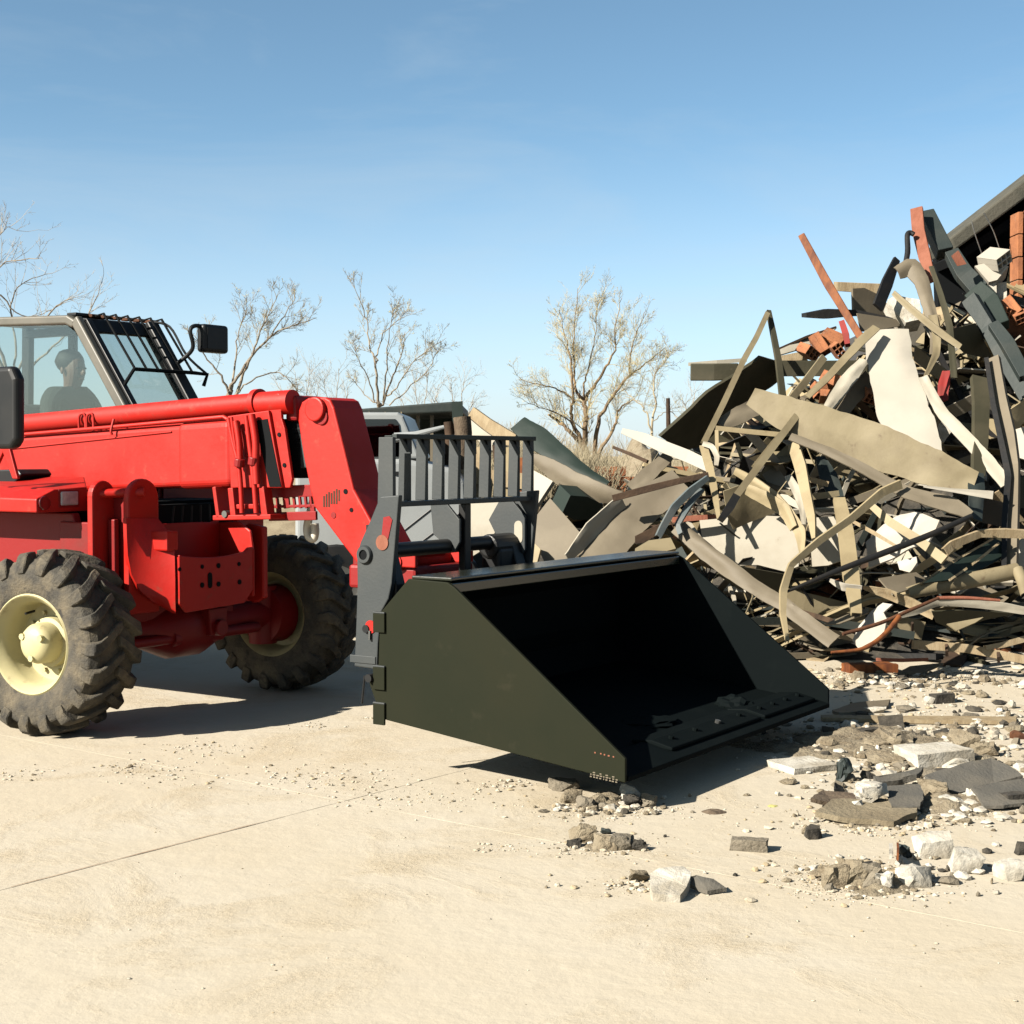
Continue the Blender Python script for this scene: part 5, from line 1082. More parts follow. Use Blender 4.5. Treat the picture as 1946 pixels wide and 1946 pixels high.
# --- left wing behind the bucket
strip('sheet_metal', 'dark green curved sheet left of the heap behind the backrest grille', 'sheet metal', 'c', [(-60, 480), (80, 590), (250, 720), (430, 850), (600, 925)], [140, 180, 150, 110, 40], 'green_sheet', 0.2, 20, n=5, curl=0.2)
strip('sheet_metal', 'grey-beige curved sheet below the dark green curved sheet', 'sheet metal', 'c', [(40, 730), (180, 810), (330, 900), (520, 985), (740, 1045)], [60, 130, 150, 150, 90], 'grey_sheet', 0.05, -20, curl=0.2)
strip('sheet_metal', 'wide grey-brown plank of sheet rising right behind the bucket rim', 'sheet metal', 'c', [(450, 1500), (640, 1290), (830, 1110), (1140, 900)], [330, 320, 270, 200], 'grey_sheet', -0.5, 22, crumple=0.015)
strip('sheet_metal', 'folded lip coloured pale as the sunlit left edge of wide grey-brown plank', 'sheet metal', 'c', [(300, 1470), (480, 1270), (710, 1050)], [60, 110, 90], 'cream_sheet', -0.62, -35)  # paler material paints the sunlit edge of the grey-brown plank
strip('sheet_metal', 'upper grey plank crossing behind the dark brown bar', 'sheet metal', 'c', [(770, 960), (900, 850), (1050, 715)], [90, 110, 80], 'grey_sheet', -0.1, 15)
strip('bar', 'dark brown bar slanting in front of the wide grey-brown plank', 'bar', 'c', [(635, 1032), (900, 960), (1120, 905), (1340, 858)], [50, 52, 46, 40], 'wood_brown', -0.9, 0, prof='beam', d=0.05, bev=0.004)
strip('board', 'bright cream board slanting down right above the dark brown bar', 'board', 'c', [(700, 535), (860, 590), (1000, 650), (1180, 720), (1350, 800)], [40, 78, 90, 92, 86], 'white_sheet', -0.4, 0, prof='beam', d=0.04, n=4, bev=0.004)
strip('bar', 'short dark brown stick left of the bright cream board', 'stick', 'c', [(635, 655), (760, 705), (885, 760)], [22, 26, 26], 'wood_brown', 0.3, 0, prof='beam', d=0.04)
panel('roof_panel', 'big dark olive roof sheet leaning up to the right', 'roof panel', 'c', [(985, 580), (1340, 255), (1560, 120), (1720, -10), (1890, 40), (1885, 150), (1720, 260), (1560, 370), (1300, 650), (1150, 690)], 'olive_sheet', 0.15, 0.75, 0.55, 0.03, wrinkle=0.02, sub=5)
strip('slab', 'concrete slab end jutting left from the heap shoulder', 'slab', 'c', [(1205, 105), (1380, 105), (1560, 100)], [125, 125, 120], 'olive_sheet', 0.1, 0, prof='beam', d=0.5, bev=0.01)
strip('board', 'cream capping strip on top of the jutting concrete slab', 'board', 'c', [(1190, 48), (1400, 32), (1620, 15)], [26, 30, 28], 'cream_sheet', 0.05, 0, prof='beam', d=0.5)
strip('sheet_metal', 'tan strip folded back down from the slender rod foot', 'sheet metal', 'c', [(1300, 640), (1345, 800), (1380, 960), (1415, 1180)], [56, 58, 50, 24], 'yellow_tan', -0.8, 10, prof='U', d=0.02, th=0.005)
strip('sheet_metal', 'short curled tan strip looping at the slender rod foot', 'sheet metal', 'c', [(1295, 630), (1360, 650), (1400, 720), (1395, 790)], [36, 40, 40, 30], 'cream_sheet', -0.85, 0)
strip('pipe', 'blue grey bent pipe behind the bucket corner, left of two', 'pipe', 'c', [(1340, 880), (1210, 980), (1090, 1100), (1010, 1240), (975, 1310)], [34, 48, 50, 46, 40], 'blue_steel', -1.0, 20, prof='U', d=0.03, th=0.005)
strip('pipe', 'blue grey bent pipe behind the bucket corner, right of two', 'pipe', 'c', [(1290, 960), (1190, 1080), (1110, 1220), (1130, 1290)], [40, 44, 40, 36], 'blue_steel', -0.9, -20, prof='U', d=0.03, th=0.005)
strip('bar', 'pinkish level bar behind the two blue grey pipes', 'bar', 'c', [(1070, 1190), (1250, 1175), (1420, 1165)], [40, 40, 30], 'wood_pink', -0.6, 0, prof='beam', d=0.05)
strip('frame_bar', 'tan level rail of the small open frame at heap left', 'frame', 'c', [(1392, 515), (1620, 540), (1880, 565)], [34, 36, 36], 'yellow_tan', -0.6, 0, prof='beam', d=0.04)
strip('frame_bar', 'tan upright leg of the small open frame at heap left', 'frame', 'c', [(1398, 530), (1400, 640), (1398, 740)], [26, 26, 24], 'yellow_tan', -0.6, 0, prof='beam', d=0.04)
strip('rod', 'tan rod crossing in front, darkened at its lower end', 'rod', 'c', [(1990, 420), (1800, 670), (1650, 870), (1545, 1010)], [50, 52, 52, 50], 'tan_sheet', -1.35, 0, prof='beam', d=0.04)
strip('rod', 'black lower end sleeve of the crossing tan rod', 'sleeve', 'c', [(1548, 1005), (1500, 1090), (1440, 1175)], [56, 62, 44], 'black_steel', -1.36, 0, prof='beam', d=0.05)
strip('sheet_metal', 'tan arched strip sweeping right below the crossing rod', 'sheet metal', 'c', [(1530, 830), (1680, 920), (1800, 1010), (1900, 1120), (1960, 1250)], [50, 70, 86, 90, 60], 'yellow_tan', -1.0, -25, curl=0.2)
strip('sheet_metal', 'grey curved sheet above the small open frame', 'sheet metal', 'c', [(1420, 500), (1560, 420), (1700, 350), (1780, 300)], [90, 130, 130, 90], 'grey_sheet', -0.3, 15)
panel('sheet_metal', 'pale folded flap above the small open frame', 'sheet metal', 'c', [(1755, 290), (1850, 285), (1935, 340), (1920, 430), (1860, 395), (1740, 475)], 'tan_sheet', -0.5, -0.2, 0, 0.01)
panel('slab', 'cream slab leaning beside the backrest grille', 'slab', 'c', [(30, 815), (100, 850), (195, 905), (100, 1050), (10, 1190), (5, 1000)], 'white_sheet', 0.0, -0.2, -0.2, 0.06)
panel('slab', 'larger beige slab below the cream leaning slab', 'slab', 'c', [(5, 1250), (90, 1140), (175, 1030), (280, 1150), (400, 1290), (300, 1480), (130, 1490)], 'grey_sheet', -0.3, -0.2, -0.3, 0.05)
panel('box', 'dark teal open box between slab and wide grey-brown plank', 'box', 'c', [(265, 1140), (325, 1010), (450, 1020), (570, 1080), (480, 1190), (350, 1190)], 'green_sheet', 0.1, 0.3, 0.3, 0.2)
panel('slab', 'small beige slab above the dark teal open box', 'slab', 'c', [(190, 1060), (240, 920), (370, 980), (330, 1010), (280, 1080)], 'grey_sheet', 0.15, 0.1, 0, 0.03)
panel('board', 'yellowish board corner beside the bucket rim', 'board', 'c', [(-10, 1330), (50, 1350), (105, 1405), (75, 1520), (-10, 1540)], 'yellow_tan', -0.4, -0.2, -0.2, 0.03)
panel('wall_panel', 'cream ribbed panel behind the carriage of the telehandler', 'wall panel', 'p', [(893, 950), (975, 945), (955, 985), (925, 1040), (893, 1060)], 'cream_sheet', 0.3, -0.15, -0.1, 0.03)
panel('slab', 'sloping grey plate low beside the blue grey pipes', 'slab', 'c', [(800, 1400), (900, 1340), (1060, 1320), (1100, 1400), (950, 1440), (810, 1450)], 'tan_sheet', -0.7, 0, -0.4, 0.03)
panel('board', 'dark gap board between wide plank and blue grey pipes', 'board', 'c', [(800, 1310), (980, 1220), (1000, 1280), (860, 1360), (800, 1365)], 'wood_brown', -0.5, 0, 0, 0.03)
# ------------------------------------------------------------------ ruined building at the right edge
def wpt(px, py, Y): return at(px, py, Y)
RB = thing('ruined_building', 'ruined building with a dark sloping roof edge and terracotta wall at upper right', 'building', at(2000, 1100, 16.2) * 1.0)
RB.location.z = 0
ro = RB.location.copy()
def rloc(v): return tuple(Vector(v) - ro)
e0, e1 = at(1806, 452, 15.9), at(1946, 343, 15.9); dd = (e1 - e0); rd = e0 + dd * 2.4
th_ = 0.24
mb = MB(); a0, a1 = rloc(e0), rloc(rd)
mb.prism([(a0[0], a0[2]), (a1[0], a1[2]), (a1[0], a1[2] - th_), (a0[0] + 0.05, a0[2] - th_ * 0.55)], 'y', a0[1], a0[1] + 0.9)
mb.build('roof_slab', 'roof_felt', RB, bev=0.02)
f0 = rloc(at(1812, 466, 15.95)); f1 = rloc(at(2300, 120, 15.95))
MB().prism([(f0[0], f0[2] + 0.0), (f1[0], f1[2] - 0.05), (f1[0], 0.0), (f0[0] + 0.2, 0.0)], 'y', a0[1] + 0.7, a0[1] + 0.85).build('back_wall', 'black_matte', RB)  # painted black to stand for the shaded hollow interior
MB().prism([(f0[0] - 0.02, f0[2] - 0.12), (f1[0], f1[2] - 0.26), (f1[0], f1[2] - 0.36), (f0[0] + 0.02, f0[2] - 0.20)], 'y', a0[1] + 0.12, a0[1] + 0.7).build('soffit', 'black_matte', RB)  # black puts the shade under the eave into its colour
# terracotta piers of hollow blocks
brick_me = None
def brick_part(parent, lo, hi, mt):
    o = MB().box(lo, hi).build('brick', mt, parent, bev=0.006); return o
rb_ = random.Random(5)
for (p0, p1, dy_) in ((1919, 1929, -0.25), (1938, 1975, -0.35), (1977, 2015, -0.34)):
    zt = at(1930, 408 if p0 < 1935 else 402, 15.9).z; z = 0.0
    xa_ = at(p0, 500, 15.9).x - ro.x; xb_ = at(p1, 500, 15.9).x - ro.x
    base = None
    while z < zt - 0.02:
        hgt = min(0.235, zt - z)
        j = rb_.uniform(-0.006, 0.006)
        lo, hi = (xa_ + j, a0[1] + dy_ + j, z), (xb_ + j, a0[1] + dy_ + 0.25 + j, z + hgt - 0.010)
        brick_part(RB, lo, hi, 'terracotta'); z += hgt
    MB().box((xa_ + 0.012, a0[1] + dy_ + 0.014, 0), (xb_ - 0.012, a0[1] + dy_ + 0.236, zt - 0.02)).build('mortar_core', 'mortar', RB)
for lab, q in (('left', [(1530, 312), (1565, 430), (1617, 578)]), ('right', [(1620, 250), (1690, 380), (1738, 518)])):
    P = [at(*px_of(p, 'a'), 15.7) for p in q]
    c_ = P[1]; o = MB().tube([p - c_ for p in curve(P, 6)], 0.006, 6).build('wire', 'steel', None, True); o.location = c_
    tag(o, lab + ' one of two thin wires hanging from the roof edge', 'wire')
# ragged terracotta stub wall below the piers
for i, (x, y, sz, rot) in enumerate((((1790), 990, 60, (0.2, 0.3, 0.4)), (1840, 950, 70, (0.9, 0.2, 1.0)), (1870, 1010, 60, (0.3, -0.4, 0.2)))):
    hollow_brick('a', x, y, sz, rot, ('left', 'upper', 'lower right')[i] + ' broken terracotta block at the foot of the terracotta pier', 0.0)
panel('wall_fragment', 'torn brown wall fragment below the terracotta pier at right edge', 'wall', 'a', [(1750, 1000), (1860, 1050), (1925, 1000), (1925, 1330), (1860, 1260), (1800, 1130)], 'rust', 0.1, 0.2, 0.1, 0.12, wrinkle=0.03)

# ------------------------------------------------------------------ white truck behind the grille
YT = 14.6
tb = at(770, 1180, YT); tb.z = 0
TR = thing('truck', 'white truck with dark windows parked behind the telehandler boom', 'truck', tb)
def tq(px, py): p = at(px, py, YT) - tb; return (p.x, p.z)
MB().prism([tq(560, 1110), tq(560, 905), tq(575, 880), tq(600, 872), tq(770, 872), tq(860, 890), tq(885, 915), tq(892, 1060), tq(870, 1115)], 'y', 0.0, 1.9).build('body', 'truck_paint_shaded', TR, bev=0.05, seg=4)
MB().prism([tq(590, 873), tq(600, 790), tq(615, 783), tq(755, 783), tq(766, 790), tq(800, 873)], 'y', 0.08, 1.82).build('cab_top', 'truck_paint_shaded', TR, bev=0.03, seg=3)
for q in ([(612, 868), (617, 797), (672, 796), (672, 868)], [(682, 868), (682, 796), (750, 796), (757, 806), (765, 868)]):
    w = MB().prism([tq(*p) for p in q], 'y', 0.068, 0.078).build('window', 'truck_glass', TR)
    MB().prism([tq(*p) for p in q], 'y', 0.0785, 0.0795).build('dark_interior', 'black_matte', w)
for px in (640, 835):
    x, z = tq(px, 1075); w = MB().lathe([(0.0, -0.02), (0.2, -0.02), (0.24, -0.03), (0.40, -0.03), (0.42, 0.0), (0.42, 0.2), (0.3, 0.22)], 32, Matrix.Translation((x, 0.0, 0.42))).build('wheel', 'black', TR, True)
    MB().lathe([(0.0, -0.04), (0.1, -0.04), (0.2, -0.025), (0.22, -0.031)], 24, Matrix.Translation((x, 0.0, 0.42))).build('rim', 'steel', w, True)
MB().box((tq(700, 880)[0], -0.012, tq(700, 935)[1]), (tq(703, 880)[0], 0.01, tq(700, 888)[1])).box((tq(748, 898)[0], -0.02, tq(748, 902)[1]), (tq(765, 898)[0], 0.0, tq(748, 896)[1])).build('door_trim', 'black', TR)
for (a, b) in (((765, 1010), (835, 955)), ((800, 1030), (880, 970))):
    p, q = tq(*a), tq(*b); MB().tube([(p[0], -0.004, p[1]), (q[0], -0.004, q[1])], 0.008, 6).build('seam', 'black', TR)
# stick-like wipers and mirror
MB().tube([(tq(752, 830)[0], -0.10, tq(752, 832)[1]), (tq(790, 825)[0], -0.12, tq(790, 827)[1]), (tq(845, 812)[0], -0.12, tq(845, 812)[1])], [0.05, 0.035, 0.02], 10).build('mirror_arm', 'truck_paint_shaded', TR, True)

# open shed with a dark roof behind the truck
sb = at(790, 1000, 19.5); sb.z = 0
SH = thing('shed', 'open shed with a dark metal roof behind the white truck', 'shed', sb)
def sq(px, py): p = at(px, py, 19.5) - sb; return (p.x, p.z)
MB().prism([sq(640, 782), sq(872, 764), sq(877, 768), sq(877, 784), sq(640, 794)], 'y', -0.3, 3.0).build('roof', 'slate_steel', SH, bev=0.02)
MB().prism([sq(860, 766), sq(881, 764), sq(881, 806), sq(862, 806)], 'y', -0.34, -0.31).build('roof_gable', 'green_sheet', SH)
for px in (655, 792, 818, 866): a, b = sq(px, 790), sq(px + 6, 790); MB().box((a[0], -0.1, 0), (b[0], 0.0, a[1])).build('post', 'grey_sheet', SH)
for px in (705, 735, 765): a, b = sq(px, 784), sq(px + 2, 796); MB().box((a[0], -0.32, b[1]), (b[0], -0.31, a[1])).build('roof_clip', 'wood_pale', SH)
a, b = sq(640, 1060), sq(872, 800); MB().box((a[0], 2.6, 0), (b[0], 2.75, b[1] + 0.2)).build('back_wall', 'green_sheet', SH)
a, b = sq(770, 1000), sq(860, 822); MB().box((a[0], 0.6, 0), (b[0], 2.0, b[1])).build('partition', 'slate_steel', SH)

# timber and boards stacked left of the heap, seen through the grille
def log(px, py, w, h, Y, label, mt='bark_cut'):
    c = at(px, py, Y); ww = w / FPX * Y / 2; hh = h / FPX * Y / 2; mb = MB(); P = []; rs_ = []
    for i in range(6):
        z = (i / 5 * 2 - 1) * hh; P.append((0.01 * math.sin(i * 2), 0.01 * math.cos(i), z)); rs_.append(ww * (1 + 0.04 * math.sin(i * 3.1)))
    o = mb.tube(P, rs_, 14).build('log', mt, None, True, ang=50); o.location = c; return tag(o, label, 'log')
hold = at(900, 900, 15.8)
log(879, 868, 34, 150, 16.0, 'thick upright sawn log end showing above the backrest grille')
log(853, 872, 18, 140, 16.0, 'thinner upright log left of the thick sawn log', 'wood_brown')
for i, (q, w, mt, lab) in enumerate((([(893, 785), (925, 808), (975, 838)], 26, 'wood_pale', 'upper pale board slanting right of the thick sawn log'), ([(880, 800), (910, 825), (960, 860)], 22, 'cream_sheet', 'lower pale board slanting below the thick sawn log'))):
    strip('board', lab, 'board', 'p', q, w, mt, 2.2, -10, prof='beam', d=0.06)
for i, (q, w, mt, dy, lab) in enumerate((
    ([(905, 850), (912, 900), (905, 960)], 16, 'wood_pale', 1.6, 'pale upright plank seen between middle slats of the grille'),
    ([(945, 845), (950, 900), (945, 960)], 20, 'wood_brown', 1.6, 'brown upright plank seen between right slats of the grille'),
    ([(962, 850), (966, 910), (960, 955)], 18, 'yellow_tan', 1.5, 'yellowish upright plank behind the right end of the grille'),
    ([(820, 915), (900, 905), (1000, 915)], 30, 'wood_pale', 1.4, 'pale level board low behind the grille'),
    ([(858, 860), (862, 900), (858, 950)], 18, 'yellow_tan', 1.9, 'yellowish post behind the middle of the grille'),
    ([(925, 870), (930, 910), (926, 955)], 14, 'tan_sheet', 1.7, 'tan stake behind the grille, right of the pale plank'),
    ([(985, 870), (990, 920), (1000, 960)], 24, 'wood_orange', 1.5, 'reddish scrap behind the far right slat of grille'))):
    strip('plank', lab, 'plank', 'p', q, w, mt, dy, 0, prof='beam', d=0.08)

# ------------------------------------------------------------------ low terracotta wall and pale spoil far behind
bw = at(1180, 950, 25.0); bw.z = 0
BW = thing('brick_wall', 'low broken terracotta wall far behind, below the bare tree', 'wall', bw)
k = 0
for r_ in range(9):
    zz = r_ * 0.17
    for c_ in range(9):
        x = -0.95 + c_ * 0.26 + (0.13 if r_ % 2 else 0)
        if r_ > 6 and rb_.random() < 0.45: continue
        MB().box((x, rb_.uniform(-.01, .01), zz), (x + 0.25, 0.2, zz + 0.16)).build('brick', 'terracotta', BW)
MB().box((-0.93, 0.01, 0), (1.45, 0.19, 1.25)).build('mortar_core', 'mortar', BW)
def heap(name, px, Y, wpx, hpx_top, mt, label, seed, dep=2.5):
    c = at(px, 900, Y); c.z = 0; w = wpx / FPX * Y / 2; h = HC + (866 - hpx_top) / FPX * Y; mb = MB(); n = 26; vs = []
    for j in range(n + 1):
        for i in range(n + 1):
            x = (i / n * 2 - 1); y = (j / n * 2 - 1); rr_ = min(1, math.hypot(x, y)); p = Vector((x * 3 + seed, y * 3, 0))
            vs.append((x * w, y * dep, max(-0.03, h * (math.cos(rr_ * math.pi) * 0.5 + 0.5) * (1 + 0.3 * noise.noise(p)) + 0.12 * noise.noise(p * 3) - 0.02)))
    mb.add(vs, [(j * (n + 1) + i, j * (n + 1) + i + 1, (j + 1) * (n + 1) + i + 1, (j + 1) * (n + 1) + i) for j in range(n) for i in range(n)])
    o = mb.build(name, mt, None, True); o.location = c; o['kind'] = 'stuff'; o['label'] = label; return o
heap('spoil_heap', 1205, 29, 330, 838, 'mortar', 'pale spoil heap behind the terracotta wall', 2.0)
heap('spoil_heap', 1010, 27, 420, 842, 'dust', 'sandy spoil heap behind the curved green sheet', 5.0)
heap('spoil_heap', 700, 34, 900, 848, 'dust', 'long sandy bank behind the shed', 8.0, 4)
heap('spoil_heap', 1700, 40, 1500, 846, 'dust', 'long sandy bank behind the demolition heap', 11.0, 5)

# ------------------------------------------------------------------ bare trees
def tree(name, label, limbs, Y, seed, tw='twig', bk='bark', bud=0.0, lv=(9, 7, 5), fr=(0.42, 0.45, 0.5), dens=1.0, r_tw=0.0045, ln=1.0, group=None, zspread=1.0):
    rn = random.Random(seed); base = at(limbs[0][0][0][0], limbs[0][0][0][1], Y); base.z = 0
    T = thing(name, label, 'tree', base); tm = MB(); cm = MB()
    def rnd(): return Vector((rn.gauss(0, 1), rn.gauss(0, 1), rn.gauss(0, 1)))
    def twig(p, d, L, r, lev):
        n = 4 if lev < 2 else 3; P = [p]; dd_ = d.copy()
        for i in range(n):
            dd_ = (dd_ + rnd() * 0.16 + Vector((0, 0, 0.10))).normalized(); P.append(P[-1] + dd_ * (L / n))
        (cm if r < 0.018 else tm).tube(P, [max(0.0018, r * (1 - 0.75 * i / n)) for i in range(n + 1)], 3 if r < 0.02 else 6, 0, False)
        if bud and lev >= 2:
            for i in range(1, n + 1):
                if rn.random() < bud:
                    q = P[i]; s = rn.uniform(0.008, 0.018); a = rnd().normalized(); b = a.cross(rnd()).normalized()
                    cm.add([q, q + a * s + b * s * .4, q + a * s * 2, q + a * s - b * s * .4], [(0, 1, 2, 3)], 1)
        if lev < 3:
            cnt = max(1, int(lv[lev] * dens * rn.uniform(0.7, 1.3)))
            for k in range(cnt):
                t = rn.uniform(0.2, 1.0); i = min(n - 1, int(t * n)); q = P[i].lerp(P[i + 1], t * n - i); tg = (P[i + 1] - P[i]).normalized()
                side = rnd(); side = (side - tg * side.dot(tg)).normalized(); nd = (tg * rn.uniform(0.55, 1.0) + side * rn.uniform(0.4, 0.85)).normalized()
                twig(q, nd, L * fr[lev] * rn.uniform(0.6, 1.25) * (1.15 - 0.5 * t), max(r_tw, r * 0.5), lev + 1)
    for li, (pts, r0, r1) in enumerate(limbs):
        W = []; dz0 = 0.0
        for i, p in enumerate(pts): dz0 += rn.uniform(-0.35, 0.35) * zspread * (1 if i else 0); W.append(at(p[0], p[1], Y + dz0) - base)
        P = curve(W, 5); n = len(P) - 1; P = [p + rnd() * 0.012 * (1 if 0 < i < n else 0) for i, p in enumerate(P)]
        a, b = r0 / FPX * Y * 0.66, r1 / FPX * Y * 0.6
        tm.tube(P, [a + (b - a) * (i / n) for i in range(n + 1)], 8)
        Lt = sum((P[i + 1] - P[i]).length for i in range(n)); cnt = int(lv[0] * dens * Lt * 0.75) if li or len(pts) > 3 else 0
        for k in range(cnt):
            t = rn.uniform(0.3, 1.0) ** 0.8; i = min(n - 1, int(t * n)); q = P[i].lerp(P[i + 1], t * n - i); tg = (P[i + 1] - P[i]).normalized()
            side = rnd(); side = (side - tg * side.dot(tg)).normalized(); nd = (tg * rn.uniform(0.5, 1.0) + side * rn.uniform(0.35, 0.9) + Vector((0, 0, 0.15))).normalized()
            twig(q, nd, ln * rn.uniform(0.5, 1.2) * (1.2 - 0.45 * t), max(0.0065, (a + (b - a) * t) * 0.28), 1)
    tm.build('trunk', bk, T, True); cm.build('crown', [tw, 'bud'], T)
    return T
tree('bare_tree', 'tall bare tree with yellow-green buds standing in the middle distance', [
    ([(1126, 1000), (1124, 900), (1122, 878)], 21, 17),
    ([(1122, 885), (1105, 845), (1082, 819), (1060, 800), (1042, 788)], 8, 3.5),
    ([(1122, 885), (1112, 850), (1113, 803), (1111, 763)], 9, 7),
    ([(1111, 763), (1096, 745), (1091, 710), (1090, 640), (1098, 548)], 5.5, 0.8),
    ([(1111, 763), (1124, 740), (1142, 714), (1157, 686), (1170, 661), (1168, 628), (1182, 566)], 5.5, 0.8),
    ([(1118, 868), (1098, 826), (1086, 791), (1089, 756), (1086, 698), (1077, 651), (1063, 588)], 7, 0.8),
    ([(1128, 885), (1135, 814), (1147, 780), (1175, 740), (1198, 712), (1226, 693), (1264, 660)], 7, 0.8),
    ([(1198, 712), (1196, 690), (1208, 640), (1228, 590)], 3, 0.7),
    ([(1130, 885), (1145, 849), (1168, 810), (1177, 777), (1205, 760)], 7, 1.2),
    ([(1088, 756), (1060, 740), (1030, 732), (985, 722)], 3, 0.7),
    ([(1098, 826), (1075, 795), (1040, 778), (1000, 768)], 3, 0.7),
    ([(1111, 763), (1109, 735), (1117, 700), (1130, 640), (1135, 580)], 3.5, 0.7)], 33, 21, 'twig_yellow', 'bark_warm', 0.07, (10, 8, 6), (0.45, 0.5, 0.5), 1.0, 0.0020, 0.78)
tree('young_tree', 'slim young tree right of the tall bare tree, greenish buds', [
    ([(1239, 1000), (1239, 824), (1245, 756), (1242, 717), (1262, 690), (1270, 665)], 4, 0.8),
    ([(1239, 824), (1231, 791), (1221, 775), (1196, 750), (1178, 735)], 3, 0.7),
    ([(1241, 800), (1262, 785), (1280, 770)], 1.6, 0.6)], 31, 5, 'twig', 'twig', 0.25, (8, 6, 4), (0.42, 0.5, 0.5), 0.9, 0.0026, 0.6)
tree('bare_tree', 'forked bare tree directly right of the cab mirror', [
    ([(437, 1010), (436, 790), (437, 748)], 9, 8),
    ([(437, 750), (440, 733), (472, 685), (512, 642), (555, 620), (602, 604)], 5.5, 0.8),
    ([(437, 750), (421, 716), (390, 676), (372, 640)], 4, 0.8),
    ([(448, 752), (462, 715), (480, 672), (500, 620), (528, 560)], 5, 0.8),
    ([(440, 740), (447, 690), (452, 640), (470, 590)], 3.5, 0.8),
    ([(455, 745), (470, 728), (521, 708), (549, 722), (565, 750)], 2.6, 0.8),
    ([(512, 642), (540, 600), (562, 565)], 2.5, 0.7)], 28, 31, 'twig', 'bark', 0.06, (9, 7, 5), (0.45, 0.5, 0.5), 1.0, 0.0022, 0.55)
tree('bare_tree', 'slender bare tree with one tall whip branch, left of centre', [
    ([(722, 1010), (721, 800), (720, 765)], 6, 5),
    ([(720, 770), (714, 699), (703, 657), (694, 600), (669, 536)], 4, 0.6),
    ([(722, 770), (728, 765), (746, 716), (763, 671), (770, 630)], 4, 0.7),
    ([(715, 690), (717, 671), (729, 637), (760, 605), (775, 590)], 2.6, 0.6),
    ([(735, 752), (754, 736), (791, 682), (848, 642)], 2.6, 0.6),
    ([(718, 770), (692, 748), (669, 722)], 2.2, 0.6),
    ([(728, 765), (735, 700), (738, 640), (748, 590)], 2.6, 0.6),
    ([(740, 770), (775, 740), (815, 700), (835, 660)], 2.2, 0.6),
    ([(712, 765), (700, 720), (680, 680), (672, 650)], 2.2, 0.6)], 30, 41, 'twig', 'bark', 0.06, (9, 7, 5), (0.45, 0.5, 0.5), 0.95, 0.0022, 0.5)
tree('bare_tree', 'bare tree rising behind the telehandler cab at left edge', [
    ([(20, 1010), (22, 800), (25, 740)], 11, 9),
    ([(25, 745), (5, 680), (-20, 600), (-30, 540), (10, 500), (80, 490)], 6, 0.8),
    ([(25, 745), (40, 690), (70, 630), (110, 580), (140, 565)], 5, 0.8),
    ([(25, 745), (60, 700), (110, 650), (165, 600), (195, 535)], 4.5, 0.8),
    ([(22, 740), (-10, 660), (-40, 560), (-20, 470), (20, 430)], 6, 0.8),
    ([(25, 740), (30, 660), (20, 590), (40, 540), (90, 520)], 4, 0.8),
    ([(0, 560), (40, 600), (100, 590)], 2.5, 0.7)], 27, 51, 'twig_grey', 'bark', 0.0, (7, 5, 4), (0.45, 0.5, 0.5), 0.7, 0.003, 0.8)
for i, (px, top, Y, sd, lab) in enumerate(((575, 688, 42, 61, 'faint small bare tree between the two larger bare trees'), (630, 700, 44, 62, 'faint small bare tree just left of the slender whip tree'), (870, 715, 40, 63, 'low bare shrub tree above the dark shed roof'), (800, 700, 38, 64, 'low bare shrub tree right of slender whip tree'), (1310, 740, 46, 65, 'faint bare shrub between young tree and heap'))):
    tree('shrub', lab, [([(px, 1000), (px + 2, 860), (px - 4, 790), (px - 14, top + 20)], 3, 0.6), ([(px + 2, 850), (px + 20, 790), (px + 34, top + 30)], 2.2, 0.6), ([(px, 840), (px - 26, 790), (px - 44, top + 40)], 2.2, 0.6), ([(px, 820), (px + 8, 760), (px + 14, top)], 2, 0.6)], Y, sd, 'twig_grey', 'twig_grey', 0.0, (8, 6, 4), (0.45, 0.5, 0.5), 0.7, 0.003, 0.8)
pp_ = at(1270, 900, 26); pp_.z = 0
o = MB().tube([(0, 0, 0), (0.01, 0, 1.6), (-0.01, 0, HC + (866 - 757) / FPX * 26)], [0.05, 0.045, 0.035], 8).build('pole', 'wood_brown', None, True); o.location = pp_
tag(o, 'thin dark pole standing between young tree and leaning olive roof sheet', 'pole')
# dry scrub: one uncountable mass
rn = random.Random(77); m = MB()
for k in range(3900):
    if k < 1300: px = rn.gauss(1060, 45); Y = rn.uniform(24, 27); top = 832 + abs(px - 1075) * 0.45 + rn.uniform(0, 50)
    elif k < 2000: px = rn.uniform(880, 1010); Y = rn.uniform(26, 30); top = 800 + rn.uniform(0, 60)
    else: px = rn.uniform(250, 1500); Y = rn.uniform(40, 58); top = 820 + rn.uniform(0, 45)
    b = at(px, 900, Y); b.z = 0; h = max(0.2, HC + (866 - top) / FPX * Y); d = Vector((rn.gauss(0, 0.22), rn.gauss(0, 0.2), 1))
    q = b + d * h * 0.55 + Vector((rn.gauss(0, .05), 0, 0)); e = b + d * h + Vector((rn.gauss(0, .16), 0, 0))
    m.tube([b, q, e], [0.010, 0.007, 0.003], 3, 0, False)
    for s in range(2):
        t = rn.uniform(0.4, 0.9); c = b.lerp(e, t); m.tube([c, c + Vector((rn.gauss(0, .2), rn.gauss(0, .2), rn.uniform(.1, .4)))], [0.005, 0.002], 3, 0, False)
o = m.build('dry_scrub', 'dry_scrub'); o['kind'] = 'stuff'; o['label'] = 'pale dry scrub and weeds behind the yard'
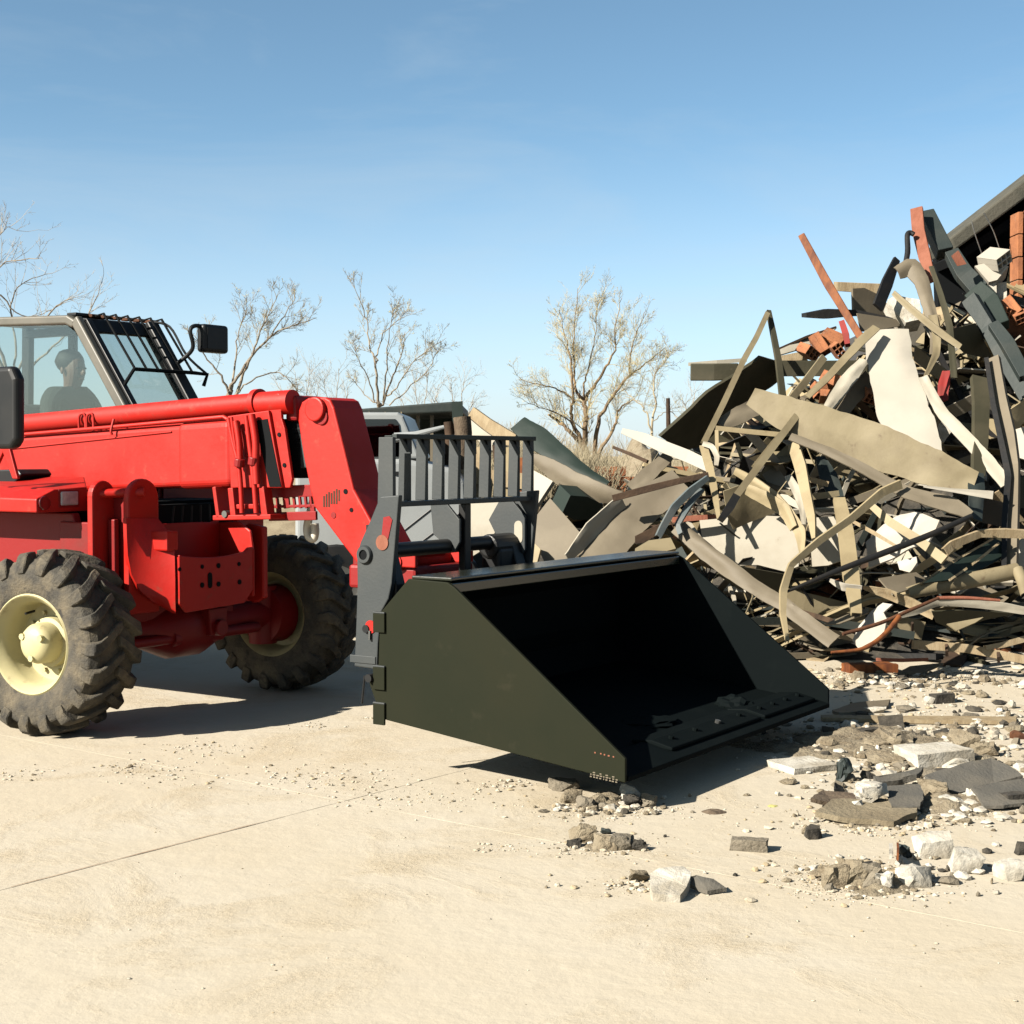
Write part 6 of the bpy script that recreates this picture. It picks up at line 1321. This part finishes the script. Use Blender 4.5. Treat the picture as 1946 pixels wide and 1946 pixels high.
# ------------------------------------------------------------------ rubble on the concrete in front
CROP['f'] = (1100, 1280, 2.2837)
def chunk(name, label, cat, px, py, w, h, mt, kind='hull', seed=1, crop='f', yaw=0.0, dep=0.85, rough=0.06, tip=0.0, group=None, sink=0.14):
    X, Yp = px_of((px, py), crop); s = CROP[crop][2]; g = gnd(X, Yp); k = g.y / FPX / s
    W, H = w * k / 2, h * k; D = W * dep; rn = random.Random(seed); bm = bmesh.new()
    if kind == 'hull':
        for _ in range(22):
            v = Vector((rn.uniform(-1, 1), rn.uniform(-1, 1), rn.uniform(-1, 1))); q = max(abs(v.x), abs(v.y), abs(v.z)); v = v / (q ** 0.5 * 1.02 + 1e-6)
            bm.verts.new((v.x * W, v.y * D, (v.z * 0.5 + 0.5) * H))
        r = bmesh.ops.convex_hull(bm, input=bm.verts[:]); bmesh.ops.delete(bm, geom=[e for e in r['geom_interior'] if isinstance(e, bmesh.types.BMVert)], context='VERTS')
    else:
        bmesh.ops.create_cube(bm, size=2)
        for v in bm.verts: v.co = Vector((v.co.x * W * rn.uniform(.86, 1.05), v.co.y * D * rn.uniform(.86, 1.05), (v.co.z * 0.5 + 0.5) * H * rn.uniform(.9, 1.02)))
    bmesh.ops.subdivide_edges(bm, edges=bm.edges[:], cuts=2 if kind == 'hull' else 5, use_grid_fill=True); bmesh.ops.triangulate(bm, faces=bm.faces[:])
    bmesh.ops.recalc_face_normals(bm, faces=bm.faces)
    bm.normal_update(); so = Vector((seed * 3.7, seed, 0)); S_ = max(W, H)
    for v in bm.verts: v.co += v.normal * S_ * rough * (noise.noise(v.co / S_ * 2.5 + so) + 0.7 * noise.noise(v.co / S_ * 7 + so) + 0.4 * noise.noise(v.co / S_ * 16 + so))
    me = bpy.data.meshes.new(name); bm.to_mesh(me); bm.free(); me.materials.append(MATS[mt])
    me.polygons.foreach_set('use_smooth', [True] * len(me.polygons)); me.set_sharp_from_angle(angle=R(24))
    o = link(name, me); o.location = (g.x, g.y + D * 0.7, -H * sink); o.rotation_euler = (tip * 0.6, tip, yaw)
    return tag(o, label, cat, group)
def gplate(name, label, cat, pts, zs, mt, th=0.02, crop='f', wrinkle=0.006):
    W = []
    for q, z in zip(pts, zs): X, Y_ = px_of(q, crop); W.append(gnd(X, Y_, z))
    ctr = sum(W, Vector()) / len(W); bm = bmesh.new(); bm.faces.new([bm.verts.new(w - ctr) for w in W]); bmesh.ops.triangulate(bm, faces=bm.faces[:])
    bmesh.ops.subdivide_edges(bm, edges=bm.edges[:], cuts=4, use_grid_fill=True); bmesh.ops.triangulate(bm, faces=bm.faces[:])
    for v in bm.verts: v.co.z += wrinkle * noise.noise((v.co + ctr) * 6)
    for e in bm.edges:
        if e.is_boundary:
            for v in e.verts: v.co += Vector((noise.noise((v.co + ctr) * 14), noise.noise((v.co + ctr) * 14 + Vector((9, 0, 0))), 0)) * 0.006
    r = bmesh.ops.extrude_face_region(bm, geom=bm.faces[:]); bmesh.ops.translate(bm, verts=[v for v in r['geom'] if isinstance(v, bmesh.types.BMVert)], vec=(0, 0, -th)); bmesh.ops.recalc_face_normals(bm, faces=bm.faces)
    me = bpy.data.meshes.new(name); bm.to_mesh(me); bm.free(); me.materials.append(MATS[mt]); o = link(name, me); o.location = ctr
    return tag(o, label, cat)
def C_(*a, **k): return chunk(*a, **k)
C_('concrete_block', 'large white broken slab, biggest pale piece in right foreground', 'block', 1560, 405, 300, 85, 'plaster', 'block', 3, yaw=0.3, dep=0.7, rough=0.03)
C_('concrete_block', 'small white corner piece leaning on front of large white slab', 'block', 1630, 412, 150, 50, 'plaster', 'hull', 4, yaw=0.2)
C_('brick', 'upright dark broken tile highest among foreground rubble', 'tile', 1365, 232, 108, 62, 'dark_stone', 'block', 5, yaw=-0.4, dep=0.18, tip=-0.2, rough=0.03)
C_('brick', 'dark brick lying left of the upright dark tile', 'brick', 1266, 278, 108, 44, 'dark_stone', 'block', 6, yaw=0.5, dep=0.5)
C_('brick', 'dark faced brick with pale end, alone at far right', 'brick', 1580, 130, 105, 50, 'dark_stone', 'block', 7, yaw=0.35, dep=0.55, rough=0.04)
C_('rubble_chunk', 'pale plaster lump against the dark faced brick', 'chunk', 1525, 132, 50, 40, 'plaster', 'hull', 8)
C_('brick', 'small dark cube of stone right of bucket lip', 'stone', 1083, 270, 58, 48, 'dark_stone', 'hull', 9)
C_('rubble_chunk', 'tiny dark pebble right of small dark cube', 'stone', 1130, 280, 30, 16, 'dark_stone', 'hull', 10)
C_('rubble_chunk', 'rough tan clod behind the large white slab, left', 'clod', 1400, 325, 150, 75, 'mortar', 'hull', 11, rough=0.14)
C_('rubble_chunk', 'tall rough tan clod behind the large white slab, right', 'clod', 1690, 330, 130, 95, 'mortar', 'hull', 12, rough=0.14)
C_('rubble_chunk', 'dark pointed shard standing on the tan clod', 'shard', 1650, 300, 36, 85, 'dark_stone', 'hull', 13, dep=0.5)
C_('rubble_chunk', 'rough clod at right of the tall tan clod', 'clod', 1775, 360, 120, 80, 'mortar', 'hull', 14, rough=0.14)
C_('rubble_chunk', 'flat tan clod in front left of large white slab', 'clod', 1340, 395, 160, 42, 'mortar', 'hull', 15, rough=0.1)
C_('rubble_chunk', 'low rough clod between dark brick and large white slab', 'clod', 1300, 330, 110, 40, 'mortar', 'hull', 16, rough=0.12)
C_('rubble_chunk', 'flat white plaster slab half buried in sand beside bucket', 'slab', 985, 425, 250, 30, 'plaster', 'block', 17, dep=0.9, rough=0.03, yaw=0.4)
C_('rubble_chunk', 'brown chip lying on the half buried plaster slab', 'chip', 995, 432, 62, 30, 'wood_brown', 'hull', 18)
C_('rubble_chunk', 'black twisted shard standing upright in the right foreground', 'shard', 1150, 470, 75, 125, 'slate_steel', 'hull', 19, dep=0.4, rough=0.12)
C_('rubble_chunk', 'smaller black shard below the twisted upright shard', 'shard', 1130, 545, 44, 80, 'black_steel', 'hull', 20, dep=0.4, rough=0.1)
gplate('board', 'brown board with mortar on top lying flat in foreground', 'board', [(1030, 600), (1100, 545), (1300, 540), (1475, 560), (1465, 600), (1370, 640), (1180, 628)], [.05, .06, .05, .05, .04, .03, .03], 'dust', 0.025)
gplate('board', 'curled brown board edge left of the mortar covered board', 'board', [(1002, 540), (1060, 505), (1190, 520), (1220, 550), (1100, 562)], [.06, .05, .04, .03, .03], 'bark_cut', 0.02)
C_('rubble_chunk', 'pale mortar lump sitting on the flat brown board', 'lump', 1280, 600, 150, 95, 'plaster', 'hull', 21, rough=0.14, sink=-0.3)
C_('rubble_chunk', 'small pale lump at left end of the flat brown board', 'lump', 1212, 612, 50, 34, 'plaster', 'hull', 22, sink=-0.8)
gplate('slate', 'grey slate plate right of the mortar lump', 'slate', [(1340, 490), (1480, 480), (1495, 530), (1480, 575), (1355, 575)], [.075, .08, .06, .05, .05], 'slate', 0.015)
gplate('slate', 'largest dark slate sheet leaning in right foreground', 'slate', [(1500, 440), (1640, 395), (1790, 365), (1870, 395), (1925, 440), (1800, 475), (1640, 515), (1560, 480)], [.07, .10, .11, .09, .06, .03, .02, .04], 'slate', 0.015)
gplate('slate', 'second dark slate sheet below the largest at right edge', 'slate', [(1700, 490), (1830, 470), (1960, 450), (1965, 560), (1850, 572), (1760, 572)], [.08, .08, .08, .03, .03, .03], 'slate', 0.015)
gplate('slate', 'thin grey slate stack left of the largest slate sheet', 'slate', [(1280, 445), (1400, 430), (1500, 400), (1470, 440), (1400, 460), (1300, 472)], [.06, .07, .09, .06, .04, .04], 'slate', 0.03)
C_('rubble_chunk', 'dark flat stone between slate stack and large white slab', 'stone', 1448, 398, 80, 30, 'dark_stone', 'hull', 23)
C_('rubble_chunk', 'long cream mortar ridge below the largest slate sheet', 'chunk', 1540, 545, 160, 90, 'mortar', 'hull', 24, yaw=-0.5, rough=0.14, dep=0.5)
C_('rubble_chunk', 'cream rubble clod below second slate sheet', 'clod', 1640, 585, 140, 55, 'plaster', 'hull', 25, rough=0.14)
C_('rubble_chunk', 'pale spiky lump at left of second slate sheet', 'lump', 1720, 560, 70, 70, 'plaster', 'hull', 26, rough=0.16)
C_('brick', 'tan brick half under second slate sheet at right', 'brick', 1800, 585, 110, 46, 'concrete_chunk', 'block', 27, yaw=0.15)
C_('brick', 'dark brick at the right edge beside the tan brick', 'brick', 1895, 582, 100, 70, 'dark_stone', 'block', 28, yaw=0.2)
C_('brick', 'grey half brick lying alone with long shadow in foreground', 'brick', 742, 772, 165, 62, 'concrete_chunk', 'block', 29, yaw=-0.25, dep=0.45, rough=0.05)
C_('rubble_chunk', 'dark rounded rock right of the lone grey half brick', 'rock', 1020, 720, 84, 64, 'dark_stone', 'hull', 30)
C_('rubble_chunk', 'small tan clod left of the dark rounded rock', 'clod', 985, 700, 40, 36, 'mortar', 'hull', 31)
C_('rock', 'angular white rock at upper right of bottom rubble group', 'rock', 1548, 800, 165, 118, 'plaster', 'hull', 32, rough=0.05)
C_('rock', 'round white rock with dark right side near bottom right', 'rock', 1690, 868, 170, 125, 'plaster', 'hull', 33, rough=0.05)
C_('rock', 'big white broken block at the bottom edge right', 'rock', 1465, 930, 190, 110, 'plaster', 'hull', 34, rough=0.07, yaw=0.3)
C_('rock', 'white block cut by the right edge near the bottom', 'rock', 1890, 900, 150, 95, 'plaster', 'hull', 35, rough=0.07)
C_('rubble_chunk', 'dark lump at the right edge above the cut white block', 'lump', 1925, 790, 60, 66, 'dark_stone', 'hull', 36)
C_('rubble_chunk', 'brown lump at far right edge near the plank', 'lump', 1905, 285, 60, 40, 'rust', 'hull', 37)
for i, (x, y, w, h, mt, lab) in enumerate(((1110, 930, 150, 120, 'mortar', 'left end clod of the spiky rubble mound at the bottom'), (1190, 930, 120, 150, 'mortar', 'tallest jagged clod of the spiky rubble mound'), (1270, 935, 120, 140, 'concrete_chunk', 'grey jagged shard of the spiky rubble mound'), (1330, 940, 90, 90, 'plaster', 'pale clod at right foot of the spiky rubble mound'), (1410, 840, 60, 60, 'plaster', 'small white lump above the big white broken block'), (1420, 800, 60, 70, 'slate_steel', 'dark teal stone behind the upright stick'), (1380, 900, 60, 60, 'wood_pale', 'tan splinter lump right of the spiky mound'))):
    C_('rubble_chunk', lab, 'rubble', x, y, w, h, mt, 'hull', 40 + i, rough=0.16, dep=0.7)
strip('stick', 'short upright wooden stick in the bottom rubble group', 'stick', 'f', [(1382, 705, -8.2), (1386, 770, -8.2), (1384, 840, -8.2)], [24, 26, 24], 'wood_orange', 0, 0, prof='beam', d=0.03)
for o_ in [o for o in COL.objects if o.name.startswith('stick')]:
    g_ = gnd(1706, 1645); o_.location = (g_.x, g_.y, 0.075)
strip('board', 'white upright board scrap left of the wooden stick', 'board', 'f', [(1352, 710, -8.2), (1355, 780, -8.2), (1352, 850, -8.2)], [40, 44, 40], 'plaster', 0, 0, prof='beam', d=0.02)
COL.objects[-1].location = (gnd(1693, 1645).x, gnd(1693, 1645).y, 0.07)
gplate('board', 'long thin board lying flat on the concrete, right of bucket', 'board', [(1050, 178), (1430, 182), (1900, 186), (1900, 206), (1440, 200), (1060, 190)], [.03] * 6, 'wood_pale', 0.025, wrinkle=0.002)
gplate('board', 'grey-brown flat scrap beside bucket corner', 'board', [(1100, 160), (1180, 128), (1350, 112), (1340, 140), (1240, 160), (1130, 172)], [.025] * 6, 'grey_sheet', 0.02)
C_('rubble_chunk', 'white chip on the flat scrap beside bucket corner', 'chip', 1290, 172, 100, 30, 'plaster', 'hull', 61)
C_('rubble_chunk', 'dark chip below the white chip beside bucket corner', 'chip', 1230, 186, 66, 22, 'dark_stone', 'hull', 62)
# left group in front of the bucket lip
for i, (x, y, w, h, mt, lab) in enumerate(((-60, 510, 150, 50, 'concrete_chunk', 'grey-brown stone in the shade under the bucket side'), (-30, 565, 110, 60, 'mortar', 'left clod of the rubble row in front of bucket lip'), (30, 590, 90, 60, 'concrete_chunk', 'second clod of the rubble row in front of bucket lip'), (90, 580, 80, 62, 'mortar', 'third clod of the rubble row in front of bucket lip'), (150, 575, 80, 56, 'mortar', 'fourth clod of the rubble row in front of bucket lip'), (222, 560, 90, 82, 'plaster', 'highest pale clod of the rubble row touching bucket lip'), (232, 580, 80, 60, 'dark_stone', 'dark stone at right of the rubble row by bucket lip'), (305, 580, 72, 60, 'concrete_chunk', 'last grey clod at right end of the rubble row'), (60, 600, 46, 28, 'mortar', 'small clod in front of the rubble row'),
    (20, 735, 120, 95, 'mortar', 'brownish clod left in the lower rock trio'), (-20, 755, 70, 40, 'dark_stone', 'dark stone left of brownish clod'), (130, 770, 150, 70, 'mortar', 'sandy stone in the middle of the lower rock trio'), (185, 768, 120, 74, 'concrete_chunk', 'grey stone of the lower rock trio'), (265, 770, 70, 66, 'dark_stone', 'dark triangular shard right of lower rock trio'), (120, 700, 50, 34, 'slate_steel', 'small dark stone behind the lower rock trio'))):
    C_('rubble_chunk', lab, 'rubble', x, y, w, h, mt, 'hull', 70 + i, rough=0.13, dep=0.75)
gplate('slab', 'broken pale slab lying at the bottom centre edge', 'slab', [(310, 870), (350, 845), (460, 836), (490, 862), (470, 925), (440, 960), (320, 950)], [.055, .07, .07, .065, .04, .03, .035], 'plaster', 0.04)
gplate('slate', 'dark slate piece leaning right of the broken pale slab', 'slate', [(470, 885), (510, 872), (580, 890), (640, 935), (560, 940), (480, 912)], [.05, .06, .05, .02, .02, .03], 'slate', 0.015)
C_('rubble_chunk', 'tan clod left of the broken pale slab', 'clod', 265, 912, 100, 60, 'mortar', 'hull', 91, rough=0.14)
C_('rubble_chunk', 'tiny dark pebble above the broken pale slab', 'pebble', 680, 882, 24, 16, 'dark_stone', 'hull', 92)
C_('rubble_chunk', 'tiny round dark pebble in open concrete right of centre', 'pebble', 375, 712, 16, 14, 'dark_stone', 'hull', 93)
# timber chunk by the heap front
C_('wood_chunk', 'splintered orange-brown wood chunk on the ground by the heap', 'wood', 1, 1, 1, 1, 'wood_orange', 'block', 94) if False else None
g_ = gnd(1658, 1277)
o = chunk('wood_chunk', 'splintered orange-brown wood chunk on the ground by the heap', 'wood', 800, 1850, 380, 80, 'wood_orange', 'block', 94, crop='b', yaw=0.12, dep=0.4, rough=0.05)
# sand drifts with clods, crumbs and grit
def drift(px, py, w, d, h, seed, mt='mortar', label='low sandy dirt drift', crop='f'):
    X, Y_ = px_of((px, py), crop); g = gnd(X, Y_); k = g.y / FPX / CROP[crop][2]; W = w * k / 2; D = d; n = 40; vs = []; mb = MB()
    for j in range(n + 1):
        for i in range(n + 1):
            x, y = i / n * 2 - 1, j / n * 2 - 1; p = Vector((x * W, y * D, seed * 3.3)); rr_ = math.hypot(x, y)
            f = max(0, 1 - rr_ * rr_ * (1 + 0.5 * noise.noise(p * 3)))
            vs.append((x * W, y * D, -0.009 + h * f * (0.55 + 0.9 * abs(noise.noise(p * 5)) + 0.5 * noise.noise(p * 17)) + 0.006 * f * noise.noise(p * 40)))
    mb.add(vs, [(j * (n + 1) + i, j * (n + 1) + i + 1, (j + 1) * (n + 1) + i + 1, (j + 1) * (n + 1) + i) for j in range(n) for i in range(n)])
    o = mb.build('sand_drift', mt, None, True); o.location = g; o.rotation_euler = (0, 0, seed); o['kind'] = 'stuff'; o['label'] = label
drift(1300, 300, 760, 0.62, 0.06, 0.2, label='sandy dirt around the large white slab'); drift(900, 330, 300, 0.5, 0.035, 0.9, label='sandy dirt at the bucket corner'); drift(140, 560, 360, 0.16, 0.05, 0.1, label='dirt under the rubble row by bucket lip')
drift(1250, 900, 420, 0.2, 0.06, 0.3, label='dirt under the spiky rubble mound'); drift(1600, 575, 420, 0.25, 0.06, 0.1, label='dirt below the slate sheets'); drift(1180, 650, 420, 0.14, 0.02, 0.2, label='dirt in front of the brown board'); drift(110, 750, 320, 0.12, 0.03, 0.2, label='dirt under the lower rock trio')
drift(590, 600, 150, 0.07, 0.03, 0.1, 'bark_cut', 'small dry weed clump on the concrete'); drift(835, 575, 90, 0.05, 0.02, 0.3, 'bud', 'tiny greenish weed tuft on the concrete')
rn = random.Random(101)
t_ = (1 + 5 ** 0.5) / 2
ICO_V = [tuple(c / 1.9 for c in v) for v in ((-1, t_, 0), (1, t_, 0), (-1, -t_, 0), (1, -t_, 0), (0, -1, t_), (0, 1, t_), (0, -1, -t_), (0, 1, -t_), (t_, 0, -1), (t_, 0, 1), (-t_, 0, -1), (-t_, 0, 1))]
ICO_F = [(0, 11, 5), (0, 5, 1), (0, 1, 7), (0, 7, 10), (0, 10, 11), (1, 5, 9), (5, 11, 4), (11, 10, 2), (10, 7, 6), (7, 1, 8), (3, 9, 4), (3, 4, 2), (3, 2, 6), (3, 6, 8), (3, 8, 9), (4, 9, 5), (2, 4, 11), (6, 2, 10), (8, 6, 7), (9, 8, 1)]
def scatter(name, mts, spots, label, seed):
    rn = random.Random(seed); m = MB()
    for (px, py, sx, sy, cnt, s0, s1) in spots:
        for _ in range(cnt):
            x, y = rn.gauss(px, sx), rn.gauss(py, sy)
            if y < 1150 or y > 2050: continue
            g = gnd(x, y); s = s0 * (s1 / s0) ** (rn.random() ** 2.2); vs = []
            s *= 0.72; ca, sa = math.cos(rn.uniform(0, 6.28)), math.sin(rn.uniform(0, 6.28)); fl = rn.uniform(0.45, 0.8); el = rn.uniform(0.7, 1.5)
            for ax in ICO_V:
                v = Vector(ax) * s * rn.uniform(0.75, 1.2); v = Vector((v.x * ca * el - v.y * sa, v.x * sa + v.y * ca * el, v.z * fl + s * fl * 0.5)); vs.append(g + v)
            m.add(vs, ICO_F, rn.randrange(len(mts)))
    o = m.build(name, mts); o['kind'] = 'stuff'; o['label'] = label
scatter('crumbs', ['mortar', 'concrete', 'plaster', 'plaster', 'concrete', 'mortar', 'dirt', 'dirt', 'concrete'], [
    (1690, 1405, 125, 34, 650, .006, .034), (1780, 1520, 110, 30, 700, .006, .035), (1640, 1565, 90, 14, 350, .004, .025), (1640, 1670, 90, 25, 500, .004, .03), (1160, 1535, 70, 12, 350, .004, .03), (1150, 1610, 60, 12, 200, .004, .022),
    (1220, 1680, 60, 12, 150, .004, .022), (1720, 1410, 105, 26, 1000, .003, .011), (1780, 1520, 90, 22, 1600, .003, .010), (1640, 1675, 80, 18, 1200, .0025, .009), (1160, 1538, 60, 8, 900, .0025, .009), (1150, 1612, 50, 8, 500, .0025, .008), (1700, 1285, 150, 9, 900, .004, .016), (1540, 1405, 55, 20, 180, .004, .022), (1790, 1330, 110, 14, 180, .006, .026), (1700, 1290, 160, 12, 500, .008, .05), (1450, 1545, 80, 18, 70, .003, .014), (1700, 1800, 220, 80, 45, .003, .012), (1350, 1620, 160, 40, 60, .003, .010)], 'loose mortar crumbs and grit around the foreground rubble', 5)
scatter('rubble_bits', ['mortar', 'plaster', 'concrete_chunk', 'plaster', 'mortar', 'dark_stone'], [
    (1700, 1400, 110, 26, 130, .03, .075), (1800, 1470, 100, 30, 110, .025, .07), (1590, 1420, 50, 20, 30, .02, .05), (1780, 1540, 90, 16, 70, .02, .05), (1650, 1670, 70, 14, 60, .02, .05), (1820, 1650, 70, 20, 35, .02, .05), (1180, 1535, 60, 8, 40, .02, .05), (1620, 1500, 60, 20, 45, .02, .05), (1750, 1300, 130, 12, 90, .03, .08), (1880, 1380, 50, 25, 60, .03, .08)], 'broken lumps of concrete and mortar spread over the right foreground', 15)
scatter('crumbs', ['concrete', 'mortar', 'plaster', 'dirt', 'concrete'], [
    (600, 1480, 90, 12, 420, .003, .016), (320, 1470, 60, 14, 220, .003, .015), (400, 1425, 50, 7, 160, .003, .016), (820, 1520, 80, 12, 260, .003, .014), (240, 1460, 30, 6, 70, .003, .018), (50, 1470, 40, 8, 80, .003, .014), (945, 1612, 28, 5, 60, .003, .014),
    (700, 1600, 350, 80, 50, .003, .008), (400, 1560, 250, 70, 40, .003, .008), (960, 1490, 40, 6, 100, .004, .022), (600, 1380, 30, 5, 50, .004, .016), (700, 1365, 8, 3, 12, .006, .02), (800, 1800, 420, 90, 40, .003, .008)], 'sandy crumbs drifted over the left of the concrete', 6)
